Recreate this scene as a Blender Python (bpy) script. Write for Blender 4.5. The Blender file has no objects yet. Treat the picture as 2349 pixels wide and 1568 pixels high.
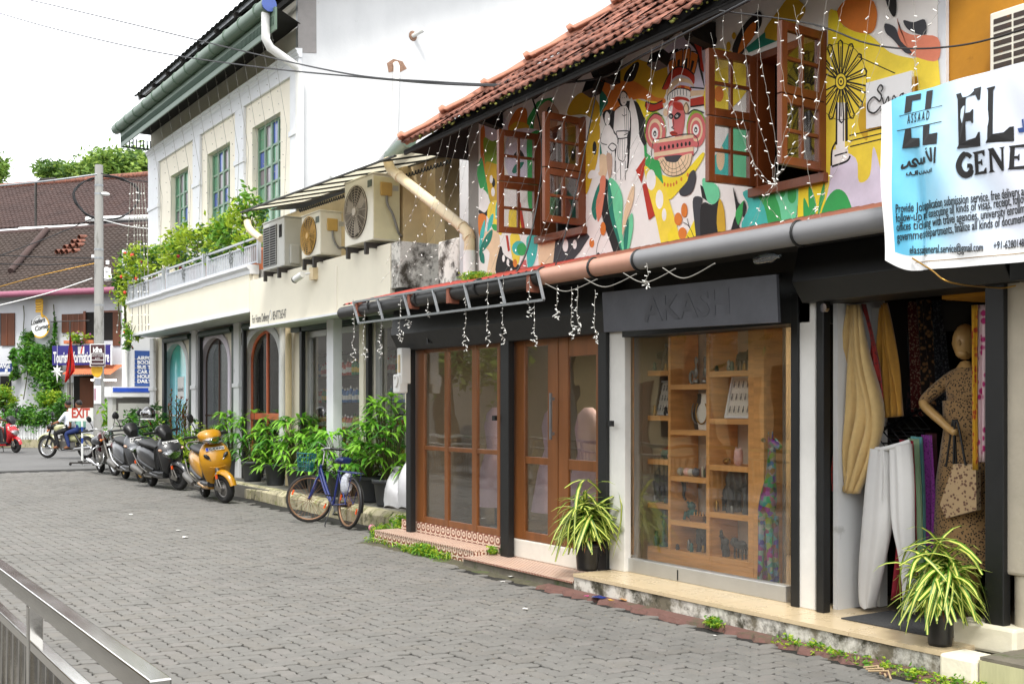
import bpy, bmesh, math, random
from mathutils import Vector, Matrix, Euler
from math import sin, cos, pi, radians as R
rnd = random.Random(7)
SC = bpy.context.scene
COL = SC.collection
EYE = 1.6
FOC, CXP, HOR = 2610.0, 1174.5, 930.0          # survey numbers of the photograph (2349 px wide)
TH = math.atan((CXP + 500.0) / FOC)
ST, CT = sin(TH), cos(TH)
cd = bpy.data.cameras.new('camera'); cam = bpy.data.objects.new('camera', cd); COL.objects.link(cam)
cd.sensor_width = 36.0; cd.lens = FOC / 2349.0 * 36.0; cd.shift_y = (HOR - 784.0) / 2349.0
cd.clip_start = 0.05; cd.clip_end = 600
cam.location = (0, 0, EYE); cam.rotation_euler = (pi / 2, 0, -TH)
SC.camera = cam
SUN_EL, SUN_AZ = R(58), R(215)                  # azimuth measured from +Y, clockwise
w = bpy.data.worlds.new('World'); SC.world = w; w.use_nodes = True
nt = w.node_tree; bg = nt.nodes['Background']
sky = nt.nodes.new('ShaderNodeTexSky'); sky.sky_type = 'NISHITA'; sky.sun_disc = False
sky.sun_elevation = SUN_EL; sky.sun_rotation = SUN_AZ
sky.air_density = 1.0; sky.dust_density = 1.5; sky.ozone_density = 1.0
hs = nt.nodes.new('ShaderNodeHueSaturation'); hs.inputs['Saturation'].default_value = 0.22
nt.links.new(sky.outputs[0], hs.inputs['Color'])
cl = nt.nodes.new('ShaderNodeMix'); cl.data_type = 'RGBA'; cl.inputs['Factor'].default_value = .72      # even white overcast over the clear-sky gradient
cl.inputs['B'].default_value = (7.2, 7.3, 7.5, 1); nt.links.new(hs.outputs[0], cl.inputs['A']); nt.links.new(cl.outputs['Result'], bg.inputs['Color'])
bg.inputs['Strength'].default_value = 0.15
sl = bpy.data.lights.new('sun', 'SUN'); sl.energy = 1.5; sl.angle = R(10); sl.color = (1.0, 0.97, 0.92)
so = bpy.data.objects.new('sun', sl); COL.objects.link(so)
sdir = Vector((sin(SUN_AZ) * cos(SUN_EL), cos(SUN_AZ) * cos(SUN_EL), sin(SUN_EL)))
so.rotation_euler = sdir.to_track_quat('Z', 'Y').to_euler(); so.location = (0, -5, 30)
SC.view_settings.view_transform = 'Standard'; SC.view_settings.look = 'None'
SC.view_settings.exposure = 1.25; SC.view_settings.gamma = 1.0
SC.cycles.max_bounces = 7; SC.cycles.transparent_max_bounces = 16; SC.cycles.diffuse_bounces = 4
SC.cycles.caustics_reflective = False; SC.cycles.caustics_refractive = False
SC.cycles.use_denoising = True; SC.cycles.sample_clamp_indirect = 6.0
def ray(px, py):
 t = (px - CXP) / FOC
 return Vector((ST + t * CT, CT - t * ST, (HOR - py) / FOC))
def onX(px, py, X): d = ray(px, py); return d * (X / d.x) + Vector((0, 0, EYE))
def onY(px, py, Y): d = ray(px, py); return d * (Y / d.y) + Vector((0, 0, EYE))
def onZ(px, py, z=0.0): d = ray(px, py); return d * ((z - EYE) / d.z) + Vector((0, 0, EYE))
def onP(px, py, P, N):
 d = ray(px, py); o = Vector((0, 0, EYE)); N = Vector(N)
 return o + d * ((Vector(P) - o).dot(N) / d.dot(N))
def lin(c):
 if isinstance(c, str):
  c = c.lstrip('#'); c = [int(c[i:i + 2], 16) / 255 for i in (0, 2, 4)]
  c = [(x / 12.92 if x <= .04045 else ((x + .055) / 1.055) ** 2.4) for x in c]
 return tuple(c[:3])
MATS = {}
def mat(name, col, rough=.6, metal=0., var=.12, scale=6., bump=0., bscale=40., dirt=None, rv=0., spec=.5, coat=0.,
  emit=0., stretch=None, sheen=0., trans=0.):
 """procedural material: noise-varied base colour, optional dirt (colour, amount, scale), bump, per-object variation"""
 if name in MATS: return MATS[name]
 m = bpy.data.materials.new(name); m.use_nodes = True; MATS[name] = m
 n = m.node_tree.nodes; L = m.node_tree.links; b = n['Principled BSDF']
 c = lin(col)
 tc = n.new('ShaderNodeTexCoord'); oi = n.new('ShaderNodeObjectInfo')
 mp = n.new('ShaderNodeMapping'); L.new(tc.outputs['Object'], mp.inputs['Vector'])
 if stretch: mp.inputs['Scale'].default_value = stretch
 ml = n.new('ShaderNodeMath'); ml.operation = 'MULTIPLY'; ml.inputs[1].default_value = 37.0
 L.new(oi.outputs['Random'], ml.inputs[0]); L.new(ml.outputs[0], mp.inputs['Location'])
 nz = n.new('ShaderNodeTexNoise'); nz.inputs['Scale'].default_value = scale; nz.inputs['Detail'].default_value = 6
 nz.inputs['Roughness'].default_value = .65; L.new(mp.outputs[0], nz.inputs['Vector'])
 mr = n.new('ShaderNodeMapRange'); mr.inputs['From Min'].default_value = .25; mr.inputs['From Max'].default_value = .75
 mr.inputs['To Min'].default_value = 1 - var; mr.inputs['To Max'].default_value = 1 + var
 L.new(nz.outputs['Fac'], mr.inputs['Value'])
 val = mr.outputs[0]
 if rv:
  r2 = n.new('ShaderNodeMapRange'); r2.inputs['To Min'].default_value = 1 - rv; r2.inputs['To Max'].default_value = 1 + rv
  L.new(oi.outputs['Random'], r2.inputs['Value'])
  mm = n.new('ShaderNodeMath'); mm.operation = 'MULTIPLY'; L.new(val, mm.inputs[0]); L.new(r2.outputs[0], mm.inputs[1]); val = mm.outputs[0]
 vm = n.new('ShaderNodeVectorMath'); vm.operation = 'SCALE'; vm.inputs[0].default_value = c; L.new(val, vm.inputs['Scale'])
 out = vm.outputs[0]
 if dirt:
  for dcol, amt, dsc in (dirt if isinstance(dirt, list) else [dirt]):
   dn = n.new('ShaderNodeTexNoise'); dn.inputs['Scale'].default_value = dsc; dn.inputs['Detail'].default_value = 8
   dn.inputs['Roughness'].default_value = .7; L.new(mp.outputs[0], dn.inputs['Vector'])
   dr = n.new('ShaderNodeMapRange'); dr.inputs['From Min'].default_value = .78 - amt * .5; dr.inputs['From Max'].default_value = .92 - amt * .5
   L.new(dn.outputs['Fac'], dr.inputs['Value'])
   mx = n.new('ShaderNodeMix'); mx.data_type = 'RGBA'
   L.new(dr.outputs[0], mx.inputs['Factor']); L.new(out, mx.inputs['A']); mx.inputs['B'].default_value = (*lin(dcol), 1)
   out = mx.outputs['Result']
 L.new(out, b.inputs['Base Color'])
 rr = n.new('ShaderNodeMapRange'); rr.inputs['To Min'].default_value = max(0, rough - .1); rr.inputs['To Max'].default_value = min(1, rough + .1)
 L.new(nz.outputs['Fac'], rr.inputs['Value']); L.new(rr.outputs[0], b.inputs['Roughness'])
 b.inputs['Metallic'].default_value = metal; b.inputs['Specular IOR Level'].default_value = spec
 b.inputs['Coat Weight'].default_value = coat; b.inputs['Coat Roughness'].default_value = .08
 if sheen: b.inputs['Sheen Weight'].default_value = sheen
 if trans:
  b.inputs['Subsurface Weight'].default_value = 0
  tl = n.new('ShaderNodeBsdfTranslucent'); L.new(out, tl.inputs['Color'])
  ms = n.new('ShaderNodeMixShader'); ms.inputs[0].default_value = trans
  L.new(b.outputs[0], ms.inputs[1]); L.new(tl.outputs[0], ms.inputs[2]); L.new(ms.outputs[0], n['Material Output'].inputs['Surface'])
 if bump:
  bn = n.new('ShaderNodeTexNoise'); bn.inputs['Scale'].default_value = bscale; bn.inputs['Detail'].default_value = 5
  L.new(mp.outputs[0], bn.inputs['Vector'])
  bp = n.new('ShaderNodeBump'); bp.inputs['Strength'].default_value = bump; bp.inputs['Distance'].default_value = .02
  L.new(bn.outputs['Fac'], bp.inputs['Height']); L.new(bp.outputs[0], b.inputs['Normal'])
 if emit:
  b.inputs['Emission Color'].default_value = (*c, 1); b.inputs['Emission Strength'].default_value = emit
 return m
def stain(m, col, sc, lo=.5, hi=.75, amt=.6, stretch=(1, 1, 1)):
 """large soft stains laid over a material by world position"""
 n = m.node_tree.nodes; L = m.node_tree.links; b = n['Principled BSDF']; g = n.new('ShaderNodeNewGeometry'); mp = n.new('ShaderNodeMapping'); mp.inputs['Scale'].default_value = stretch; L.new(g.outputs['Position'], mp.inputs['Vector'])
 z = n.new('ShaderNodeTexNoise'); z.inputs['Scale'].default_value = sc; z.inputs['Detail'].default_value = 7; z.inputs['Roughness'].default_value = .62; L.new(mp.outputs[0], z.inputs['Vector'])
 r = n.new('ShaderNodeMapRange'); r.inputs['From Min'].default_value = lo; r.inputs['From Max'].default_value = hi; r.inputs['To Max'].default_value = amt; L.new(z.outputs['Fac'], r.inputs['Value'])
 x = n.new('ShaderNodeMix'); x.data_type = 'RGBA'; src = b.inputs['Base Color'].links[0].from_socket; L.new(r.outputs[0], x.inputs['Factor']); L.new(src, x.inputs['A']); x.inputs['B'].default_value = (*lin(col), 1); L.new(x.outputs['Result'], b.inputs['Base Color'])
def glass(name, tint=(1, 1, 1), k=1.0, base=.0, rough=.0):
 """thin pane: clear transmission, Fresnel-weighted mirror"""
 m = bpy.data.materials.new(name); m.use_nodes = True; MATS[name] = m
 n = m.node_tree.nodes; L = m.node_tree.links; n.remove(n['Principled BSDF'])
 tr = n.new('ShaderNodeBsdfTransparent'); tr.inputs[0].default_value = (*tint, 1)
 gl = n.new('ShaderNodeBsdfGlossy'); gl.inputs['Roughness'].default_value = rough
 lw = n.new('ShaderNodeLayerWeight'); lw.inputs['Blend'].default_value = .5
 pw = n.new('ShaderNodeMath'); pw.operation = 'POWER'; pw.inputs[1].default_value = 5.0; L.new(lw.outputs['Facing'], pw.inputs[0])
 fr = n.new('ShaderNodeMath'); fr.operation = 'MULTIPLY_ADD'; fr.inputs[1].default_value = .95; fr.inputs[2].default_value = .04; L.new(pw.outputs[0], fr.inputs[0])
 nz = n.new('ShaderNodeTexNoise'); nz.inputs['Scale'].default_value = 1.3
 bp = n.new('ShaderNodeBump'); bp.inputs['Strength'].default_value = .06; bp.inputs['Distance'].default_value = .05
 tc = n.new('ShaderNodeTexCoord'); L.new(tc.outputs['Object'], nz.inputs['Vector']); L.new(nz.outputs['Fac'], bp.inputs['Height'])
 L.new(bp.outputs[0], gl.inputs['Normal'])
 ma = n.new('ShaderNodeMath'); ma.operation = 'MULTIPLY_ADD'; ma.inputs[1].default_value = k; ma.inputs[2].default_value = base; ma.use_clamp = True
 L.new(fr.outputs[0], ma.inputs[0])
 ms = n.new('ShaderNodeMixShader'); L.new(ma.outputs[0], ms.inputs[0]); L.new(tr.outputs[0], ms.inputs[1]); L.new(gl.outputs[0], ms.inputs[2])
 L.new(ms.outputs[0], n['Material Output'].inputs['Surface'])
 return m
def thing(name, label, cat, loc=(0, 0, 0), rotz=0., group=None):
 o = bpy.data.objects.new(name, None); COL.objects.link(o); o.empty_display_size = .2
 o.location = loc; o.rotation_euler = (0, 0, rotz); tag(o, label, cat, group); return o
def tag(o, label=None, cat=None, group=None, kind=None):
 if label: o['label'] = label
 if cat: o['category'] = cat
 if group: o['group'] = group
 if kind: o['kind'] = kind
 return o
def root_loc(p):
 while p.parent: p = p.parent
 return Vector(p.location)
def copy_tree(o, parent=None):
 c = o.copy(); COL.objects.link(c); c.parent = parent
 for ch in o.children: copy_tree(ch, c)
 return c
class MB:
 """mesh builder: collects shapes, build() links them as ONE mesh object"""
 def __init__(s): s.v = []; s.f = []; s.m = []; s.sm = []; s.mi = 0; s.smooth = False
 def add(s, vs, fs, sm=None):
  k = len(s.v); s.v += [tuple(p) for p in vs]
  for f in fs: s.f.append([i + k for i in f]); s.m.append(s.mi); s.sm.append(s.smooth if sm is None else sm)
  return s
 def quad(s, *p): return s.add(p, [list(range(len(p)))])
 def box(s, x0, y0, z0, x1, y1, z1):
  return s.add([(x0, y0, z0), (x1, y0, z0), (x1, y1, z0), (x0, y1, z0), (x0, y0, z1), (x1, y0, z1), (x1, y1, z1), (x0, y1, z1)],
      [[3, 2, 1, 0], [4, 5, 6, 7], [0, 1, 5, 4], [1, 2, 6, 5], [2, 3, 7, 6], [3, 0, 4, 7]], False)
 def obox(s, c, size, M=None):
  c = Vector(c); a, b, d = [x / 2 for x in size]; M = M or Matrix.Identity(3)
  ps = [c + M @ Vector(q) for q in ((-a, -b, -d), (a, -b, -d), (a, b, -d), (-a, b, -d), (-a, -b, d), (a, -b, d), (a, b, d), (-a, b, d))]
  return s.add(ps, [[3, 2, 1, 0], [4, 5, 6, 7], [0, 1, 5, 4], [1, 2, 6, 5], [2, 3, 7, 6], [3, 0, 4, 7]], False)
 def bar(s, p, q, w, h=None, up=(0, 0, 1)):
  p, q = Vector(p), Vector(q); h = h or w; d = q - p; L = d.length; d.normalize(); up = Vector(up)
  if abs(d.dot(up)) > .98: up = Vector((1, 0, 0))
  x = d.cross(up).normalized(); z = x.cross(d)
  return s.obox((p + q) / 2, (w, L, h), Matrix((x, d, z)).transposed())
 def tube(s, pts, r, n=8, caps=True, closed=False):
  pts = [Vector(p) for p in pts]; N = len(pts); rs = r if isinstance(r, (list, tuple)) else [r] * N
  vs = []; prev = None
  for i, p in enumerate(pts):
   if closed: d = pts[(i + 1) % N] - pts[i - 1]
   else: d = pts[min(i + 1, N - 1)] - pts[max(i - 1, 0)]
   d = d.normalized() if d.length > 1e-9 else Vector((0, 0, 1))
   if prev is None:
    u = Vector((0, 0, 1)) if abs(d.z) < .9 else Vector((1, 0, 0)); x = d.cross(u).normalized()
   else:
    x = (prev - d * prev.dot(d)); x = x.normalized() if x.length > 1e-6 else d.orthogonal().normalized()
   prev = x; y = d.cross(x)
   for k in range(n): a = 2 * pi * k / n; vs.append(p + (x * cos(a) + y * sin(a)) * rs[i])
  fs = []
  for i in range(N if closed else N - 1):
   j = (i + 1) % N
   for k in range(n): fs.append([i * n + k, i * n + (k + 1) % n, j * n + (k + 1) % n, j * n + k])
  s.add(vs, fs, True)
  if caps and not closed:
   s.add(vs[:n], [list(range(n))[::-1]], False); s.add(vs[-n:], [list(range(n))], False)
  return s
 def lathe(s, prof, c=(0, 0, 0), n=16, M=None, caps=True, sm=True):
  c = Vector(c); M = M or Matrix.Identity(3); vs = []
  for r, z in prof:
   for k in range(n): a = 2 * pi * k / n; vs.append(c + M @ Vector((r * cos(a), r * sin(a), z)))
  fs = []
  for i in range(len(prof) - 1):
   for k in range(n): fs.append([i * n + k, i * n + (k + 1) % n, (i + 1) * n + (k + 1) % n, (i + 1) * n + k])
  s.add(vs, fs, sm)
  if caps:
   s.add(vs[:n], [list(range(n))[::-1]], False); s.add(vs[-n:], [list(range(n))], False)
  return s
 def ball(s, c, r, n=10, m=6, M=None):
  rx, ry, rz = r if isinstance(r, (tuple, list)) else (r, r, r)
  c = Vector(c); M = M or Matrix.Identity(3); vs = []; fs = []
  for i in range(m + 1):
   a = pi * i / m - pi / 2
   for k in range(n): b = 2 * pi * k / n; vs.append(c + M @ Vector((rx * cos(a) * cos(b), ry * cos(a) * sin(b), rz * sin(a))))
  for i in range(m):
   for k in range(n): fs.append([i * n + k, i * n + (k + 1) % n, (i + 1) * n + (k + 1) % n, (i + 1) * n + k])
  return s.add(vs, fs, True)
 def loft(s, rings, caps=True, sm=True):
  n = len(rings[0]); vs = [p for r in rings for p in r]; fs = []
  for i in range(len(rings) - 1):
   for k in range(n): fs.append([i * n + k, i * n + (k + 1) % n, (i + 1) * n + (k + 1) % n, (i + 1) * n + k])
  s.add(vs, fs, sm)
  if caps: s.add(rings[0], [list(range(n))[::-1]], False); s.add(rings[-1], [list(range(n))], False)
  return s
 def prism(s, poly, off):
  """closed outline (3-d points) swept by vector off"""
  n = len(poly); off = Vector(off); a = [Vector(p) for p in poly]; b = [p + off for p in a]
  s.add(a + b, [list(range(n))[::-1], list(range(n, 2 * n))] + [[i, (i + 1) % n, n + (i + 1) % n, n + i] for i in range(n)], False)
  return s
 def strip(s, pts, width, nrm):
  """flat ribbon along a polyline lying in a plane with normal nrm"""
  pts = [Vector(p) for p in pts]; nrm = Vector(nrm); vs = []; N = len(pts)
  ws = width if isinstance(width, (list, tuple)) else [width] * N
  for i, p in enumerate(pts):
   d = (pts[min(i + 1, N - 1)] - pts[max(i - 1, 0)]).normalized(); x = d.cross(nrm).normalized() * ws[i] / 2
   vs += [p - x, p + x]
  return s.add(vs, [[2 * i, 2 * i + 1, 2 * i + 3, 2 * i + 2] for i in range(N - 1)], False)
 def build(s, name, mats, parent=None, world=True, bevel=0., weld=False):
  me = bpy.data.meshes.new(name)
  sh = Vector((0, 0, 0))
  if world and parent is not None: sh = root_loc(parent)
  elif parent is None and s.v:
   xs, ys, zs = zip(*s.v); sh = Vector(((min(xs) + max(xs)) / 2, (min(ys) + max(ys)) / 2, min(zs)))
  me.from_pydata([tuple(Vector(p) - sh) for p in s.v], [], s.f)
  for m in (mats if isinstance(mats, (list, tuple)) else [mats]): me.materials.append(m)
  me.polygons.foreach_set('material_index', s.m); me.polygons.foreach_set('use_smooth', s.sm)
  bm = bmesh.new(); bm.from_mesh(me)
  if weld: bmesh.ops.remove_doubles(bm, verts=bm.verts, dist=1e-5)
  bmesh.ops.recalc_face_normals(bm, faces=bm.faces); bm.to_mesh(me); bm.free()
  me.update()
  o = bpy.data.objects.new(name, me); COL.objects.link(o)
  if parent is not None: o.parent = parent
  else: o.location = sh
  if bevel:
   b = o.modifiers.new('bevel', 'BEVEL'); b.width = bevel; b.segments = 2; b.limit_method = 'ANGLE'; b.angle_limit = R(40)
  return o
def bx(name, m, parent, *a, bevel=0., **k):
 return MB().box(*a).build(name, m, parent, bevel=bevel, **k)
def sup(n, a, b, e=2.6):
 """superellipse outline, n points"""
 out = []
 for k in range(n):
  t = 2 * pi * k / n; c, s_ = cos(t), sin(t)
  out.append((a * math.copysign(abs(c) ** (2 / e), c), b * math.copysign(abs(s_) ** (2 / e), s_)))
 return out
def crv(pts, k=6, closed=False):
 """Catmull-Rom through points (any dimension)"""
 P = [Vector(p) for p in pts]; N = len(P); out = []
 for i in range(N if closed else N - 1):
  g = (lambda j: P[j % N]) if closed else (lambda j: P[max(0, min(N - 1, j))])
  a, b, c, d = g(i - 1), g(i), g(i + 1), g(i + 2)
  for q in range(k):
   t = q / k
   out.append(.5 * ((2 * b) + (c - a) * t + (2 * a - 5 * b + 4 * c - d) * t * t + (3 * b - a - 3 * c + d) * t ** 3))
 if not closed: out.append(P[-1])
 return out
def Rz(a): return Matrix.Rotation(a, 3, 'Z')
def Rx(a): return Matrix.Rotation(a, 3, 'X')
def Ry(a): return Matrix.Rotation(a, 3, 'Y')
def axes(x, y, z): return Matrix((Vector(x), Vector(y), Vector(z))).transposed()
def text_mb(body, size, M, origin, align='LEFT', width=None, shear=0., bold=0., space=1.):
 """lettering as a thin mesh; M columns = text right, text up, text normal"""
 cu = bpy.data.curves.new('lettering', 'FONT'); cu.body = body; cu.size = size; cu.align_x = align
 cu.shear = shear; cu.offset = bold; cu.space_character = space; cu.resolution_u = 3; cu.extrude = .001
 o = bpy.data.objects.new('lettering', cu); COL.objects.link(o)
 dg = bpy.context.evaluated_depsgraph_get(); me = bpy.data.meshes.new_from_object(o.evaluated_get(dg))
 vs = [v.co.copy() for v in me.vertices]; fs = [list(p.vertices) for p in me.polygons]
 bpy.data.objects.remove(o); bpy.data.curves.remove(cu); bpy.data.meshes.remove(me)
 mb = MB()
 if not vs: return mb
 if width:
  w0 = max(v.x for v in vs) - min(v.x for v in vs); k = width / w0
  for v in vs: v.x *= k
 O = Vector(origin)
 mb.add([O + M @ v for v in vs], fs, False); return mb
m_white = mat('white_plaster', '#cfd0d0', .85, var=.06, scale=1.2, bump=.08, bscale=25, dirt=('#a8a8a6', .06, 5))
m_cream = mat('cream_plaster', '#e4ddcc', .85, var=.06, scale=2, bump=.08, bscale=25, dirt=('#b8a57c', .12, 2.5))
m_trim = mat('white_trim', '#d8dadc', .75, var=.05, scale=5)
m_green = mat('sage_green_paint', '#6d8b74', .5, var=.1, scale=7, dirt=('#4d5f52', .1, 6))
m_gutter_green = mat('green_gutter_sheet', '#566a5a', .45, var=.1, scale=4, dirt=('#4f5c4a', .2, 5))
m_wood = mat('varnished_teak', '#7a4a24', .35, var=.28, scale=9, stretch=(1, 1, .12), bump=.05, bscale=30, coat=.25)
m_wood2 = mat('dark_window_timber', '#6b3513', .45, var=.3, scale=9, stretch=(1, 1, .12), bump=.06, bscale=30, coat=.15)
m_pine = mat('pine_shelf_board', '#d69a58', .5, var=.3, scale=5, stretch=(.6, .25, 4), bump=.04, bscale=20)
m_black = mat('black_painted_steel', '#101111', .5, var=.2, scale=8, dirt=('#4a4a48', .06, 14), bump=.05, bscale=30)
m_blackboard = mat('charcoal_fascia_paint', '#434449', .5, var=.25, scale=4, dirt=[('#5a5b5f', .3, 7), ('#85858a', .14, 18)], bump=.12, bscale=14)
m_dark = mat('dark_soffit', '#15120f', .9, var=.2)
m_steel = mat('galvanised_steel', '#8f9294', .4, metal=.85, var=.12, scale=10)
m_stainless = mat('brushed_stainless', '#c9c6c0', .13, metal=1., var=.1, scale=6, stretch=(1, .2, 1), bump=.03, bscale=12, dirt=('#8a8272', .06, 9))
m_alu = mat('aluminium_section', '#b9b9b6', .42, metal=.6, var=.06, scale=5)
m_pvc = mat('grey_plastic_pipe', '#7a7a7b', .5, var=.1, scale=4, dirt=[('#5b5b5a', .18, 10), ('#3a3a38', .06, 40)], stretch=(1, .4, 1))
m_pvc_or = mat('terracotta_plastic_pipe', '#b08470', .5, var=.12, scale=4, dirt=('#8d5a40', .18, 7))
m_pvc_dk = mat('dark_plastic_gutter', '#252423', .5, var=.15, scale=6)
m_pvc_cr = mat('cream_plastic_pipe', '#d8c59f', .5, var=.08, scale=5, dirt=('#a58c62', .15, 6))
m_pvc_wh = mat('white_plastic_pipe', '#e3e3df', .45, var=.06, scale=5, dirt=('#b3ab98', .14, 6))
m_tile_or = mat('terracotta_roof_tile', '#8a5846', .85, var=.3, scale=7, rv=.16, bump=.25, bscale=30, dirt=[('#4a2d24', .6, 9), ('#231a15', .5, 14)])
m_ridge = mat('mortared_ridge_tile', '#a5705a', .85, var=.2, scale=5, bump=.25, bscale=22, dirt=('#4f2e22', .3, 7))
m_moss = mat('moss_fringe', '#6f7130', .95, var=.4, scale=14, bump=.3, bscale=40)
m_gold = mat('gilt_metal', '#b0883a', .3, metal=.9, var=.1)
m_rubber = mat('tyre_rubber', '#1c1b1a', .85, var=.25, scale=12, dirt=('#5a5348', .22, 9))
m_plastic_bk = mat('black_moulded_plastic', '#181819', .38, var=.15, scale=8, dirt=('#4b4843', .1, 10))
m_chrome = mat('chrome_plate', '#c9c9c9', .12, metal=1., var=.05)
m_greymetal = mat('grey_cast_metal', '#77746f', .45, metal=.7, var=.2, scale=12, dirt=('#463c33', .2, 10))
m_rust = mat('rusty_rim', '#8e8b88', .4, metal=.7, var=.15, dirt=('#6b3a1c', .4, 9))
m_glass = glass('shop_glass', (.97, .97, .96), 1.15, .075)
m_glass_dk = glass('tinted_glass', (.75, .78, .78), 1.2, .05)
m_lens = glass('headlamp_lens', (.95, .96, .97), 1.6, .12)
m_orange_ref = mat('orange_reflector', '#e0541a', .25, var=.1, coat=.5)
m_plate = mat('number_plate_white', '#dddddb', .4, var=.04)
m_ink = mat('black_ink', '#151414', .5, var=.1)
m_ltwire = mat('white_cable', '#85827a', .5, var=.05)
m_bulb = mat('frosted_bulb_cap', '#efeee8', .3, var=.03)
m_cable = mat('black_cable', '#1a1a1c', .6, var=.1)
m_pot = mat('charcoal_plastic_pot', '#393b3e', .55, var=.12, scale=5, dirt=('#5d5a52', .12, 6))
m_soil = mat('potting_soil', '#2d2118', .95, var=.3, scale=30, bump=.4)
m_palm = mat('palm_leaf', '#8cc440', .42, var=.3, scale=5, rv=.12, trans=.38)
m_palm_d = mat('palm_leaf_dark', '#56942f', .42, var=.3, scale=5, trans=.38)
m_stem = mat('plant_stem', '#4a4a26', .7, var=.25, scale=10)
m_leaf_y = mat('cream_leaf_stripe', '#d9d772', .45, var=.12, scale=6, trans=.28)
m_leaf_g = mat('green_leaf_margin', '#4d7d1c', .45, var=.2, scale=6, trans=.28)
m_leaf_br = mat('withered_leaf', '#7a4a22', .7, var=.25, scale=8)
m_shrub = mat('shrub_leaf', '#5d8c22', .5, var=.35, scale=9, trans=.3)
m_shrub_d = mat('shrub_leaf_dark', '#2f5a1a', .5, var=.35, scale=9, trans=.3)
m_shrub_l = mat('shrub_leaf_lime', '#9db52c', .5, var=.3, scale=9, trans=.3)
m_grass = mat('weed_green', '#5c8f22', .6, var=.35, scale=9, trans=.3)
m_bark = mat('tree_bark', '#4f4335', .9, var=.3, scale=8, bump=.4)
m_skin = mat('skin', '#8a5a3c', .55, var=.08, scale=10)
m_hair = mat('black_hair', '#120f0d', .6, var=.2, scale=30)
stain(m_white, '#a5a8ab', .5, .5, .8, .5, (1, 1, .35)); stain(m_white, '#8f8e89', 3, .66, .72, .5)
# ================================================================ SETTING: ground, street, pavers, kerbs, steps
m_asphalt = mat('old_asphalt', '#636260', .9, var=.12, scale=3, bump=.15, bscale=90, dirt=('#5f5d58', .25, 1.2))
m_pav = [mat('paver_grey_%d' % i, c, .82, var=.14, scale=9, rv=.05, bump=.18, bscale=70, dirt=('#55534f', .14, 6))
   for i, c in enumerate(('#6d6b66', '#706d68', '#6a6863', '#6d6a64'))]
m_bed = mat('paver_joint_grit', '#1d1b17', .95, var=.3, scale=20, bump=.3, dirt=('#4a5526', .3, 2.2))
m_earth = mat('mossy_gutter_earth', '#4e4a38', .95, var=.35, scale=14, bump=.5, bscale=30, dirt=[('#4d6221', .5, 4), ('#8a8375', .2, 20)])
m_kerb = mat('weathered_kerb_stone', '#a8a084', .85, var=.16, scale=5, rv=.2, bump=.2, bscale=25, dirt=[('#7d8048', .56, 4), ('#45462a', .5, 7)])
m_paving = mat('footpath_paving', '#6f6c64', .85, var=.15, scale=5, bump=.15, dirt=('#4d4a3e', .25, 3))
m_beige = mat('beige_vitrified_tile', '#c9b592', .28, var=.06, scale=3, dirt=('#a98e68', .02, 6))
m_chip = mat('flaking_white_kerb_paint', '#cfcbc0', .85, var=.1, scale=6, bump=.3, bscale=20,
    dirt=[('#6b6453', .66, 4), ('#3a3728', .6, 6), ('#b9a68a', .24, 14)])
m_redox = mat('red_oxide_cement', '#664840', .85, var=.2, scale=6, bump=.3, dirt=[('#4a4a34', .5, 4), ('#8b857a', .26, 12)])
m_plinth = mat('grubby_white_plinth', '#d9d4c8', .85, var=.08, scale=4, bump=.1, dirt=[('#7a6c52', .2, 5)])
def struct(o): o['kind'] = 'structure'; return o
ground = struct(MB().quad((-120, -60, -.03), (200, -60, -.03), (200, 260, -.03), (-120, 260, -.03)).build('ground', m_asphalt))
road = struct(MB().quad((-40, 30.2, -.004), (60, 30.2, -.004), (60, 46.6, -.004), (-40, 46.6, -.004)).build('road', m_asphalt))
bed = MB().quad((-1.5, -1, -.011), (5.72, -1, -.011), (5.72, 12.4, -.011), (-1.5, 12.4, -.011))
bed.quad((-1.5, 12.4, -.011), (6.72, 12.4, -.011), (6.95, 30.2, -.011), (-1.5, 30.2, -.011))
street = struct(bed.build('street', m_bed))
PW = .104
for mm in m_pav: stain(mm, '#504f4c', .7, .5, .75, .5); stain(mm, '#7d7b77', 1.7, .6, .75, .35); stain(mm, '#3a3835', 3.5, .68, .74, .5)
stain(m_asphalt, '#3f3e3c', .35, .5, .7, .5)
def paver_poly(vert):
 """2:1 interlocking block with wavy sides and nipped corners, centred at its lower-left lattice point"""
 g = .0038; n = .014
 w_, h_ = (PW, 2 * PW) if vert else (2 * PW, PW)
 pts = []
 def side(a, b, k):
  for i in range(k): t = i / k; pts.append((a[0] + (b[0] - a[0]) * t, a[1] + (b[1] - a[1]) * t))
 kx, ky = (4, 8) if vert else (8, 4)
 c = [(n, 0), (w_ - n, 0), (w_, n), (w_, h_ - n), (w_ - n, h_), (n, h_), (0, h_ - n), (0, n)]
 side(c[0], c[1], kx); pts.append(c[1]); side(c[2], c[3], ky); pts.append(c[3]); side(c[4], c[5], kx); pts.append(c[5]); side(c[6], c[7], ky); pts.append(c[7])
 out = []
 for x, y in pts:
  sx = x + (g if x < w_ / 2 else -g) if abs(x - w_ / 2) > 1e-6 else x
  sy = y + (g if y < h_ / 2 else -g) if abs(y - h_ / 2) > 1e-6 else y
  sx = min(max(sx, g), w_ - g); sy = min(max(sy, g), h_ - g)
  out.append((sx + .007 * sin(2 * pi * y / PW), sy + .007 * sin(2 * pi * x / PW)))
 return out
PP = [paver_poly(False), paver_poly(True)]
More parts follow.
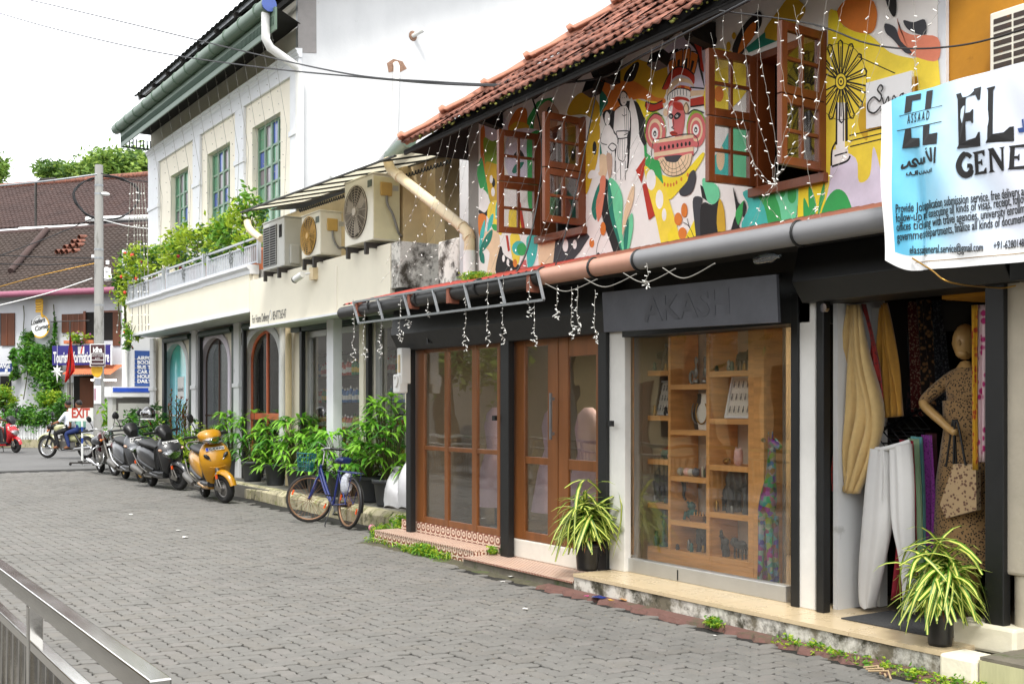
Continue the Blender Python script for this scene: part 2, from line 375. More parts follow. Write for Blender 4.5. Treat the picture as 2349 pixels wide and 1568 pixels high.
def paver_mesh(mb, poly, ox, oy, dz, tx, ty, ins=True):
 n = len(poly); cx = sum(p[0] for p in poly) / n; cy = sum(p[1] for p in poly) / n
 top = [(ox + cx + (x - cx) * .96, oy + cy + (y - cy) * .96, dz + tx * (x - cx) + ty * (y - cy)) for x, y in poly]
 rim = [(ox + x, oy + y, dz - .004 + tx * (x - cx) + ty * (y - cy)) for x, y in poly]
 bot = [(ox + x, oy + y, -.02) for x, y in poly]
 mb.add(top + rim + bot, [list(range(n))] + [[n + i, n + (i + 1) % n, (i + 1) % n, i] for i in range(n)] +
   [[2 * n + i, 2 * n + (i + 1) % n, n + (i + 1) % n, n + i] for i in range(n)], False)
cells = []
for j in range(-78, 18):
 for k in range(-20, 280):
  for vert in (0, 1):
   x = (k + 4 * j) * PW; y = (k + vert) * PW
   if not (-.6 < x and 1.2 < y < 30.0): continue
   lim = 5.62 if y < 7.8 else 5.7 if y < 9.7 else 5.85 if y < 12.2 else 6.42 + .035 * (y - 14)
   if x + 2 * PW > lim: continue
   cells.append((x, y, vert))
cells = list({(round(a, 3), round(b, 3), c): (a, b, c) for a, b, c in cells}.values())
def shown(c):
 x, y, v = c; dep = x * ST + y * CT
 if dep < 1: return 0
 px = CXP + FOC * (x * CT - y * ST) / dep; py = HOR + FOC * EYE / dep
 return 1 / dep ** 3 if (-20 < px < 2370 and py < 1600) else 0
cells.sort(key=shown, reverse=True)
pm = []
for vert in (0, 1):
 mb = MB(); paver_mesh(mb, PP[vert], 0, 0, 0, 0, 0)
 me = []
 for mm in m_pav:
  o = mb.build('paver', mm, street, world=False); me.append(o.data); bpy.data.objects.remove(o)
 pm.append(me)
for (x, y, v) in cells[:300]:
 o = bpy.data.objects.new('paver', pm[v][rnd.choice((0, 0, 1, 2, 3))]); COL.objects.link(o); o.parent = street
 o.location = Vector((x, y, rnd.uniform(-.003, .002))) - Vector(street.location)
 o.rotation_euler = (rnd.gauss(0, .012), rnd.gauss(0, .012), 0)
mb = MB()
for (x, y, v) in cells[300:]:
 mb.mi = rnd.choice((0, 0, 1, 2, 3)); paver_mesh(mb, PP[v], x, y, rnd.uniform(-.0035, .0022), rnd.gauss(0, .013), rnd.gauss(0, .013))
tag(mb.build('pavers_further_off', m_pav, street), kind='stuff')
mb = MB()
def rough_strip(mb, y0, y1, x0, x1, z0, z1, n, seed, jit=.03):
 r = random.Random(seed)
 xs = [x0 + r.uniform(-jit, jit) for _ in range(n + 1)]; zs = [z0 + r.uniform(-.006, .006) for _ in range(n + 1)]
 for i in range(n):
  a, b = y0 + (y1 - y0) * i / n, y0 + (y1 - y0) * (i + 1) / n
  mb.quad((xs[i], a, -.01), (xs[i + 1], b, -.01), (xs[i + 1] + .02, b, zs[i + 1]), (xs[i] + .02, a, zs[i]))
  mb.quad((xs[i] + .02, a, zs[i]), (xs[i + 1] + .02, b, zs[i + 1]), (x1, b, z1), (x1, a, z1))
rough_strip(mb, 2.0, 12.2, 5.63, 5.9, -.004, .012, 140, 3, .03)
struct(mb.build('gutter_earth', m_earth))
mb = MB(); rough_strip(mb, 3.4, 8.3, 5.59, 5.71, .022, .03, 70, 5, .04); struct(mb.build('red_drain_edge', m_redox))
kerb_run = struct(MB().box(6.80, 12.62, -.01, 7.0, 28.4, .20).build('pavement_edge', m_paving))
y = 12.66; k = 0; base = None
while y < 28.2:
 ln = .285
 o = base.copy() if base else None
 if o is None:
  mb = MB(); pr = [(0, 0, -.01), (0, 0, .155), (.075, 0, .222), (.19, 0, .222), (.19, 0, -.01)]
  mb.prism([(a, .004, c) for a, b, c in pr], (0, ln - .02, 0))
  o = base = mb.build('kerb_stone', m_kerb, kerb_run, world=False, bevel=.008)
 else: COL.objects.link(o)
 o.location = Vector((6.575 + (y - 13) * .036 + rnd.uniform(-.006, .006), y, rnd.uniform(-.006, .004))) - Vector(kerb_run.location)
 o.rotation_euler = (rnd.gauss(0, .01), 0, rnd.gauss(-.036, .01))
 y += ln; k += 1
struct(bx('pavement', m_paving, None, 7.0, 12.3, -.01, 9.2, 28.4, .212))
plat = struct(MB().box(5.715, 4.24, -.01, 6.3, 7.93, .135).build('shop_platform', m_chip, bevel=.006))
yy = [4.245, 4.93, 5.53, 6.13, 6.73, 7.33, 7.925]
for i in range(6):
 for x0, x1 in ((5.705, 6.06), (6.064, 6.42)):
  bx('floor_tile', m_beige, plat, x0, yy[i] + .002, .137, x1, yy[i + 1] - .002, .165)
def mosaic(name, sc, offs=(0, 0, 0), uv='YZ'):
 m = bpy.data.materials.new(name); m.use_nodes = True; n = m.node_tree.nodes; L = m.node_tree.links; b = n['Principled BSDF']
 g = n.new('ShaderNodeNewGeometry'); sp = n.new('ShaderNodeSeparateXYZ'); L.new(g.outputs['Position'], sp.inputs[0])
 def wrap(sock, p, o):
  a = n.new('ShaderNodeMath'); a.operation = 'ADD'; a.inputs[1].default_value = o; L.new(sock, a.inputs[0])
  c = n.new('ShaderNodeMath'); c.operation = 'PINGPONG'; c.inputs[1].default_value = p / 2; L.new(a.outputs[0], c.inputs[0]); return c.outputs[0]
 u, v = uv
 U = wrap(sp.outputs[u], sc, offs[0]); W = wrap(sp.outputs[v], sc, offs[1])
 cb = n.new('ShaderNodeCombineXYZ'); L.new(U, cb.inputs[0]); L.new(W, cb.inputs[1])
 wv = n.new('ShaderNodeTexWave'); wv.wave_type = 'RINGS'; wv.rings_direction = 'SPHERICAL'; wv.inputs['Scale'].default_value = 1.05 / sc * .8
 wv.inputs['Distortion'].default_value = 2.2; wv.inputs['Detail'].default_value = 1.0; wv.inputs['Detail Scale'].default_value = 1.6 / sc * .3
 L.new(cb.outputs[0], wv.inputs['Vector'])
 cr = n.new('ShaderNodeValToRGB'); cr.color_ramp.interpolation = 'CONSTANT'
 cr.color_ramp.elements[0].color = (*lin('#7c4433'), 1); cr.color_ramp.elements[1].position = .48; cr.color_ramp.elements[1].color = (*lin('#d9c6b2'), 1)
 L.new(wv.outputs['Fac'], cr.inputs[0])
 nz = n.new('ShaderNodeTexNoise'); nz.inputs['Scale'].default_value = 6; nz.inputs['Detail'].default_value = 6
 mx = n.new('ShaderNodeMix'); mx.data_type = 'RGBA'; mr = n.new('ShaderNodeMapRange'); mr.inputs['From Min'].default_value = .5; mr.inputs['From Max'].default_value = .8; mr.inputs['To Max'].default_value = .5
 L.new(nz.outputs['Fac'], mr.inputs['Value']); L.new(mr.outputs[0], mx.inputs['Factor']); L.new(cr.outputs[0], mx.inputs['A']); mx.inputs['B'].default_value = (*lin('#a5764f'), 1)
 L.new(mx.outputs['Result'], b.inputs['Base Color']); b.inputs['Roughness'].default_value = .55; return m
m_mos_r = mosaic('patterned_riser_tile', .115, (.0, .01), 'YZ'); m_mos_x = mosaic('patterned_riser_tile_return', .115, (.0, .01), 'XZ')
m_mos_t = mosaic('patterned_tread_tile', .05, (0, 0), 'XY')
m_conc = mat('mossy_step_concrete', '#6d675a', .9, var=.25, scale=6, bump=.35, bscale=30, dirt=[('#46542a', .45, 5), ('#2f2e25', .3, 9), ('#c9c3b5', .2, 15)])
st = struct(MB().box(5.87, 9.86, -.01, 6.2, 12.12, .125).build('entrance_step', m_conc))
yy = [9.855 + (12.125 - 9.855) * i / 8 for i in range(9)]
for i in range(8):
 bx('tread_tile', m_mos_t, st, 5.855, yy[i] + .001, .127, 6.17, yy[i + 1] - .001, .143)
 bx('riser_tile', m_mos_r, st, 5.86, yy[i] + .001, .0, 5.868, yy[i + 1] - .001, .125)
bx('riser_tile', m_mos_x, st, 5.87, 9.848, .0, 6.16, 9.856, .125)
for i in range(8): bx('riser_tile', m_mos_r, st, 6.172, yy[i] - .08, .145, 6.19, yy[i + 1] - .082, .262)
st2 = struct(MB().box(5.735, 7.96, -.01, 6.2, 9.84, .072).build('lower_step', m_conc))
yy = [7.96 + (9.84 - 7.96) * i / 6 for i in range(7)]
for i in range(6): bx('tread_tile', m_mos_t, st2, 5.715, yy[i] + .001, .074, 6.19, yy[i + 1] - .001, .09)
m_peel = mat('peeling_cream_paint', '#e3dcc4', .8, var=.06, scale=5, bump=.25, bscale=14, dirt=[('#3b4030', .26, 6), ('#8b3a26', .16, 11), ('#a9a45e', .2, 4)])
m_grtile = mat('pale_green_step_tile', '#b8b58c', .5, var=.14, scale=3, stretch=(1, 8, 1), dirt=('#6f6a48', .2, 5))
b1 = onX(2128, 1500, 5.70)
struct(MB().box(5.67, 4.0, -.01, 5.9, 4.235, .165).build('painted_kerb_block', m_peel, bevel=.02))
struct(MB().box(6.02, 3.98, .135, 6.19, 4.40, .30).build('painted_doorstep_block', m_peel, bevel=.02))
gs = struct(MB().box(5.72, 2.54, -.01, 6.4, 3.99, .16).build('neighbour_step', m_conc))
for i in range(5): bx('riser_tile', m_grtile, gs, 5.705, 2.54 + .29 * i + .002, 0, 5.698, 2.54 + .29 * (i + 1) - .002, .162)
for i in range(5): bx('tread_tile', m_conc, gs, 5.705, 2.54 + .29 * i + .001, .164, 6.4, 2.54 + .29 * (i + 1) - .001, .182)
# ================================================================ MURAL HOUSE (ground-floor shops, painted upper wall, tiled roof)
XM = 6.4            # painted wall plane
XF = 6.2            # shop-front plane
house = thing('mural_house', 'long two-storey house with colourful painted upper wall and terracotta tiled roof', 'building', (7.0, 7.5, 0))
m_mbase = mat('mural_ground_white', '#efeae4', .8, var=.06, scale=3, bump=.06, bscale=12)
WL = (8.68, 9.46); WR = (5.73, 6.46); WZ = (3.27, 4.33)
mb = MB()
def wall_seg(y0, y1, z0, z1): mb.box(XM, y0, z0, XM + .22, y1, z1)
wall_seg(4.79, WR[0], 2.6, 4.95); wall_seg(WR[1], WL[0], 2.6, 4.95); wall_seg(WL[1], 10.65, 2.6, 4.95)
for a in (WL, WR): wall_seg(a[0], a[1], 2.6, WZ[0]); wall_seg(a[0], a[1], WZ[1], 4.95)
mb.build('upper_wall', m_mbase, house)
m_wallgrey = mat('unpainted_block_wall', '#8b8780', .9, var=.15, scale=4, bump=.2, dirt=[('#4b463c', .3, 3)])
MB().box(XM + .001, 10.65, 2.6, 12, 10.87, 4.9).build('end_wall', m_wallgrey, house)
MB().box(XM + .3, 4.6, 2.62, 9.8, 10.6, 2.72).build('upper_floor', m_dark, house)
MB().box(9.6, 4.6, 2.72, 9.8, 10.6, 6.0).build('room_back_wall', mat('dim_room_wall', '#5a4a3a', .9), house)
for wi, (a, b) in enumerate((WL, WR)):
 mb = MB(); t = .06
 mb.box(XM - .03, a, WZ[0], XM + .16, a + t, WZ[1]); mb.box(XM - .03, b - t, WZ[0], XM + .16, b, WZ[1])
 mb.box(XM - .03, a + t, WZ[1] - t, XM + .16, b - t, WZ[1]); mb.box(XM - .06, a - .02, WZ[0] - .05, XM + .16, b + .02, WZ[0] + .02)
 win = mb.build('window', m_wood2, house, bevel=.004)
 for hy, ang in ((a + .02, R(-3)), (b - .02, R(4))):
  for zz0, zz1 in ((WZ[0] + .03, (WZ[0] + WZ[1]) / 2 - .004), ((WZ[0] + WZ[1]) / 2 + .004, WZ[1] - .02)):
   mb = MB(); W_ = .46; T = .045
   def lp(u, z, d): return Vector((XM - .03 - u * cos(ang) - d * sin(ang), hy + u * sin(ang) + d * cos(ang), z))
   Ml = axes((-cos(ang), sin(ang), 0), (sin(ang), cos(ang), 0), (0, 0, 1))
   def fb(u0, u1, z0, z1, th=T): mb.obox((lp((u0 + u1) / 2, (z0 + z1) / 2, 0)), (u1 - u0, th, z1 - z0), Ml)
   st_ = .06
   fb(0, st_, zz0, zz1); fb(W_ - st_, W_, zz0, zz1); fb(st_, W_ - st_, zz0, zz0 + st_); fb(st_, W_ - st_, zz1 - st_, zz1)
   fb(W_ / 2 - .013, W_ / 2 + .013, zz0 + st_, zz1 - st_, .03); zm = (zz0 + zz1) / 2
   fb(st_, W_ / 2 - .013, zm - .013, zm + .013, .03); fb(W_ / 2 + .013, W_ - st_, zm - .013, zm + .013, .03)
   mb.build('casement', m_wood2, win, bevel=.003)
   for u0, u1 in ((st_, W_ / 2 - .013), (W_ / 2 + .013, W_ - st_)):
    for z0, z1 in ((zz0 + st_, zm - .013), (zm + .013, zz1 - st_)):
     q = MB(); q.obox(lp((u0 + u1) / 2, (z0 + z1) / 2, 0), (u1 - u0, .004, z1 - z0), Ml); q.build('pane', m_glass, win)
EX, EZ, PIT = 5.75, 4.45, R(37.5)
YL = 11.2
def eave_z(y): return EZ + (YL - y) * .022
mb = MB()
def rp(k, y, d=0): return Vector((EX + k - d * sin(PIT), y, eave_z(y) + k * math.tan(PIT) + d * cos(PIT)))
mb.add([rp(-.02, YL, -.05), rp(-.02, 4.3, -.05), rp(2.4, 4.3, -.05), rp(2.4, YL - 2.42, -.05)], [[0, 1, 2, 3]])
mb.add([rp(-.02, YL, -.05), rp(2.4, YL - 2.42, -.05), Vector((13, YL - 2.42, rp(2.4, YL - 2.42).z)), Vector((13, YL, eave_z(YL) - .05))], [[0, 1, 2, 3]])
mb.add([rp(2.4, YL - 2.42, -.05), rp(2.4, 4.3, -.05), Vector((13, 4.3, rp(2.4, 4.3).z)), Vector((13, YL - 2.42, rp(2.4, YL - 2.42).z))], [[0, 1, 2, 3]])
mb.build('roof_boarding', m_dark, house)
mb = MB(); mb.bar(rp(-.01, YL, -.07), rp(-.01, 4.3, -.07), .03, .05); mb.build('eave_board', m_dark, house)
y = 4.4
while y < 11:
 q = MB(); q.bar(rp(.03, y, -.09), rp(1.0, y, -.09), .06, .07); q.build('rafter', m_dark, house); y += .62
for yb in (5.2, 6.95, 8.2, 10.2):
 q = MB(); q.prism([(XM, yb - .05, 4.72), (XM - .3, yb - .05, 4.66), (XM - .24, yb - .05, 4.56), (XM, yb - .05, 4.52)], (0, .1, 0)); q.build('eave_bracket', m_dark, house)
TW, TL = .232, .30
def tile_mesh(mb):
 n = 13; top = []; 
 for vv, lift in ((0, .040), (.5, .026), (1, .012)):
  for i in range(n):
   u = i / (n - 1); h = .020 * (.5 + .5 * cos(4 * pi * u)) ** 1.3
   top.append((u * (TW - .006), vv * (TL + .05), lift + h))
 m3 = len(top); bot = [(x, y_ + (.004 if y_ == 0 else 0), z - .014) for x, y_, z in top]
 fs = []
 for r_ in range(2):
  for i in range(n - 1): fs.append([r_ * n + i, r_ * n + i + 1, (r_ + 1) * n + i + 1, (r_ + 1) * n + i])
 fs += [[m3 + i, m3 + i + 1, i + 1, i] for i in range(n - 1)]
 mb.add(top + bot, fs, True)
mb = MB(); tile_mesh(mb); o = mb.build('roof_tile', m_tile_or, house, world=False); tme = o.data; bpy.data.objects.remove(o)
rows = int(2.3 / (TL * cos(PIT)))
for r_ in range(rows):
 k = r_ * TL * cos(PIT)
 ny = 0; y = YL - k - .05 - TW
 y -= rnd.uniform(0, .05)
 while y > 4.25:
  o = bpy.data.objects.new('roof_tile', tme); COL.objects.link(o); o.parent = house
  sl = math.atan(.022)
  Mt = axes((0, 1, 0), (cos(PIT), 0, sin(PIT)), (sin(PIT), 0, -cos(PIT)))
  Mt = axes((0, 1, -.022), (cos(PIT), 0, sin(PIT)), (-sin(PIT), 0, cos(PIT)))
  p = rp(k - .03, y) - Vector(house.location) + Vector((0, rnd.uniform(-.006, .006), rnd.uniform(-.004, .006)))
  o.matrix_local = Matrix.Translation(p) @ Mt.to_4x4() @ Euler((rnd.gauss(0, .02), rnd.gauss(0, .02), rnd.gauss(0, .025))).to_matrix().to_4x4()
  y -= TW
prev = None
for i in range(8):
 a = rp(.02 + i * .33, YL - .02 - i * .33, .05); b = rp(.02 + (i + 1) * .33 + .05, YL - .02 - (i + 1) * .33 - .05, .03)
 d = (b - a).normalized(); sdv = d.cross(Vector((0, 0, 1))).normalized(); up = sdv.cross(d)
 rings = []
 for t, rr, lf in ((0, .155, .05), (.08, .16, .055), (.12, .135, .035), (1, .125, .0)):
  c = a.lerp(b, t) + up * lf
  rings.append([c + sdv * (rr * cos(pi * q / 8) * 1.05) + up * (rr * .62 * sin(pi * q / 8) - .06) for q in range(9)])
 q = MB(); q.loft(rings, caps=False); q.add(rings[0], [list(range(9))]); q.build('ridge_tile', m_ridge, house)
mb = MB(); pa = [rp(.0 + i * .12, YL - .16 - i * .12 + rnd.uniform(-.03, .03), .035 + rnd.uniform(0, .015)) for i in range(21)]
pb = [rp(i * .12, YL + .02 - i * .12, .09) for i in range(21)]
for i in range(20): mb.add([pa[i], pb[i], pb[i + 1], pa[i + 1]], [[0, 1, 2, 3]], True)
mb.build('mortar_fillet', m_ridge, house)
mb = MB()
for i in range(130):
 y = rnd.uniform(4.5, 10.9); p = rp(rnd.uniform(-.045, .03), y, rnd.uniform(.0, .03)); s_ = rnd.uniform(.008, .022)
 mb.ball(p, (s_ * .6, s_ * rnd.uniform(.8, 1.8), s_ * .7), 5, 3)
tag(mb.build('eave_moss', m_moss, house), kind='stuff')
m_redsheet = mat('red_corrugated_sheet', '#9c3b30', .6, var=.2, scale=5, dirt=('#5a2a22', .25, 6))
m_redsheet2 = mat('brown_tile_lean_to', '#7d4a38', .85, var=.25, scale=6, dirt=[('#3a2a22', .3, 6), ('#55602c', .2, 4)])
mb = MB(); n = 120; ys = [4.6 + (12.3 - 4.6) * i / n for i in range(n + 1)]
for i in range(n):
 za = .02 * (i % 2); zb = .02 * ((i + 1) % 2); mb.mi = 0 if ys[i] > 8.1 else 1
 mb.quad((5.53, ys[i], 2.77 + za), (5.53, ys[i + 1], 2.77 + zb), (XM + .0, ys[i + 1], 2.99 + zb), (XM + .0, ys[i], 2.99 + za))
mb.quad((5.53, 4.6, 2.755), (5.53, 12.3, 2.755), (6.6, 12.3, 2.96), (6.6, 4.6, 2.96))
mb.build('lean_to_roof', [m_redsheet, m_redsheet2], house)
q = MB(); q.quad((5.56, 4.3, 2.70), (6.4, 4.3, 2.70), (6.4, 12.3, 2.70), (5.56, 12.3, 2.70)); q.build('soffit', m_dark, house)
gz = 2.715
mb = MB(); mb.tube([(5.55, 8.12, gz), (5.55, 12.34, gz - .03)], .072, 14); gp = mb.build('gutter', m_pvc_dk, house)
mb = MB(); mb.tube([(5.55, 6.83, gz + .005), (5.55, 8.16, gz)], .074, 16); mb.build('gutter', m_pvc_or, house)
mb = MB(); mb.tube([(5.55, 2.9, gz + .0), (5.55, 4.9, gz), (5.55, 6.86, gz + .005)], .077, 18); mb.build('gutter', m_pvc, house)
for y in (6.83, 7.4, 8.14, 9.2, 10.4, 11.5, 5.2):
 q = MB(); q.tube([Vector((5.55 + .08 * cos(a), y, gz + .08 * sin(a))) for a in [2 * pi * i / 16 for i in range(16)]], .011, 5, closed=True); q.build('gutter_strap', m_black, house)
mb = MB(); mb.prism([(6.02, 7.75, 2.7), (5.98, 7.75, 2.42), (6.08, 7.75, 2.24), (6.4, 7.75, 2.24), (6.4, 7.75, 2.7)], (0, 4.2, 0)); mb.build('header', m_black, house, bevel=.006)
mb = MB(); mb.prism([(5.98, 4.0, 2.7), (5.92, 4.0, 2.46), (6.02, 4.0, 2.32), (6.4, 4.0, 2.32), (6.4, 4.0, 2.7)], (0, 1.62, 0)); mb.build('header', m_black, house, bevel=.006)
mb = MB(); mb.box(6.1, 5.62, 2.19, 6.4, 7.75, 2.7); mb.build('header', m_black, house)
def Yp(px, X=XF): return onX(px, 930, X).y
def post(m, p0, p1, z0, z1, x0=6.1, bevel=.006):
 x1 = x0 + .07
 a, b = sorted((Yp(p0, x0), Yp(p1, x0))); return bx('post', m, house, x0, a, z0, x1, b, z1, bevel=bevel)
m_pil = mat('chipped_white_pilaster', '#d8d6d0', .7, var=.07, scale=5, bump=.12, bscale=18, dirt=[('#8d8a80', .16, 9), ('#3c3a36', .1, 22)])
post(m_black, 931, 941, .145, 2.3, 6.08); post(m_black, 1147, 1166, .09, 2.3, 6.08); post(m_black, 1371, 1390, .09, 2.3, 6.08)
post(m_pil, 1391, 1433, .165, 2.3, 6.12); post(m_black, 1813, 1830, .165, 2.4, 6.08); post(m_pil, 1832, 1870, .165, 2.4, 6.1)
post(m_black, 1872, 1889, .165, 2.4, 6.06); post(m_black, 2259, 2302, .165, 2.4, 6.06)
m_colr = mat('grimy_cream_column', '#b5ab98', .75, var=.12, scale=4, bump=.15, dirt=[('#6d6252', .28, 4), ('#3f382e', .1, 14)])
bx('post', m_colr, house, 6.1, 3.75, .6, 6.3, Yp(2304, 6.1), 2.6, bevel=.02)
MB().lathe([(.085, .17), (.085, .62)], (6.2, 4.0, 0), 14).build('post', m_colr, house)
bx('plinth', m_plinth, house, 6.17, 7.93, .09, 6.4, 9.72, .272, bevel=.01)
def frame_grid(name, px, zs, x0, x1, th, m, gl, parent=house, thv=None):
 """px: list of (p0,p1) vertical members; zs: list of (z0,z1) rails"""
 mb = MB(); vs = [sorted((Yp(a), Yp(b))) for a, b in px]
 for a, b in vs: mb.box(x0, a, zs[0][0], x1, b, zs[-1][1])
 spans = sorted(vs); gaps = [(spans[i][1], spans[i + 1][0]) for i in range(len(spans) - 1)]
 for a, b in gaps:
  for z0, z1 in zs: mb.box(x0 + .006, a, z0, x1 - .006, b, z1)
 o = mb.build(name, m, parent, bevel=.004)
 for a, b in gaps:
  for i in range(len(zs) - 1):
   q = MB(); q.box((x0 + x1) / 2 - .003, a - .004, zs[i][1] - .004, (x0 + x1) / 2 + .003, b + .004, zs[i + 1][0] + .004); q.build('pane', gl, o)
 return o
frame_grid('shop_window', [(941, 975), (1022, 1030), (1085, 1096), (1143, 1149)], [(.262, .335), (1.095, 1.145), (2.20, 2.27)], 6.185, 6.225, .09, m_wood, m_glass)
frame_grid('fixed_light', [(1167, 1206), (1259, 1282)], [(.275, .36), (1.03, 1.10), (2.18, 2.27)], 6.185, 6.225, .09, m_wood, m_glass)
dr = frame_grid('shop_door', [(1283, 1305), (1369, 1385)], [(.275, .40), (1.0, 1.10), (2.06, 2.24)], 6.19, 6.222, .06, m_wood, m_glass)
q = MB(); yh = Yp(1279); q.box(6.11, yh - .012, 1.28, 6.13, yh + .012, 1.72); q.box(6.13, yh - .008, 1.32, 6.16, yh + .008, 1.35); q.box(6.13, yh - .008, 1.65, 6.16, yh + .008, 1.68); q.build('handle', m_steel, dr)
yl, yr = Yp(1437), Yp(1811); ym = Yp(1632)
mb = MB(); mb.box(6.16, yr, .165, 6.25, yl, .285); mb.box(6.16, yl, .165, 6.25, yl + .03, 2.3); mb.box(6.18, yr, 2.22, 6.25, yl, 2.3)
dw = mb.build('display_window', m_alu, house, bevel=.006)
for a, b in ((yr, ym - .002), (ym + .002, yl)): bx('pane', m_glass, dw, 6.198, a, .28, 6.206, b, 2.24)
bx('frame_joint', m_black, dw, 6.157, Yp(1563) - .006, .175, 6.162, Yp(1563) + .006, .26)
sb = thing('shop_name_board', 'weathered charcoal wooden board with faded lettering above the jewellery display window', 'sign', (5.8, 6.6, 2.2))
y0, y1 = 5.62, 7.6
MB().prism([(5.79, y0, 2.175), (5.79, y1, 2.215), (5.77, y1, 2.545), (5.77, y0, 2.505)], (.025, 0, 0)).build('board', m_blackboard, sb)
m_fade = mat('faded_letter_paint', '#404146', .4, var=.2, scale=9)
t = text_mb('AKASH', .26, axes((0, -1, 0), (-.06, 0, 1), (-1, 0, 0)), (5.7833, 7.06, 2.27), width=.98, bold=.006); t.build('lettering', m_fade, sb)
for yy_ in (5.9, 7.3): MB().bar((5.8, yy_, 2.5), (6.1, yy_, 2.55), .03).build('bracket', m_black, sb)
q = MB(); q.lathe([(.03, 0), (.03, .03)], (6.04, Yp(1900, 6.06), 2.27), 12, Ry(-pi / 2)); q.build('shutter_lock', m_chrome, house)
for yy_, zz in ((9.78, 1.45), (7.86, 1.42)):
 q = MB(); q.box(6.05, yy_ - .025, zz, 6.08, yy_ + .025, zz + .05); q.build('hasp', m_black, house)
for p in (985, 1155): 
 yq = Yp(p, 6.05); q = MB(); q.box(6.04, yq - .06, 2.29, 6.07, yq + .06, 2.33); q.box(6.02, yq - .015, 2.30, 6.05, yq + .015, 2.345); q.build('shutter_catch', m_black, house)
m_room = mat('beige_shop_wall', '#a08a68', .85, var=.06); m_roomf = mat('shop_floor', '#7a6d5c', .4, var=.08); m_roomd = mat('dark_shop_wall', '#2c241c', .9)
def room(y0, y1, x1, z0, z1, mw, mf, mc):
 mb = MB(); mb.mi = 0
 mb.quad((x1, y0, z0), (x1, y1, z0), (x1, y1, z1), (x1, y0, z1)); mb.quad((6.33, y0, z0), (x1, y0, z0), (x1, y0, z1), (6.33, y0, z1)); mb.quad((6.33, y1, z0), (x1, y1, z0), (x1, y1, z1), (6.33, y1, z1))
 mb.mi = 1; mb.quad((6.25, y0, z0), (x1, y0, z0), (x1, y1, z0), (6.25, y1, z0)); mb.mi = 2; mb.quad((6.25, y0, z1), (x1, y0, z1), (x1, y1, z1), (6.25, y1, z1))
 return mb.build('shop_room', [mw, mf, mc], house)
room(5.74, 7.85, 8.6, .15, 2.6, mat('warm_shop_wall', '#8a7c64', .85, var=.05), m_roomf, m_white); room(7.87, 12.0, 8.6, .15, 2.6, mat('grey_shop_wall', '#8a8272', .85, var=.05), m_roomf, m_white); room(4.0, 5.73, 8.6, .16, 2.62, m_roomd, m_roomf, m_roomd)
bx('added_panel', MATS['warm_shop_wall'], house, 6.4, 7.84, .16, 8.4, 7.86, 2.55)  # panel added to keep the display lamp's light out of the door room
bx('added_panel', m_roomd, house, 6.33, 5.745, .16, 8.4, 5.76, 2.55)  # dark panel added to cover the end wall the shop lamp overlights
m_ochre = mat('ochre_wall_paint', '#b27a1c', .85, var=.2, scale=2.5, bump=.12, bscale=14, dirt=[('#7d4f12', .3, 3), ('#d9c48a', .08, 16)])
ocb = thing('ochre_house', 'ochre yellow painted house wall at the right edge behind the blue banner', 'building', (7, 3.2, 0))
bx('wall', m_ochre, ocb, 6.44, 1.2, 2.3, 9.4, 4.785, 7.5); bx('wall', m_colr, ocb, 6.42, 1.2, 0, 9.0, 3.70, 2.3)
bx('corner_band', m_trim, ocb, 6.40, 4.725, 3.0, 6.43, 4.785, 5.2)
bx('header', m_black, ocb, 5.97, 1.2, 2.32, 6.6, 3.98, 2.72)
bx('canopy_roof', m_dark, ocb, 5.55, 1.2, 2.72, 6.62, 3.98, 2.78)
# ================================================================ WHITE BUILDING with balcony, arcade and grocery
XU, XA, XB = 7.75, 7.5, 6.70
wb = thing('white_building', 'large white and cream building with green upper windows, balcony and arched shop doors', 'building', (8, 20, 0))
def Yx(px, X): return onX(px, 930, X).y
def px3(x): return (400 + .6378 * x) / 1.7437
def px4(x): return (450 + .5109 * x) / 1.7437
YG, YE = 19.0, 28.8
mb = MB(); mb.box(XU, YG, 0, 15.2, YG + .25, 13); mb.build('gable_wall', m_white, wb)
wins = [tuple(sorted((Yx(px3(a), XU), Yx(px3(b), XU)))) for a, b in ((442, 553), (672, 815), (955, 1132))]
mb = MB(); ys = [YG + .25] + [v for wv in sorted(wins) for v in wv] + [YE]
for i in range(0, len(ys), 2): mb.box(XU, ys[i], 3.9, XU + .3, ys[i + 1], 8.9)
for a, b in wins: mb.box(XU, a, 7.03, XU + .3, b, 8.9); mb.box(XU, a, 3.9, XU + .3, b, 4.75)
mb.build('upper_wall', m_cream, wb)
MB().box(XU + .3, YE - .25, 0, 15, YE, 8.9).build('end_wall', m_white, wb)
MB().box(XU + .6, YG + .3, 3.9, XU + .7, YE - .3, 8.9).build('room_back_wall', m_dark, wb)
for a, b in ((320, 363), (580, 624), (845, 899), (1190, 1266)):
 y0, y1 = sorted((Yx(px3(a), XU - .06), Yx(px3(b), XU - .06)))
 if a == 320: y1 = YE + .02
 if a == 1190: y0 = YG - .02
 mb = MB(); mb.box(XU - .06, y0, 3.95, XU, y1, 7.52); mb.box(XU - .085, y0 - .02, 6.42, XU, y1 + .02, 6.52); mb.build('pilaster', m_trim, wb, bevel=.008)
MB().box(XU - .06, YG - .02, 7.52, XU, YE + .02, 7.76).build('frieze', m_trim, wb)
mb = MB(); mb.prism([(XU, YG - .05, 7.76), (XU - .07, YG - .05, 7.76), (XU - .07, YG - .05, 7.80), (XU - .1, YG - .05, 7.83), (XU - .1, YG - .05, 7.86), (XU - .14, YG - .05, 7.90), (XU, YG - .05, 7.92)], (0, YE - YG + .1, 0)); mb.build('cornice', m_trim, wb)
panes = [mat('pane_green_glass', '#5e8f70', .15, var=.1, coat=.3), mat('pane_blue_glass', '#4a5fa8', .15, var=.1, coat=.3), mat('pane_mauve_glass', '#7a7078', .2, var=.15, coat=.3)]
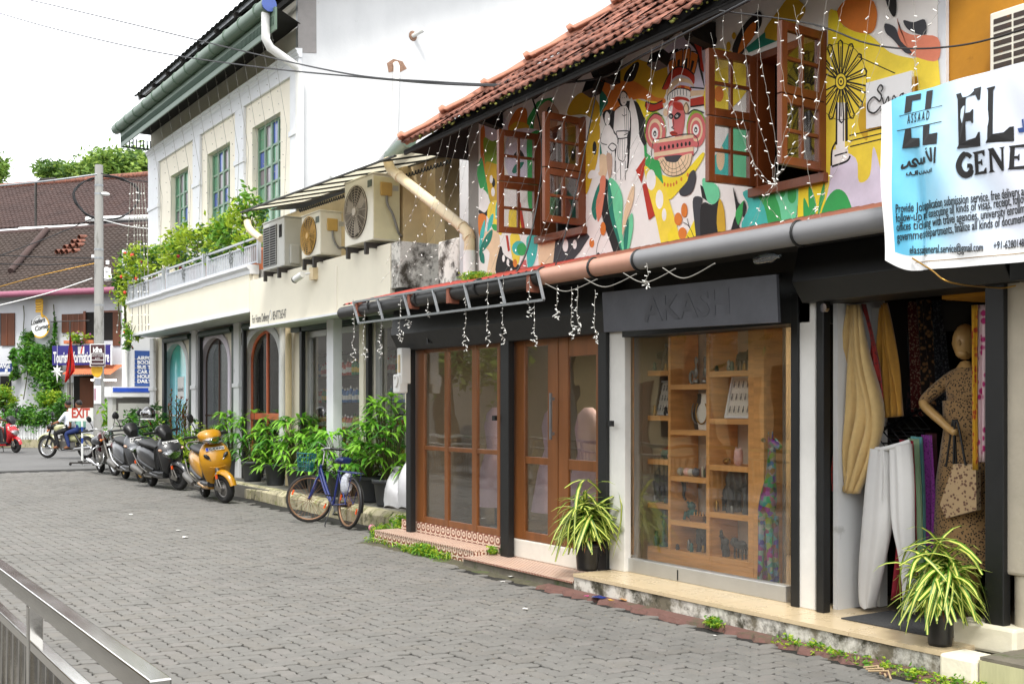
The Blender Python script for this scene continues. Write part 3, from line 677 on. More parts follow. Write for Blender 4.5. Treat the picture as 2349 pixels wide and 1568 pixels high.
for wi, (a, b) in enumerate(wins):
 g = .05; mb = MB(); x = XU + .12; z0, z1 = 4.75, 7.03
 mb.box(x, a, z0, x + .08, a + g, z1); mb.box(x, b - g, z0, x + .08, b, z1); mb.box(x, a + g, z1 - g, x + .08, b - g, z1)
 for zz in (5.42, 5.48): mb.box(x - .005, a + g, zz, x + .07, b - g, zz + .055)
 cw = (b - a - 2 * g) / 4
 for i in range(5):
  yc = a + g + cw * i; wd = .03 if i != 2 else .045; mb.box(x - .01, yc - wd, z0, x + .06, yc + wd, z1 - g)
 zl = [4.75, 5.1, 5.42, 5.535, 5.95, 6.25, 6.55, 6.98]
 for zz in (5.1, 5.86, 6.2, 6.55): mb.box(x - .006, a + g, zz - .02, x + .055, b - g, zz + .02)
 wn = mb.build('window', m_green, wb)
 rr = random.Random(wi + 3); zr = [(4.75, 5.08), (5.12, 5.42), (5.535, 5.84), (5.88, 6.18), (6.22, 6.53), (6.57, 6.98)]
 for i in range(4):
  for j, (p, q_) in enumerate(zr):
   bx('pane', panes[rr.choice((0, 0, 1, 2, 2))] if (i, j) != (1, 3) else panes[1], wn, x + .02, a + g + cw * i + .03, p, x + .03, a + g + cw * (i + 1) - .03, q_)
XE = 6.95
mb = MB(); mb.tube([(XE, 18.5, 8.40), (XE, 22, 8.41), (XE, 28.95, 8.42)], .125, 14); gt = mb.build('gutter', m_gutter_green, wb)
for i in range(13):
 y = 18.9 + i * .8; q = MB(); q.tube([Vector((XE + .128 * cos(a), y, 8.41 + .128 * sin(a))) for a in [2 * pi * i_ / 14 for i_ in range(14)]], .012, 4, closed=True); q.build('gutter_joint', m_gutter_green, wb)
m_bluecap = mat('blue_gutter_cap', '#3f5596', .5); MB().lathe([(.13, 0), (.13, .03)], (XE, 18.47, 8.40), 14, Rx(pi / 2)).build('gutter_cap', m_bluecap, wb)
mb = MB(); mb.prism([(XE + .06, 18.35, 8.34), (XE + .07, 18.35, 7.96), (XE + .10, 18.35, 7.96), (XE + .10, 18.35, 8.34)], (0, 10.45, 0)); fa = mb.build('fascia', m_gutter_green, wb)
mb = MB()
for i in range(150): y = 18.42 + i * .069; mb.box(XE + .058, y, 8.06, XE + .066, y + .03, 8.2)
tag(mb.build('fascia_slots', mat('dark_slot', '#33453a', .8), fa), kind='stuff')
mb = MB()
for i in range(9): x0 = XE + .1 + i * .085; mb.box(x0, 28.78, 8.0, x0 + .03, 28.8, 8.2)
mb.box(XE + .1, 28.77, 7.96, XU, 28.81, 8.0); mb.build('vent_grille', m_gutter_green, wb)
MB().quad((XE + .1, 18.4, 8.36), (XU - .02, 18.98, 8.36), (XU + .3, 28.85, 8.36), (XE + .1, 28.85, 8.36)).build('eave_soffit', m_dark, wb)
m_sheet = mat('weathered_roof_sheet', '#4b4d4b', .8, var=.2, scale=4, dirt=('#6a7048', .2, 6))
mb = MB(); n = 70; rs = .42
for i in range(n):
 a, b = 18.3 + 9.6 * i / n, 18.3 + 9.6 * (i + 1) / n; za, zb = (.03 * (i % 2), .03 * ((i + 1) % 2))
 mb.quad((7.1, a, 9.0 + za), (7.1, b, 9.0 + zb), (13, b, 9.0 + 5.9 * rs + zb), (13, a, 9.0 + 5.9 * rs + za))
mb.build('roof_sheet', m_sheet, wb)
for k, x in enumerate((7.22, 7.9, 8.7)):
 MB().bar((x, 18.3, 8.93 + (x - 7.1) * rs), (x, 27.85, 8.93 + (x - 7.1) * rs), .06, .09).build('purlin', m_steel if k == 0 else m_dark, wb)
y = 18.5
while y < 27.9:
 MB().bar((7.12, y, 8.9), (9.2, y, 8.9 + 2.08 * rs), .06, .08).build('roof_rafter', m_dark, wb); y += 1.12
MB().bar((7.5, 18.4, 8.72), (7.5, 27.4, 8.72), .08, .1).build('purlin', m_dark, wb)
p = [onY(px3(a), b * .36577, YG - .012) for a, b in ((1238, 0), (1355, 0), (1358, 333), (1243, 328))]; p[0].z += 1; p[1].z += 1
MB().prism(p, (0, .012, 0)).build('metal_plate', mat('grey_flashing', '#8a8683', .6, metal=.3, var=.12, dirt=('#6b655f', .2, 5)), wb)
pt = [Vector((XE, 18.62, 8.3)), Vector((XE, 18.62, 7.86)), Vector((XE + .1, 18.68, 7.74)), Vector((7.6, 18.86, 7.55)), Vector((7.68, 18.9, 7.42)), Vector((7.68, 18.9, 4.4))]
MB().tube(pt, .075, 12).build('drainpipe', m_pvc_wh, wb)
hole = [onY(860.2 + .4205 * a, .4205 * b, YG - .006) for a, b in ((65, 345), (100, 322), (150, 335), (174, 375), (140, 393), (108, 388), (75, 396))]
mb = MB(); mb.prism(hole, (0, .005, 0)); mb.build('broken_plaster', mat('exposed_brick', '#8d6f5c', .95, var=.4, scale=30, bump=.5), wb)
a = onY(860.2 + .4205 * 118, .4205 * 362, YG - .05); b = onY(905.5, 312, YG - .05)
MB().tube([a + Vector((0, .04, .05)), a, b, b + Vector((-.5, -.1, -.6)), b + Vector((-1.4, -.3, -1.0))], .06, 10).build('vent_pipe', m_pvc_wh, wb)
a = onY(947, 83, YG); MB().tube([a, a + Vector((.1, -.25, .07))], .04, 8).build('pipe_stub', m_pvc_wh, wb)
q = MB(); q.ball(a, (.09, .015, .1), 9, 5); q.build('broken_plaster', MATS['exposed_brick'], wb)
yb = [Yx(574, XB), Yx(px4(708), XB), Yx(px4(397), XB), Yx(289, XB)]
m_cream2 = mat('pale_cream_plaster', '#e2dcc9', .85, var=.05, scale=2, dirt=('#c9b787', .14, 2.5))
for i in range(3):
 a, b = sorted((yb[i], yb[i + 1])); xo = XB + .03 * i
 bx('balcony_front', m_cream2, wb, xo, a + .06, 3.25, xo + .15, b, 3.86)
 bx('balcony_joint', m_cream, wb, xo + .05, a, 3.25, xo + .15, a + .06, 3.9)
 bx('bottom_trim', m_trim, wb, xo - .02, a, 3.19, xo + .15, b, 3.25)
 mb = MB(); mb.prism([(xo + .15, a - .02, 3.84), (xo - .01, a - .02, 3.84), (xo - .02, a - .02, 3.9), (xo - .07, a - .02, 3.95), (xo - .07, a - .02, 4.0), (xo + .15, a - .02, 4.0)], (0, b - a + .03, 0)); mb.build('ledge', m_trim, wb)
bx('balcony_slab', m_white, wb, XB + .2, yb[0], 3.3, XU, yb[3], 3.93)
m_soff = mat('grey_soffit_panel', '#c2c4c4', .5, var=.06)
MB().quad((XB + .1, yb[0], 3.2), (XU + .1, yb[0], 3.2), (XU + .1, yb[3], 3.2), (XB + .1, yb[3], 3.2)).build('soffit', m_soff, wb)
bx('balcony_end', m_cream2, wb, XB + .02, yb[3] - .1, 3.2, XU, yb[3] + .02, 3.95)
m_rail = mat('grey_white_rail', '#aeb2b8', .5, var=.08)
for p0, p1 in ((296, 375), (384, 467.6), (478, 594)):
 a, b = sorted((Yx(p0, XB + .08), Yx(p1, XB + .08))); x = XB + .08
 mb = MB(); mb.box(x - .02, a, 4.43, x + .02, b, 4.465); mb.box(x - .015, a, 4.33, x + .015, b, 4.355); mb.box(x - .015, a, 4.03, x + .015, b, 4.055)
 mb.box(x - .03, a - .03, 4.0, x + .03, a + .03, 4.5); mb.box(x - .03, b - .03, 4.0, x + .03, b + .03, 4.5)
 rl = mb.build('railing', m_rail, wb); n = max(8, int((b - a) / .095))
 bm_ = None
 for i in range(1, n):
  y = a + (b - a) * i / n
  if bm_ is None: bm_ = bx('baluster', m_rail, rl, x - .011, y - .012, 4.055, x + .011, y + .012, 4.33); y00 = y
  else:
   c = bm_.copy(); COL.objects.link(c); c.location = (0, y - y00, 0)
 yc = (a + b) / 2; mb = MB()
 for k in range(6):
  aa = k * pi / 3; mb.tube([Vector((x - .03, yc + .05 * cos(aa) + .035 * cos(t), 4.24 + .09 * sin(aa) + .035 * sin(t))) for t in [2 * pi * j / 8 for j in range(8)]], .009, 4, closed=True)
 mb.build('scroll_ornament', m_steel, rl)
fy0, fy1 = 13.35, Yx(574, 6.68)
bx('delivery_fascia', m_cream2, wb, 6.68, fy0, 2.93, 6.84, fy1, 3.72)
MB().box(6.66, fy0, 2.90, 6.85, fy1, 2.932).build('bottom_trim', m_trim, wb)
bx('fascia_joint', m_cream, wb, 6.672, Yx(772, 6.68) - .025, 2.94, 6.682, Yx(772, 6.68) + .025, 3.6)
MB().quad((6.84, fy0, 2.94), (XA + .1, fy0, 2.94), (XA + .1, fy1, 2.94), (6.84, fy1, 2.94)).build('soffit', m_soff, wb)
Mt_ = axes((0, -1, 0), (0, 0, 1), (-1, 0, 0))
text_mb('For Home Delivery', .2, Mt_, (6.678, Yx(578.5, 6.68), 2.985), width=Yx(578.5, 6.68) - Yx(617, 6.68)).build('lettering', m_ink, wb)
text_mb('8547726547', .2, Mt_, (6.678, Yx(626, 6.68), 2.985), width=Yx(626, 6.68) - Yx(656.5, 6.68)).build('lettering', m_ink, wb)
q = MB(); yq = Yx(621.5, 6.68); q.tube([Vector((6.677, yq + .055 * cos(t), 3.07 + .075 * sin(t))) for t in [2 * pi * j / 14 for j in range(14)]], .006, 4, closed=True); q.build('phone_emblem', m_soff, wb)
m_mould = mat('mould_stained_render', '#d5d2ca', .9, var=.08, scale=4, bump=.3, bscale=16, dirt=[('#4a443c', .6, 3.2), ('#23211e', .5, 6), ('#8c8474', .3, 12)])
bx('mouldy_block', m_mould, wb, 6.69, 13.1, 3.12, 7.6, 13.349, 3.72, bevel=.01)
bx('mouldy_block', m_dark, wb, 6.72, 13.08, 2.8, 7.6, 13.3, 3.118)
m_cream3 = mat('stained_cream_wall', '#cbb68c', .9, var=.12, scale=3, dirt=[('#6f5f43', .25, 3), ('#3c352a', .12, 8)])
bx('recess_wall', m_cream3, wb, 7.35, 13.36, 3.72, 7.5, 19.0, 4.9); bx('recess_wall', m_cream3, wb, 7.0, 13.6, 3.72, 8.6, 13.75, 5.0)
bx('recess_post', m_wallgrey, wb, 7.9, 12.5, 3.0, 8.1, 13.4, 5.0)
bx('recess_wall', m_white, wb, 6.78, 10.9, 2.9, 6.95, 11.72, 4.7)
bx('recess_pier', m_mould, wb, 6.75, 11.73, 2.8, 7.1, 12.2, 3.6, bevel=.02)
bx('dark_recess', m_dark, wb, 8.2, 10.9, 2.8, 8.4, 13.5, 5.0)
mb = MB(); mb.box(XA + .02, Yx(653, XA), .2, XA + .25, Yx(653, XA) + .02, 3.2)
arch_px = [(402, 600, 'film'), (685, 930, 'brown'), (1033, 1335, 'orange')]
m_lav = mat('lilac_white_reveal', '#cfc8d2', .8, var=.05); m_film = None
def film_mat():
 m = bpy.data.materials.new('blue_shop_poster'); m.use_nodes = True; n = m.node_tree.nodes; L = m.node_tree.links
 tc = n.new('ShaderNodeTexCoord'); sp = n.new('ShaderNodeSeparateXYZ'); L.new(tc.outputs['Object'], sp.inputs[0])
 nz = n.new('ShaderNodeTexNoise'); nz.inputs['Scale'].default_value = .8; L.new(tc.outputs['Object'], nz.inputs['Vector'])
 ad = n.new('ShaderNodeMath'); ad.operation = 'MULTIPLY_ADD'; ad.inputs[1].default_value = .8; L.new(nz.outputs['Fac'], ad.inputs[0]); L.new(sp.outputs['Z'], ad.inputs[2])
 mr = n.new('ShaderNodeMapRange'); mr.inputs['From Min'].default_value = .9; mr.inputs['From Max'].default_value = 3.4; L.new(ad.outputs[0], mr.inputs['Value'])
 cr = n.new('ShaderNodeValToRGB'); e = cr.color_ramp.elements; e[0].color = (*lin('#6cc6ea'), 1); e[1].color = (*lin('#49b89a'), 1)
 x = e.new(.45); x.color = (*lin('#9bdcf0'), 1); x = e.new(.7); x.color = (*lin('#7dd2d8'), 1)
 L.new(mr.outputs[0], cr.inputs[0]); L.new(cr.outputs[0], n['Principled BSDF'].inputs['Base Color']); n['Principled BSDF'].inputs['Roughness'].default_value = .15; return m
def arch_curve(yc, hw, zs, za, n=10):
 pts = []
 for i in range(n + 1):
  t = i / n; pts.append((yc + hw * (1 - t ** 1.9), zs + (za - zs) * (1 - (1 - t) ** 1.7) if t < 1 else za))
 L_ = pts; Rr = [(2 * yc - y, z) for y, z in pts[::-1]][1:]
 return L_ + Rr
m_orange = mat('orange_gloss_paint', '#cf6b45', .4, var=.08)
m_browngl = mat('brown_door_timber', '#4a342a', .5, var=.2)
for a, b, kind in arch_px:
 y1, y0 = Yx(px4(a), XA), Yx(px4(b), XA); yc = (y0 + y1) / 2; hw = (y1 - y0) / 2 - .13; z0 = .212
 inn = [(yc + hw, z0), ] + arch_curve(yc, hw, 2.45, 3.0) + [(yc - hw, z0)]
 out = [(y1 + .04, z0)] + [(y1 + .04, 2.5), (y1 + .04, 3.2), (y0 - .04, 3.2), (y0 - .04, 2.5)] + [(y0 - .04, z0)]
 mb = MB(); n = len(inn); vi = [(XA, y, z) for y, z in inn]; vd = [(XA + .24, y, z) for y, z in inn]
 full = [(XA, y1 + .04, z0), (XA, y1 + .04, 3.2)] 
 mb.mi = 0
 for i in range(n - 1):
  (ya, za), (yb_, zb) = inn[i], inn[i + 1]
  if i < n // 2: oa, ob = (y1 + .04, za), (y1 + .04, zb)
  else: oa, ob = (y0 - .04, za), (y0 - .04, zb)
  mb.add([(XA, ya, za), (XA, yb_, zb), (XA, *ob), (XA, *oa)], [[0, 1, 2, 3]])
 mb.quad((XA, y1 + .04, 3.0), (XA, y0 - .04, 3.0), (XA, y0 - .04, 3.2), (XA, y1 + .04, 3.2))
 o = mb.build('arch_wall', m_cream, wb)
 mb = MB(); w_ = .13; o2 = [(yc + hw + w_, z0)] + arch_curve(yc, hw + w_, 2.45, 3.0 + .15) + [(yc - hw - w_, z0)]
 for i in range(n - 1):
  A = [(XA - .03, *inn[i]), (XA - .03, *inn[i + 1]), (XA - .03, *o2[i + 1]), (XA - .03, *o2[i])]; mb.add(A, [[0, 1, 2, 3]])
  mb.add([(XA - .03, *inn[i]), (XA - .03, *inn[i + 1]), (XA + .12, *inn[i + 1]), (XA + .12, *inn[i])], [[0, 1, 2, 3]])
  mb.add([(XA - .03, *o2[i]), (XA - .03, *o2[i + 1]), (XA + .0, *o2[i + 1]), (XA + .0, *o2[i])], [[0, 1, 2, 3]])
 mb.build('arch_surround', m_white if kind != 'brown' else m_lav, wb)
 pl = [(XA + .10, y, z) for y, z in inn]
 if kind == 'film':
  d = MB().prism(pl, (.02, 0, 0)).build('poster_panel', film_mat(), wb)
  bx('poster_label', m_plate, d, XA + .092, yc - .28, 1.75, XA + .099, yc + .2, 2.25)
  text_mb('skinvit', .16, Mt_, (XA + .09, yc + .17, 1.92), width=.42).build('lettering', m_ink, d)
  bx('poster_rail', m_trim, d, XA + .082, yc - hw, 1.36, XA + .099, yc + hw, 1.39)
  for dy in (-.3, .2):
   q = MB(); q.prism([(XA + .095, yc + dy + v * .07, .3 + u) for u, v in ((0, -1), (0, 1), (.5, 1), (.75, .5), (.95, .35), (.95, -.35), (.75, -.5), (.5, -1))], (.004, 0, 0)); q.build('poster_bottle', mat('poster_pale_blue', '#a9d8ea', .2), d)
 else:
  pane = MB().prism(pl, (.006, 0, 0)).build('arch_pane', m_glass_dk, wb)
  fm = m_orange if kind == 'orange' else m_browngl
  mb = MB(); t = .05 if kind == 'orange' else .03
  i2 = [(yc + (y - yc) * (1 - t / hw), z - (t if z > 1 else -t)) for y, z in inn]
  for i in range(n - 1):
   mb.add([(XA + .08, *inn[i]), (XA + .08, *inn[i + 1]), (XA + .08, *i2[i + 1]), (XA + .08, *i2[i])], [[0, 1, 2, 3]])
   mb.add([(XA + .08, *i2[i]), (XA + .08, *i2[i + 1]), (XA + .105, *i2[i + 1]), (XA + .105, *i2[i])], [[0, 1, 2, 3]])
  mb.box(XA + .075, yc - .025, z0, XA + .105, yc + .025, 2.95)
  mb.box(XA + .07, yc - hw, 1.34 if kind == 'orange' else 1.38, XA + .106, yc + hw, 1.46 if kind == 'orange' else 1.41)
  mb.build('arch_frame', fm, wb)
m_dkgreen = mat('dark_green_shutter_guide', '#24382b', .5, var=.15)
for a, b, m in ((387, 402, m_black), (598, 613, m_dkgreen), (669, 682, m_black), (930, 944, m_dkgreen), (1013, 1024, m_black), (1335, 1357, m_dkgreen), (1463, 1479, m_black), (1984, 2002, m_black)):
 y0, y1 = sorted((Yx(px4(a), XA - .1), Yx(px4(b), XA - .1))); bx('shutter_guide', m, wb, XA - .1, y0, .212, XA - .03, y1, 3.1)
for a, b, m in ((402, 598, 0), (682, 930, 0), (1024, 1335, 0)):
 y0, y1 = sorted((Yx(px4(a), XA - .1), Yx(px4(b), XA - .1))); MB().tube([(XA - .08, y0, 3.1), (XA - .08, y1, 3.1)], .07, 8).build('roller_shutter', m_dkgreen, wb)
for a, b in ((290, 336), (615, 668), (945, 1010)):
 y0, y1 = sorted((Yx(px4(a), 7.38), Yx(px4(b), 7.38)))
 mb = MB(); y0 += (y1 - y0) * .35; mb.box(7.38, y0, .212, 7.44, y1, 3.2); mb.box(7.36, y0 - .03, 1.95, 7.45, y1 + .03, 2.03); mb.build('column', m_white, wb, bevel=.008)
bx('corner_wall', m_cream, wb, XA, Yx(px4(387), XA), .2, XA + .2, Yx(px4(336), XA) + .4, 3.2)
def Ya(x): return Yx(px4(x), XA)
for a, b, m, x0 in ((1357, 1462, m_cream, XA), (1479, 1525, m_cream, XA), (1950, 1984, m_cream2, XA - .04), (2004, 2058, m_cream, XA), (2290, 2420, m_cream, XA)):
 y0, y1 = sorted((Ya(a), Ya(b))); bx('pier', m, wb, x0, y0, .212, XA + .2, y1, 2.95)
bx('pier', m_cream, wb, XA, 12.4, .212, XA + .2, Ya(2420), 2.95)
MB().tube([(XA - .12, Ya(1386), .212), (XA - .12, Ya(1386), 3.0)], .06, 10).build('downpipe', m_pvc_wh, wb)
MB().tube([(XA - .1, Ya(1420), .212), (XA - .1, Ya(1420), 3.0)], .055, 10).build('downpipe', m_pvc_cr, wb)
for a, b in ((1525, 1672), (1728, 1948), (2060, 2290)):
 y0, y1 = sorted((Ya(a), Ya(b))); mb = MB(); mb.box(XA, y1 - .1, .3, XA + .06, y1, 2.85); mb.box(XA, y0, 2.75, XA + .06, y1 - .1, 2.85); mb.box(XA, y0, .212, XA + .06, y1, .3); f_ = mb.build('shop_window', m_alu, wb)
 bx('pane', m_glass, f_, XA + .03, y0, .3, XA + .036, y1 - .1, 2.75)
y0, y1 = sorted((Yx(px4(1675), 7.15), Yx(px4(1727), 7.15))); bx('column', m_trim, wb, 7.15, y0, .212, 7.3, y1, 2.94, bevel=.006)
bx('header', m_dkgreen, wb, XA - .1, 12.4, 2.86, XA + .2, fy1, 3.0)
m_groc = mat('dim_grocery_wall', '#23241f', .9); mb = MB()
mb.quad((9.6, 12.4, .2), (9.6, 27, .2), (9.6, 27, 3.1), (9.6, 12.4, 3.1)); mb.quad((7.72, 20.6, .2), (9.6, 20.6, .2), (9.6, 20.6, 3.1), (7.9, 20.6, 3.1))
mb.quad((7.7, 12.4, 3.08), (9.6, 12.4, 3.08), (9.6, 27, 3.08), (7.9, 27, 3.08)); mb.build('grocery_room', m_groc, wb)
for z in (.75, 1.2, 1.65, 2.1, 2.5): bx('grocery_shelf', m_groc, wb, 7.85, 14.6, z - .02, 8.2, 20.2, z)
# ================================================================ canopy, air-conditioner units, camera, pipes
m_acw = mat('aged_white_enamel', '#dcd7c6', .5, var=.06, scale=4, dirt=[('#a8923e', .16, 4), ('#6d5f3a', .1, 8)])
m_acy = mat('yellow_stained_enamel', '#d6cfa9', .5, var=.1, scale=3, dirt=[('#a89a2c', .3, 3), ('#6b4f22', .12, 12)])
m_acg = mat('grey_enamel', '#b5b5ae', .45, var=.06, scale=4)
m_fan = mat('fan_guard_grey', '#a59a88', .5, var=.1); m_fany = mat('fan_guard_yellowed', '#c39a4c', .5, var=.12)
m_brk = mat('rusty_bracket_steel', '#34302c', .7, var=.2, dirt=('#6b3f22', .2, 8))
def ac_unit(x, y0, y1, z0, z1, dep, label, m, mside, fan, style):
 t = thing('air_conditioner', label, 'air conditioner', (x + dep / 2, (y0 + y1) / 2, z0), group='outdoor air conditioner units')
 bx('casing', m, t, x, y0, z0 + .02, x + dep, y1, z1, bevel=.012)
 bx('side_panel', mside, t, x + .01, y0 - .006, z0 + .04, x + dep - .01, y0 - .001, z1 - .03)
 q = MB(); q.box(x - .01, y0 - .012, z1 - .002, x + dep + .01, y1 + .01, z1 + .018); q.build('top_cover', m, t, bevel=.004)
 for yb in (y0 + .12, y1 - .2):
  q = MB(); q.box(x - .05, yb, z0 - .07, x + dep + .5, yb + .05, z0 + .0); q.box(x - .05, yb, z0 - .16, x - .0, yb + .05, z0 - .07); q.build('bracket', m_brk, t)
 H_ = z1 - z0
 if style == 'fan':
  yc = y1 - (y1 - y0) * .42; zc = (z0 + z1) / 2 + .01; r = H_ * .43 if H_ < .8 else H_ * .40
  q = MB(); q.lathe([(r, -.004), (r, .0), (r * .2, .0)], (x - .004, yc, zc), 28, Ry(-pi / 2), caps=False); q.build('fan_well', mat('fan_well_dark', '#3d362c', .8), t)
  q = MB()
  for k in range(9):
   rr = r * (.2 + .8 * k / 8); q.tube([Vector((x - .02 - .012 * (1 - k / 8), yc + rr * cos(a), zc + rr * sin(a))) for a in [2 * pi * i / 28 for i in range(28)]], .004 if k < 8 else .008, 4, closed=True)
  for k in range(16):
   a = 2 * pi * k / 16; q.tube([Vector((x - .03, yc + r * .15 * cos(a), zc + r * .15 * sin(a))), Vector((x - .018, yc + r * cos(a), zc + r * sin(a)))], .0045, 4)
  q.lathe([(r * .17, .0), (r * .15, .02)], (x - .02, yc, zc), 14, Ry(-pi / 2)); q.build('fan_guard', fan, t)
  q = MB()
  for k in range(3):
   a = 2 * pi * k / 3; q.add([Vector((x - .007, yc + r * u * cos(a + da), zc + r * u * sin(a + da))) for u, da in ((.15, 0), (.85, .1), (.9, .7), (.5, .9))], [[0, 1, 2, 3]])
  q.build('fan_blade', fan, t)
  bx('maker_badge', mat('badge_dark', '#3b4a3c', .5), t, x - .005, y0 + .03, z1 - .16, x - .001, y0 + .16, z1 - .07)
 else:
  q = MB(); n = 16
  for k in range(n + 1): zz = z0 + .08 + (H_ - .16) * k / n; q.box(x - .012, y0 + .34 * (y1 - y0), zz - .006, x - .004, y1 - .04, zz + .006)
  for k in range(3): yy_ = y0 + .36 * (y1 - y0) + (y1 - y0) * .6 * k / 2; q.box(x - .014, yy_ - .006, z0 + .08, x - .003, yy_ + .006, z1 - .08)
  q.build('grille', mat('grille_grey', '#8b8b86', .5), t)
  bx('grille_well', m_dark, t, x - .003, y0 + .34 * (y1 - y0), z0 + .07, x - .0005, y1 - .04, z1 - .07)
  bx('maker_badge', m_dark, t, x - .004, y0 + .1, z1 - .3, x - .001, y0 + .22, z1 - .1)
  q = MB(); q.prism([(x - .004, y0 + .16 + .03 * cos(a_), z1 - .17 + .03 * sin(a_)) for a_ in (pi / 2, pi / 2 + 2.09, pi / 2 + 4.19)], (.002, 0, 0)); q.build('maker_badge', mat('badge_red', '#c03a30', .5), t)
  bx('valve_cover', m, t, x + .08, y0 - .05, z0 + .05, x + dep - .05, y0 - .006, z0 + .36, bevel=.02)
 if style == 'fan':
  bx('terminal_box', mat('yellowed_plastic', '#c3a05a', .5, var=.12), t, x + .1, y0 - .03, z1 - .28, x + .27, y0 - .006, z1 - .1, bevel=.012)
  pts = crv([(x + .19, y0 - .02, z1 - .28), (x + .2, y0 - .03, z1 - .4), (x + .27, y0 - .04, z1 - .52), (x + .36, y0 - .03, z0 + .14), (x + .45, y0 + .03, z0 + .1)], 5)
  MB().tube(pts, .017, 7).build('conduit', mat('grey_conduit', '#7f7d78', .5), t)
  bx('rating_label', m_acg, t, x + .29, y0 - .009, z1 - .2, x + .37, y0 - .0065, z1 - .13)
 return t
ac_unit(6.56, 13.62, 14.52, 3.77, 4.66, .40, 'largest yellow-stained air conditioner unit with round fan, next to the diagonal drainpipe', m_acw, m_acy, m_fan, 'fan')
ac_unit(6.58, 15.42, 16.12, 3.78, 4.43, .34, 'middle air conditioner unit with yellowed round fan guard under the canopy', m_acw, m_acw, m_fany, 'fan')
ac_unit(6.58, 16.82, 17.75, 3.76, 4.54, .30, 'grey air conditioner unit with square dark grille beside the balcony railing', m_acg, m_acg, m_fan, 'grille')
t = thing('air_conditioner', 'rusty louvred white air conditioner on the ochre wall above the blue banner', 'air conditioner', (6.3, 3.5, 3.3), group='outdoor air conditioner units')
y1 = onX(2270, 80, 6.28).y
bx('casing', m_acw, t, 6.28, y1 - .85, 3.25, 6.58, y1, 4.02, bevel=.01)
q = MB()
for k in range(15):
 z = 3.3 + .046 * k
 for a, b in ((.03, .15), (.165, .28)): q.box(6.276, y1 - b, z, 6.2805, y1 - a, z + .03)
q.build('louvre', mat('rusty_louvre', '#3a302a', .8, var=.3, dirt=('#8a5a24', .35, 14)), t)
bx('bracket', m_steel, t, 6.5, y1 + .06, 3.1, 6.53, y1 + .1, 3.85); bx('bracket', m_steel, t, 6.4, y1 - .5, 3.19, 6.63, y1 - .45, 3.247)
can = thing('canopy', 'sloping translucent sheet canopy on dark steel ribs above the air conditioner units', 'canopy', (6.6, 14.6, 4.5))
m_can = mat('translucent_sheet', '#d9d3bd', .6, var=.08, scale=3, trans=.45, dirt=('#8a8468', .15, 4))
def cz(x, y): return 4.60 + .05 * (y - 14.6) / 2.7 + (x - 6.1) * .24
mb = MB(); mb.quad((6.05, 12.0, cz(6.05, 12.0)), (6.05, 17.35, cz(6.05, 17.35)), (7.1, 17.35, cz(7.1, 17.35)), (7.1, 12.0, cz(7.1, 12.0))); mb.build('sheet', m_can, can)
for k in range(8):
 y = 12.4 + k * .69; MB().bar((6.05, y, cz(6.05, y) - .012), (7.1, y, cz(7.1, y) - .012), .04, .02).build('rib', m_black, can)
for x in (6.07, 7.08): MB().bar((x, 12.0, cz(x, 12.0) - .01), (x, 17.35, cz(x, 17.35) - .01), .035, .018).build('purlin', m_black, can)
q = MB()
for k in range(58):
 y = 12.4 + k * .085; q.tube([Vector((7.02, y + .04 * cos(a), cz(7.0, y) - .10 + .05 * sin(a))) for a in [pi + pi * i / 6 for i in range(7)]], .012, 4)
tag(q.build('scalloped_valance', m_black, can), kind='stuff')
MB().tube([(6.2, 11.9, 4.72), (6.9, 13.8, 4.95)], .09, 10).build('gutter', m_gutter_green, can)
MB().quad((7.1, 12.5, 4.9), (7.1, 18.9, 4.98), (8.6, 18.9, 5.2), (8.6, 12.5, 5.1)).build('back_sheet', m_sheet, can)
pp = [onX(890, 365, 6.3), onX(895, 385, 6.3), onX(916, 405, 6.3), onX(1060, 520, 6.34), onX(1076, 545, 6.34), onX(1077, 575, 6.34), onX(1077, 655, 6.34)]
dp = thing('drainpipe', 'cream drainpipe running diagonally past the air conditioners to the mural corner', 'drainpipe', pp[-1])
MB().tube(crv(pp[:6], 3), .062, 12).build('pipe', m_pvc_cr, dp); MB().tube([pp[5], pp[6]], .07, 12).build('lower_pipe', m_pvc_wh, dp)
for i in (2, 3, 4): MB().tube([pp[i] + (pp[i - 1] - pp[i]).normalized() * .03, pp[i] - (pp[i - 1] - pp[i]).normalized() * .03], .07, 12).build('collar', m_pvc_cr, dp)
ep = [onX(px, py, 6.6) for px, py in ((567, 507), (570, 520), (580, 533), (600, 548))]
tag(MB().tube(crv(ep, 3), .06, 10).build('drain_elbow', m_pvc_cr), 'short cream drain elbow hanging from the left end of the canopy', 'drainpipe')
c = onX(690, 630, 6.5); cc = thing('security_camera', 'white bullet security camera on the cream fascia below the air conditioners', 'camera', c)
q = MB(); q.tube([c + Vector((-.03, .16, -.06)), c + Vector((0, -.08, .0))], .05, 12); q.build('body', m_pvc_wh, cc)
MB().tube([c + Vector((-.032, .175, -.064)), c + Vector((-.028, .15, -.056))], .053, 12).build('hood', m_black, cc)
MB().tube([c, c + Vector((.1, -.1, .02)), c + Vector((.18, -.12, .03))], .02, 8).build('arm', m_pvc_wh, cc)
bx('junction_box', m_pvc_cr, cc, 6.60, c.y - .22, c.z - .08, 6.679, c.y - .08, c.z + .1)
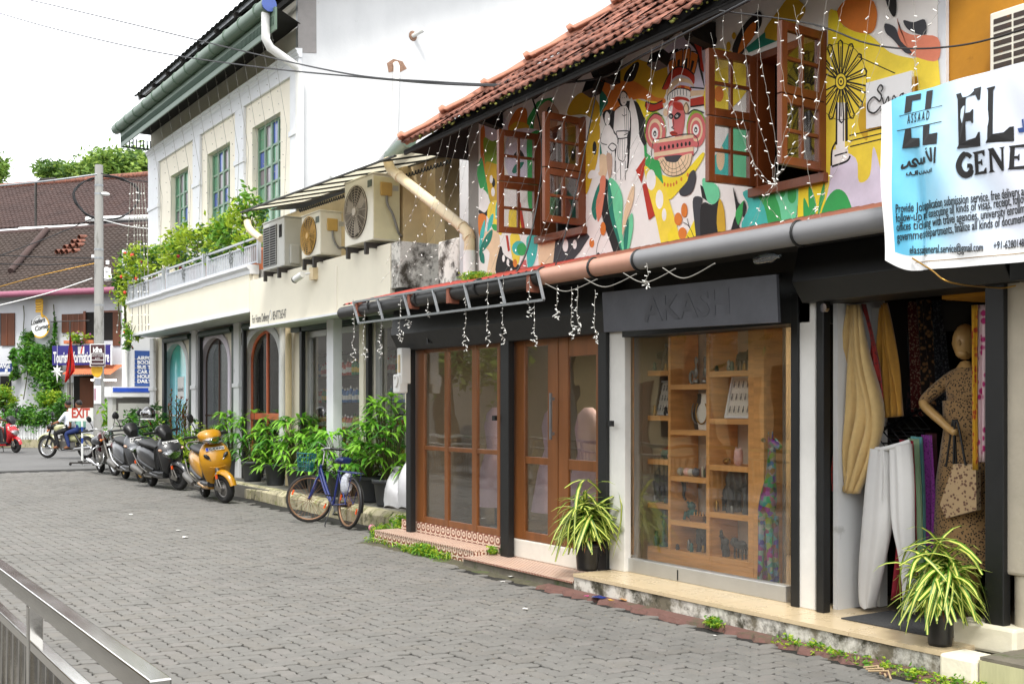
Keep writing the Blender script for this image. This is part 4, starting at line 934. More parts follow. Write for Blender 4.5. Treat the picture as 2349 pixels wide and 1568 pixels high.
# ================================================================ foliage helpers
def leaf_cloud(mb, c, r, n, size, seed, mats=3, shell=.55, flat=1.):
 """many small bent leaf faces through an ellipsoid volume; several materials for light and dark clumps"""
 g = random.Random(seed); c = Vector(c); rx, ry, rz = r if isinstance(r, (tuple, list)) else (r, r, r)
 cl = []
 for _ in range(max(4, n // 60)):
  d = Vector((g.gauss(0, 1), g.gauss(0, 1), g.gauss(0, 1))).normalized() * (g.uniform(shell, 1.0))
  cl.append((Vector((d.x * rx, d.y * ry, d.z * rz)), g.uniform(.16, .34), g.randrange(mats)))
 for _ in range(n):
  q, w_, mi = g.choice(cl)
  p = c + q + Vector((g.gauss(0, w_ * rx), g.gauss(0, w_ * ry), g.gauss(0, w_ * rz * .8))) * 1.15
  s_ = size * g.uniform(.6, 1.4); a = Vector((g.gauss(0, 1), g.gauss(0, 1), g.gauss(0, .6))).normalized()
  b = a.cross(Vector((g.gauss(0, 1), g.gauss(0, 1), g.gauss(0, 1)))).normalized(); nn = a.cross(b)
  mb.mi = mi if g.random() < .75 else g.randrange(mats)
  mb.add([p - a * s_, p + b * s_ * .42 - nn * s_ * .12, p + a * s_, p - b * s_ * .42 - nn * s_ * .12], [[0, 1, 2, 3]], False)
m_far_leaf = [mat('far_leaf_mid', '#6f8f3a', .6, var=.3, trans=.3), mat('far_leaf_light', '#93ad4a', .6, var=.3, trans=.3), mat('far_leaf_dark', '#4a6a2c', .6, var=.3, trans=.3)]
LEAF = [m_shrub, m_shrub_l, m_shrub_d]; LEAFD = [m_shrub_d, m_shrub, m_palm_d]
def bush(name, label, c, r, n, size, seed, mats=LEAF, cat='shrub', group=None, stem=True, blooms=None):
 c = Vector(c); t = thing(name, label, cat, (c.x, c.y, max(0, c.z - r[2])), group=group)
 mb = MB(); leaf_cloud(mb, c, r, n, size, seed, len(mats)); tag(mb.build('foliage', mats, t), kind='stuff')
 if stem:
  mb = MB(); g = random.Random(seed)
  for k in range(4):
   tp = c + Vector((g.uniform(-.5, .5) * r[0], g.uniform(-.5, .5) * r[1], g.uniform(0, .6) * r[2])); b0 = Vector((c.x + g.uniform(-.08, .08), c.y + g.uniform(-.08, .08), c.z - r[2]))
   mb.tube(crv([b0, (b0 + tp) / 2 + Vector((g.uniform(-.08, .08), g.uniform(-.08, .08), 0)), tp], 4), [.02 * max(.4, r[2])] * 9, 5)
  mb.build('stems', m_stem, t)
 if blooms:
  col, k, s_ = blooms; mb = MB(); g = random.Random(seed + 9)
  for _ in range(k):
   d = Vector((g.gauss(0, 1), g.gauss(0, 1), g.gauss(0, 1))).normalized(); p = c + Vector((d.x * r[0], d.y * r[1], d.z * r[2])); mb.ball(p, s_ * g.uniform(.6, 1.3), 6, 4)
  tag(mb.build('flowers', col, t), kind='stuff')
 return t
def tree(label, base, hgt, crown, n, size, seed, mats, group):
 b = Vector(base); t = thing('broadleaf_tree', label, 'tree', b, group=group); g = random.Random(seed)
 mb = MB(); top = b + Vector((g.uniform(-.5, .5), g.uniform(-.5, .5), hgt * .62)); mb.tube(crv([b, b.lerp(top, .5) + Vector((.3, .2, 0)), top], 4), [.34, .32, .3, .28, .26, .24, .22, .2, .18], 8)
 for k in range(6):
  e = top + Vector((g.uniform(-1, 1) * crown[0] * .6, g.uniform(-1, 1) * crown[1] * .6, g.uniform(.1, .7) * crown[2])); mb.tube(crv([top - Vector((0, 0, g.uniform(0, 1.5))), top.lerp(e, .5) + Vector((0, 0, .4)), e], 4), [.14, .13, .12, .11, .1, .08, .07, .06, .05], 6)
 mb.build('trunk', m_bark, t); mb = MB(); leaf_cloud(mb, b + Vector((0, 0, hgt - crown[2])), crown, n, size, seed, len(mats), .35)
 tag(mb.build('crown', mats, t), kind='stuff'); return t
# ================================================================ FAR SIDE OF THE JUNCTION
FA = Vector((9.94, 48.3, 0)); E1 = Vector((.616, -.787, 0)).normalized(); E2 = Vector((-.787, -.616, 0)).normalized()
def FP(px, py, off=0.): return onP(px, py, FA + E2 * off, E2)
def c8(x, y): return (.256 * x, 659.5 + .256 * y)          # reading in the close-up of the left edge
def F8(x, y, off=0.): return FP(*c8(x, y), off)
def fpanel(name, m, parent, x0, y0, x1, y1, off, th=.04):
 a, b, c, d = F8(x0, y0, off), F8(x1, y0, off), F8(x1, y1, off), F8(x0, y1, off)
 zt, zb = (a.z + b.z) / 2, (c.z + d.z) / 2; a.z = b.z = zt; c.z = d.z = zb; d.x, d.y = a.x, a.y; c.x, c.y = b.x, b.y
 return MB().prism([a, b, c, d], -E2 * th).build(name, m, parent)
MF = axes(E1, (0, 0, 1), E2)
fh = thing('tiled_house', 'white cafe house with dark tiled roof, purple gutter and climbing plants across the junction', 'building', FA)
m_wh2 = mat('limewashed_wall', '#c9cacd', .9, var=.07, scale=1.5, dirt=('#a9a9a6', .2, 2))
def fbox(name, m, parent, u0, u1, d0, d1, z0, z1): return MB().obox(FA + E1 * (u0 + u1) / 2 + E2 * (d0 + d1) / 2 + Vector((0, 0, (z0 + z1) / 2)), (u1 - u0, d1 - d0, z1 - z0), axes(E1, E2, (0, 0, 1))).build(name, m, parent)
fbox('wall', m_wh2, fh, -9, 6.2, -6, 0, 0, 6.3)
m_fart = mat('aged_brown_roof_tile', '#3f342e', .9, var=.3, scale=1.2, bump=.2, dirt=[('#39302a', .4, .6), ('#a5654a', .2, 2.5)])
m_fart2 = mat('red_brown_roof_tile', '#443430', .9, var=.3, scale=1.2, bump=.2, dirt=[('#4c382f', .36, .7), ('#c07a56', .25, 2.5)])
def far_roof(name, m, parent, u0, u1, d0, z0, d1, z1, cut=None, rows=26):
 """courses of tiles, each course a wavy strip proud of the one above"""
 mb = MB(); tw = .26; n = int((u1 - u0) / tw * 2); g = random.Random(5)
 for r_ in range(rows):
  ta, tb = r_ / rows, (r_ + 1.15) / rows
  for i in range(n):
   ua, ub = u0 + (u1 - u0) * i / n, u0 + (u1 - u0) * (i + 1) / n
   if cut and cut(ua, ta): continue
   j = g.uniform(-.012, .012); ha, hb = (.045 * (i % 2), .045 * ((i + 1) % 2))
   def P(u, t, h): return FA + E1 * u + E2 * (d0 + (d1 - d0) * t) + Vector((0, 0, z0 + (z1 - z0) * t + h))
   mb.add([P(ua, ta, .075 + ha + j), P(ub, ta, .075 + hb + j), P(ub, tb, hb), P(ua, tb, ha)], [[0, 1, 2, 3]])
   mb.add([P(ua, ta, ha), P(ub, ta, hb), P(ub, ta, .075 + hb + j), P(ua, ta, .075 + ha + j)], [[0, 1, 2, 3]])
 mb.quad(*[FA + E1 * u + E2 * d + Vector((0, 0, z - .04)) for u, d, z in ((u0, d0, z0), (u1, d0, z0), (u1, d1, z1), (u0, d1, z1))])
 return tag(mb.build(name, m, parent), kind='stuff')
far_roof('roof_tiles', m_fart, fh, -12.5, 6.6, .75, 6.15, -4.2, 9.5)
q = MB(); q.tube([FA + E1 * -9.5 + E2 * .85 + Vector((0, 0, 6.1)), FA + E1 * 2.9 + E2 * .85 + Vector((0, 0, 6.1))], .13, 10); q.build('gutter', mat('mauve_gutter', '#8a4f63', .5, var=.1), fh)
q = MB(); q.tube([FA + E1 * -9.5 + E2 * -4.25 + Vector((0, 0, 9.55)), FA + E1 * 6.6 + E2 * -4.25 + Vector((0, 0, 9.55))], .13, 8); q.build('ridge', m_fart2, fh)
a = FP(*(.256 * 420, 286.7 + .256 * 890), -4.0); b = FP(*(.256 * 0, 286.7 + .256 * 1250), .0)
q = MB(); q.tube([FA + E1 * ((a - FA).dot(E1)) + E2 * -4 + Vector((0, 0, 9.55)), FA + E1 * ((b - FA).dot(E1)) + E2 * -.6 + Vector((0, 0, 7.25))], .14, 8); q.build('hip_ridge', m_fart2, fh)
for k, (x, y) in enumerate(((530, 1140), (575, 1138), (620, 1138), (680, 1132), (603, 1098), (653, 1088), (710, 1082), (672, 1050), (718, 1050), (733, 1010))):
 d0 = .75 - 4.95 * (1145 - y + 330) / 590; p = FP(.256 * x, 286.7 + .256 * y, d0); q = MB(); q.tube([p + E2 * .18, p - E2 * .25 + Vector((0, 0, .05))], [.1, .12], 8, caps=False); q.build('vent_tile', m_tile_or, fh)
fbox('upper_wall', m_wh2, fh, -9, 8, -14, -8.2, 6, 10.7)
far_roof('upper_roof_tiles', m_fart2, fh, -20, 5.9, -7.2, 10.35, -12.5, 13.6, cut=lambda u, t: u > 5.9 - t * 5.6, rows=22)
q = MB(); P0 = FA + E1 * 5.9 + E2 * -7.2 + Vector((0, 0, 10.4)); P1 = FA + E1 * .3 + E2 * -12.5 + Vector((0, 0, 13.75)); q.tube([P0, P1, FA + E1 * -20 + E2 * -12.5 + Vector((0, 0, 13.7))], .16, 8); q.build('upper_ridge', m_tile_or, fh)
q = MB(); q.tube([FA + E1 * -5.2 + E2 * -7.0 + Vector((0, 0, 10.5)), FA + E1 * 1.6 + E2 * -7.0 + Vector((0, 0, 10.3))], .12, 8); q.tube([FA + E1 * -9.2 + E2 * -7.0 + Vector((0, 0, 10.2)), FA + E1 * -5.1 + E2 * -7.0 + Vector((0, 0, 10.15))], .12, 8); q.build('upper_gutter', m_pvc_wh, fh)
q = MB(); a = FP(82, 517, -4); q.tube([a, a + Vector((0, 0, 1.95)), a + Vector((0, 0, 2.05)) + E1 * .3, a + Vector((0, 0, 2.05)) + E1 * 1.1], .06, 6); q.build('vent_pipe', m_brk, fh)
m_shut = mat('brown_shutter_board', '#5f3620', .7, var=.25, scale=3, stretch=(1, 1, .2))
for x0, y0, x1, y1, m, off in ((0, 228, 10, 520, m_dark, .02), (10, 228, 128, 520, m_shut, .06), (552, 235, 757, 402, m_shut, .06), (757, 220, 848, 470, m_dark, .02), (920, 212, 1050, 470, m_dark, .02), (1010, 220, 1075, 520, m_shut, .05), (660, 790, 850, 1085, m_dark, .02), (0, 790, 100, 1000, m_dark, .02)):
 p = fpanel('window' if y0 < 700 else 'doorway', m, fh, x0, y0, x1, y1, off)
for x in (60, 605, 655, 705): fpanel('shutter_batten', m_wood2, fh, x - 4, 240, x + 4, 395 if x > 100 else 515, .075, .02)
fpanel('door_leaf', m_shut, fh, 715, 805, 835, 1085, .06)
fpanel('window_frame', m_wood2, fh, 745, 210, 765, 470, .08); fpanel('window_frame', m_wood2, fh, 850, 205, 1060, 222, .08)
fpanel('plinth', mat('dim_lower_wall', '#8d8a84', .9, var=.1), fh, 600, 850, 650, 1085, .03)
m_ledge = mat('terracotta_awning_tile', '#c0704a', .8, var=.2, dirt=('#6d4028', .2, 3))
mb = MB(); a, b = F8(550, 728, .9), F8(985, 728, .9); n = 46
for i in range(n):
 p = a.lerp(b, i / n); q_ = a.lerp(b, (i + 1) / n); h = .035 * (i % 2); h2 = .035 * ((i + 1) % 2)
 mb.add([p + Vector((0, 0, -.22 + h)), q_ + Vector((0, 0, -.22 + h2)), q_ - E2 * .8 + Vector((0, 0, .18 + h2)), p - E2 * .8 + Vector((0, 0, .18 + h))], [[0, 1, 2, 3]])
mb.build('tiled_awning', m_ledge, fh)
fpanel('flower_box', m_ledge, fh, 570, 470, 830, 500, .4, .3)
m_purple = mat('purple_sign_board', '#2c2470', .45, var=.08); m_yel = mat('sign_yellow', '#d9a51e', .5, var=.08); m_signw = mat('sign_white', '#e6e6e4', .5, var=.03); m_red = mat('sign_red', '#c22a22', .5)
t = thing('tourist_sign', 'long purple Tourist Information Centre sign board above the tiled awning', 'sign', F8(730, 690, .5))
fpanel('board', m_purple, t, 468, 515, 990, 692, .55); fpanel('side', m_signw, t, 990, 515, 1000, 692, .55)
a = F8(478, 672, .57); text_mb('Tourist Information Centre', .62, MF, a, width=(F8(978, 672, .57) - a).length, bold=.012).build('lettering', m_signw, t)
ic = fpanel('icon_panel', m_signw, t, 698, 527, 753, 595, .58, .02); text_mb('i', .42, MF, F8(717, 588, .6), shear=.25, bold=.012).build('lettering', m_red, t)
t = thing('exchange_sign', 'small blue money exchange sign with white lettering at the left edge', 'sign', F8(40, 770, .5))
fpanel('board', mat('sign_blue', '#2a3f7c', .45), t, -160, 680, 100, 757, .5); fpanel('strip', m_signw, t, -160, 757, 92, 772, .5)
a = F8(-92, 722, .52); text_mb('EXCHANGE', .32, MF, a, width=(F8(90, 722, .52) - a).length, bold=.006).build('lettering', m_signw, t); fpanel('icon_panel', m_signw, t, 45, 727, 65, 755, .53, .02)
t = thing('cafe_sign', 'round white cafe sign with yellow fist and bulb outline on the vine-covered wall', 'sign', F8(360, 450, .3))
cN = F8(360, 345, .3); rr = .44
def disc(r0, r1, off, a0=0, a1=2 * pi, n=28):
 mb = MB(); ps = [a0 + (a1 - a0) * i / n for i in range(n + 1)]; O = cN + E2 * off
 for i in range(n):
  k = [O + (E1 * cos(x) + Vector((0, 0, sin(x)))) * r for r, x in ((r0, ps[i]), (r1, ps[i]), (r1, ps[i + 1]), (r0, ps[i + 1]))]; mb.add(k, [[0, 1, 2, 3]])
 return mb
disc(0, rr, 0).build('disc', m_signw, t); q = disc(rr * .96, rr * 1.1, .012, -2.2, 1.15); q.build('bulb_outline', m_yel, t); disc(rr * .86, rr * .89, .012, 1.0, 2.6).build('ring', m_ink, t)
MB().prism([cN + E1 * u + Vector((0, 0, v)) + E2 * .0 for u, v in ((-.22, .98), (-.2, 1.1), (.12, 1.12), (.16, 1.0), (.14, .9), (.17, .82), (.14, .74), (.16, .66), (.13, .6), (.13, .5), (.22, .4), (.12, .33), (.05, .44), (.05, .56), (-.2, .56), (-.22, .66), (-.18, .7), (-.22, .78), (-.18, .84), (-.22, .9))], E2 * .03).build('fist', m_yel, t)
q = MB()
for v in (.66, .76, .87, .98): q.strip([cN + E1 * u + Vector((0, 0, v + .015 * sin(u * 20))) + E2 * .034 for u in (-.2, -.1, 0, .1)], .02, E2)
q.build('knuckle_lines', m_ink, t)
for w_, dx, dz, sz in (('Loafers', -.47, .05, .27), ('Corner', -.28, -.2, .27)): text_mb(w_, sz, MF @ Rz(.18), cN + E1 * dx + Vector((0, 0, dz)) + E2 * .02, shear=.35, bold=.004, space=.92).build('lettering', m_ink, t)
q = MB(); cs = F8(513, 752, 1.2); pts = []
for k in range(16):
 a = pi / 2 + k * pi / 8; r_ = (.27 if k % 4 else .32) if k % 2 == 0 else .13
 if k == 8: r_ = .46
 pts.append(cs + (E1 * cos(a) + Vector((0, 0, sin(a)))) * r_)
q.add(pts + [cs + E2 * .09, cs - E2 * .09], [[i, (i + 1) % 16, 16] for i in range(16)] + [[(i + 1) % 16, i, 17] for i in range(16)])
q.tube([cs + Vector((0, 0, .3)), cs + Vector((0, 0, 1.1))], .006, 4); tag(q.build('paper_star', m_signw), 'white eight-pointed paper star hanging in front of the climbing plants', 'decoration')
fl = thing('red_flag', 'red flag drooping from a thin pole in front of the tourist sign', 'flag', F8(652, 1085, 2.0))
p0, p1 = F8(652, 1085, 2.0), F8(627, 300, 2.0); MB().tube([Vector((p1.x, p1.y, .0)) + (p0 - p1) * .0, p1], .03, 6).build('pole', m_brk, fl); q = MB(); q.tube([p1 + E1 * -.9, p1 + E1 * .9], .02, 5); q.build('cross_bar', m_brk, fl)
mb = MB(); ou = [(632, 430), (645, 520), (650, 560), (664, 640), (672, 735), (640, 770), (588, 855), (578, 835), (592, 740), (612, 600), (622, 500)]
rows_ = [((630, 430), (634, 430)), ((618, 520), (646, 520)), ((608, 600), (657, 600)), ((598, 680), (668, 690)), ((588, 760), (671, 745)), ((579, 845), (590, 850))]
G_ = [[F8(a_[0] + (b_[0] - a_[0]) * i / 8, a_[1] + (b_[1] - a_[1]) * i / 8, 2.0 + .08 * sin(i * 1.9 + j)) for i in range(9)] for j, (a_, b_) in enumerate(rows_)]
for j in range(5):
 for i in range(8): mb.add([G_[j][i], G_[j][i + 1], G_[j + 1][i + 1], G_[j + 1][i]], [[0, 1, 2, 3]], True)
mb.build('cloth', mat('red_flag_cloth', '#c8251a', .75, var=.1, trans=.3), fl, weld=True)
q = MB(); q.tube([F8(820, 826, 1.0), F8(1040, 828, 1.0)], .035, 8); tag(q.build('tube_lamp', mat('lit_tube', '#fff3e0', .5, emit=6.)), 'lit fluorescent tube lamp above the dark doorway', 'lamp')
ivy = thing('climbing_plant', 'dense green climbing plant covering the cafe wall below the round sign', 'climber', F8(330, 1090, .3))
mb = MB()
for x, y, w_, h_, n, s_ in ((330, 640, 170, 150, 2300, 1), (430, 780, 140, 160, 1900, 2), (250, 560, 90, 120, 600, 3), (480, 560, 60, 160, 500, 4), (240, 440, 50, 60, 160, 5), (490, 380, 18, 130, 160, 6), (120, 600, 60, 60, 250, 7), (150, 760, 60, 100, 300, 8), (470, 950, 120, 110, 400, 9)):
 p = F8(x, y, .25); leaf_cloud(mb, p, (w_ / 222 * .9, w_ / 222 * .9, h_ / 222), n, .085, s_ + 40, 3, .1)
tag(mb.build('foliage', [m_shrub_d, m_shrub, m_palm_d], ivy), kind='stuff')
q = MB()
for x in (210, 480): q.tube(crv([F8(x, 160 if x < 300 else 150, .1), F8(x + 6, 260, .12), F8(x + 2, 420, .14), F8(x + 40, 700, .2), F8(x, 1000, .2)], 4), .02, 5)
q.build('stem', m_stem, ivy)
GB = thing('garden_bed', 'raised kerb garden bed with mossy stone edge in front of the cafe', 'planter', FA + E2 * 2)
fbox('kerb_edge', m_kerb, GB, -9, 4, 2.4, 2.6, 0, .3); fbox('soil', m_soil, GB, -9, 4, .02, 2.39, 0, .28)
for k, (x, y, w_, h_, n) in enumerate(((455, 1000, 118, 95, 1500), (40, 1010, 105, 110, 1500))):
 p = F8(x, y, 1.7); bush('clipped_hedge', ('tall clipped green hedge block behind the EXIT sign', 'clipped hedge block at the left edge behind the red scooter')[k], p, (w_ / 222 * .8, .45, h_ / 222 * .9), n, .07, 70 + k, [m_shrub, m_shrub_l, m_shrub], 'hedge')
for k, (x, y, w_, h_) in enumerate(((200, 1150, 70, 80), (300, 1180, 80, 70), (420, 1190, 70, 60), (560, 1090, 50, 90), (120, 1180, 60, 50))):
 p = F8(x, y, 2.0); p.z = max(p.z, .6); bush('garden_shrub', ('dark garden shrub beside the left hedge block', 'low leafy shrub behind the picket fence', 'low shrub under the tall clipped hedge', 'spindly dark shrub left of the far doorway', 'low shrub beside the red scooter')[k], p, (w_ / 150, .4, h_ / 170), 800, .08, 90 + k, LEAFD, group='garden shrubs')
pf = thing('picket_fence', 'short white picket fence on the garden kerb behind the motorcycle', 'fence', F8(280, 1340, 2.3)); pk = None
for i in range(11):
 x = 172 + i * 24; a = F8(x, 1340, 2.3); a.z = .3
 if pk is None:
  pk = MB().prism([a + E1 * -.045, a + E1 * .045, a + E1 * .045 + Vector((0, 0, .5)), a + Vector((0, 0, .58)), a + E1 * -.045 + Vector((0, 0, .5))], E2 * .02).build('picket', m_trim, pf); a00 = a
 else: c = pk.copy(); COL.objects.link(c); c.location = a - a00
q = MB(); 
for z in (.42, .7): q.bar(F8(165, 1340, 2.29) * Vector((1, 1, 0)) + Vector((0, 0, z)) if False else Vector((F8(165, 1340, 2.29).x, F8(165, 1340, 2.29).y, z)), Vector((F8(425, 1340, 2.29).x, F8(425, 1340, 2.29).y, z)), .03, .05)
q.build('rail', m_trim, pf)
bush('window_box_plant', 'bushy green window box plant under the brown shutters of the cafe', F8(740, 455, .5), (.42, .25, .25), 420, .06, 61, LEAF, 'plant', blooms=(mat('pink_bloom', '#b05a9a', .6), 5, .035))
for px, py, w_, cz_, n, k in ((125, 396, 1.2, .8, 1600, 0), (250, 380, 1.8, 1.2, 3400, 1), (318, 390, 1.6, 1.5, 2600, 2), (-12, 388, .8, 1.2, 1200, 3), (182, 398, 1.1, .7, 1300, 4)):
 p = FP(px, py, -30); tree(('broadleaf tree behind the tiled roof left of the utility pole', 'tallest broadleaf tree behind the roof right of the utility pole', 'broadleaf tree half hidden by the white building corner', 'broadleaf tree at the far left edge above the roof', 'low tree crown just left of the utility pole top')[k], (p.x, p.y, 0), p.z + cz_, (w_, w_, cz_), n, .2, 200 + k, m_far_leaf, 'trees behind the tiled house')
PB = ray(227, 930); PB = Vector((PB.x * 40, PB.y * 40, 0))
m_pole = mat('whitewashed_concrete_pole', '#93928d', .85, var=.12, scale=3, bump=.15, dirt=[('#5f5d57', .4, 2), ('#3c3a36', .2, 6)], stretch=(1, 1, .3))
up = thing('utility_pole', 'tall pale concrete utility pole with cable coil and notices', 'utility pole', PB)
MB().lathe([(.19, 0), (.165, 5), (.14, 10.05)], PB, 12).build('shaft', m_pole, up)
for z in (9.3, 7.05, 6.75, 5.1, 9.0): MB().lathe([(.165 if z < 8 else .15, z), (.165 if z < 8 else .15, z + .06)], PB, 12).build('clamp', m_steel, up)
def VP_(x, y, d=40.): r_ = ray(.256 * x, 286.7 + .256 * y); return r_ * d + Vector((0, 0, EYE))
q = MB(); co = [VP_(960, 650) + (Vector((CT, -ST, 0)) * cos(a) * 2.85 * .4 * (1 + .05 * sin(3 * a)) + Vector((0, 0, sin(a) * 2.1 * .36))) for a in [2 * pi * i / 30 for i in range(30)]]
for k in range(4): q.tube([p_ + Vector((rnd.uniform(-.03, .03), .05 * k, rnd.uniform(-.03, .03))) for p_ in co], .022, 5, closed=True)
tag(q.build('cable_coil', m_cable), 'black loop of spare cable hung on the utility pole', 'cable')
q = MB(); q.tube(crv([VP_(905, 690), VP_(910, 640), VP_(930, 615)], 4), .03, 6); q.ball(VP_(945, 618), (.16, .1, .07), 10, 5); q.build('street_lamp', m_pvc_wh, up)
bx('meter_box', m_signw, up, PB.x + .15, PB.y - .12, 6.0, PB.x + .38, PB.y + .1, 6.45)
for x, y in ((835, 1180), (963, 1230), (955, 1290), (988, 1355)): p = VP_(x, y); bx('junction_box', m_signw, up, p.x - .05, p.y - .05, p.z - .07, p.x + .05, p.y + .05, p.z + .07)
FWD = Vector((ST, CT, 0)); RGT = Vector((CT, -ST, 0)); MC = axes(RGT, (0, 0, 1), -FWD)
def pole_sheet(name, m, parent, x0, y0, x1, y1, d):
 ps = [ray(*c8(x, y)) * d + Vector((0, 0, EYE)) for x, y in ((x0, y0), (x1, y0), (x1, y1), (x0, y1))]; return MB().prism(ps, FWD * .02).build(name, m, parent)
t = thing('gallery_sign', 'maroon gallery and stay sign fixed on the utility pole', 'sign', ray(*c8(872, 705)) * 39.6 + Vector((0, 0, EYE)))
pole_sheet('edge', m_signw, t, 805, 503, 942, 706, 39.66); pole_sheet('board', mat('maroon_board', '#3f1d22', .5), t, 812, 510, 936, 698, 39.62)
text_mb('idha', .26, MC, ray(*c8(832, 578)) * 39.59 + Vector((0, 0, EYE)), width=.32, bold=.008).build('lettering', m_signw, t)
for x, y, s_, tx in ((824, 614, .06, "ARTISTS GALLERY"), (852, 638, .06, '& STAY')): text_mb(tx, s_, MC, ray(*c8(x, y)) * 39.59 + Vector((0, 0, EYE)), width=.4 if x < 840 else .18).build('lettering', m_signw, t)
q = MB()
for a_, b_ in (((818, 590), (930, 590)), ((818, 648), (930, 648)), ((818, 590), (818, 680)), ((930, 590), (930, 680)), ((818, 680), (930, 680))): q.strip([ray(*c8(*a_)) * 39.59 + Vector((0, 0, EYE)), ray(*c8(*b_)) * 39.59 + Vector((0, 0, EYE))], .018, FWD)
q.build('border_line', m_signw, t)
for x0, y0, x1, y1, m in ((842, 780, 905, 815, m_signw), (842, 875, 905, 1040, m_signw), (842, 900, 862, 1010, mat('pink_notice', '#d8a2b8', .7)), (850, 820, 900, 870, mat('grey_notice', '#8b8d92', .7))): pole_sheet('notice', m, up, x0, y0, x1, y1, 39.8)
cN = ray(*c8(868, 735)) * 39.78 + Vector((0, 0, EYE)); q = MB(); q.prism([cN + RGT * .2 * cos(a) + Vector((0, 0, .26 * sin(a))) for a in [2 * pi * i / 18 for i in range(18)]], FWD * .02); q.build('notice', m_yel, up)
W2 = thing('side_wall', 'white wall behind the balcony corner carrying a blue list of tour services', 'building', (8.3, 30.2, 0))
bx('wall', m_white, W2, 7.42, 30.0, 0, 12, 30.3, 5.2)
p4 = lambda x, y, Y: onY((450 + .5109 * x) / 1.7437, (1000 + .5109 * y) / 1.7437, Y)
tb = thing('services_board', 'blue stacked list of train, bus, car and house boat bookings on white wall', 'sign', p4(232, 1066, 29.95)); m_lblue = mat('services_blue', '#2c4a86', .5, var=.08)
for k, (y0, y1, tx) in enumerate(((785, 850, ''), (854, 886, 'AIRPORT PICK UP'), (889, 920, 'BOOKING TRAIN'), (924, 957, 'BUS TICKETS'), (961, 994, 'CAR RENTAL'), (998, 1030, 'HOUSE BOAT CRUISE'), (1034, 1066, 'DAILY BACKWATER'))):
 a, b = p4(175, y0, 29.95), p4(330, y1, 29.95); bx('panel', m_lblue, tb, a.x, 29.95, b.z, b.x, 29.98, a.z)
 if tx: text_mb(tx, .13, axes((1, 0, 0), (0, 0, 1), (0, -1, 0)), (a.x + .06, 29.945, b.z + .09), bold=.003).build('lettering', m_signw, tb)
ks = thing('notice_kiosk', 'low white kiosk with blue top strip behind the potted shrubs', 'kiosk', (8.3, 29.4, 0))
a, b = onY(252, 886, 29.4), onY(350, 966, 29.4); bx('cabinet', m_acg, ks, a.x + .06, 29.4, b.z - .6, b.x + .4, 29.9, a.z - .28); bx('roof', m_signw, ks, a.x, 29.3, a.z - .26, b.x + .4, 30.0 - .02, a.z); bx('blue_strip', mat('kiosk_blue', '#2d55c0', .5), ks, a.x + .05, 29.285, a.z - .14, b.x + .4, 29.3, a.z - .03)
bx('window_frame', m_greymetal, ks, a.x + .15, 29.38, b.z + .3, b.x + .4, 29.4, a.z - .3); bx('window_panel', m_acg, ks, a.x + .2, 29.36, b.z + .05, b.x + .4, 29.38, a.z - .42)
q = MB(); q.tube([p4(97, 0, 29.9), Vector((p4(97, 0, 29.9).x, 29.9, 0))], .07, 8); tag(q.build('white_downpipe', m_pvc_wh), 'white vertical pipe beside the flowering vine at the balcony corner', 'pipe')
tw = thing('glazed_tower', 'grey glazed tower peeking above the tiled roof ridge', 'building', (19.5, 25, 0))
a, b = onY(1388, 0, 24.5), onY(1452, 30, 24.5); bx('body', mat('tower_concrete', '#8a7f7a', .8), tw, a.x, 24.5, 0, b.x + 1, 27, a.z + 4)
for i in range(3):
 for j in range(4):
  x0 = a.x + .12 + i * .52; z0 = b.z - .5 + j * .62; bx('window_pane', mat('tower_glass', '#4a5a78', .15, var=.1), tw, x0, 24.48, z0, x0 + .44, 24.49, z0 + .54)
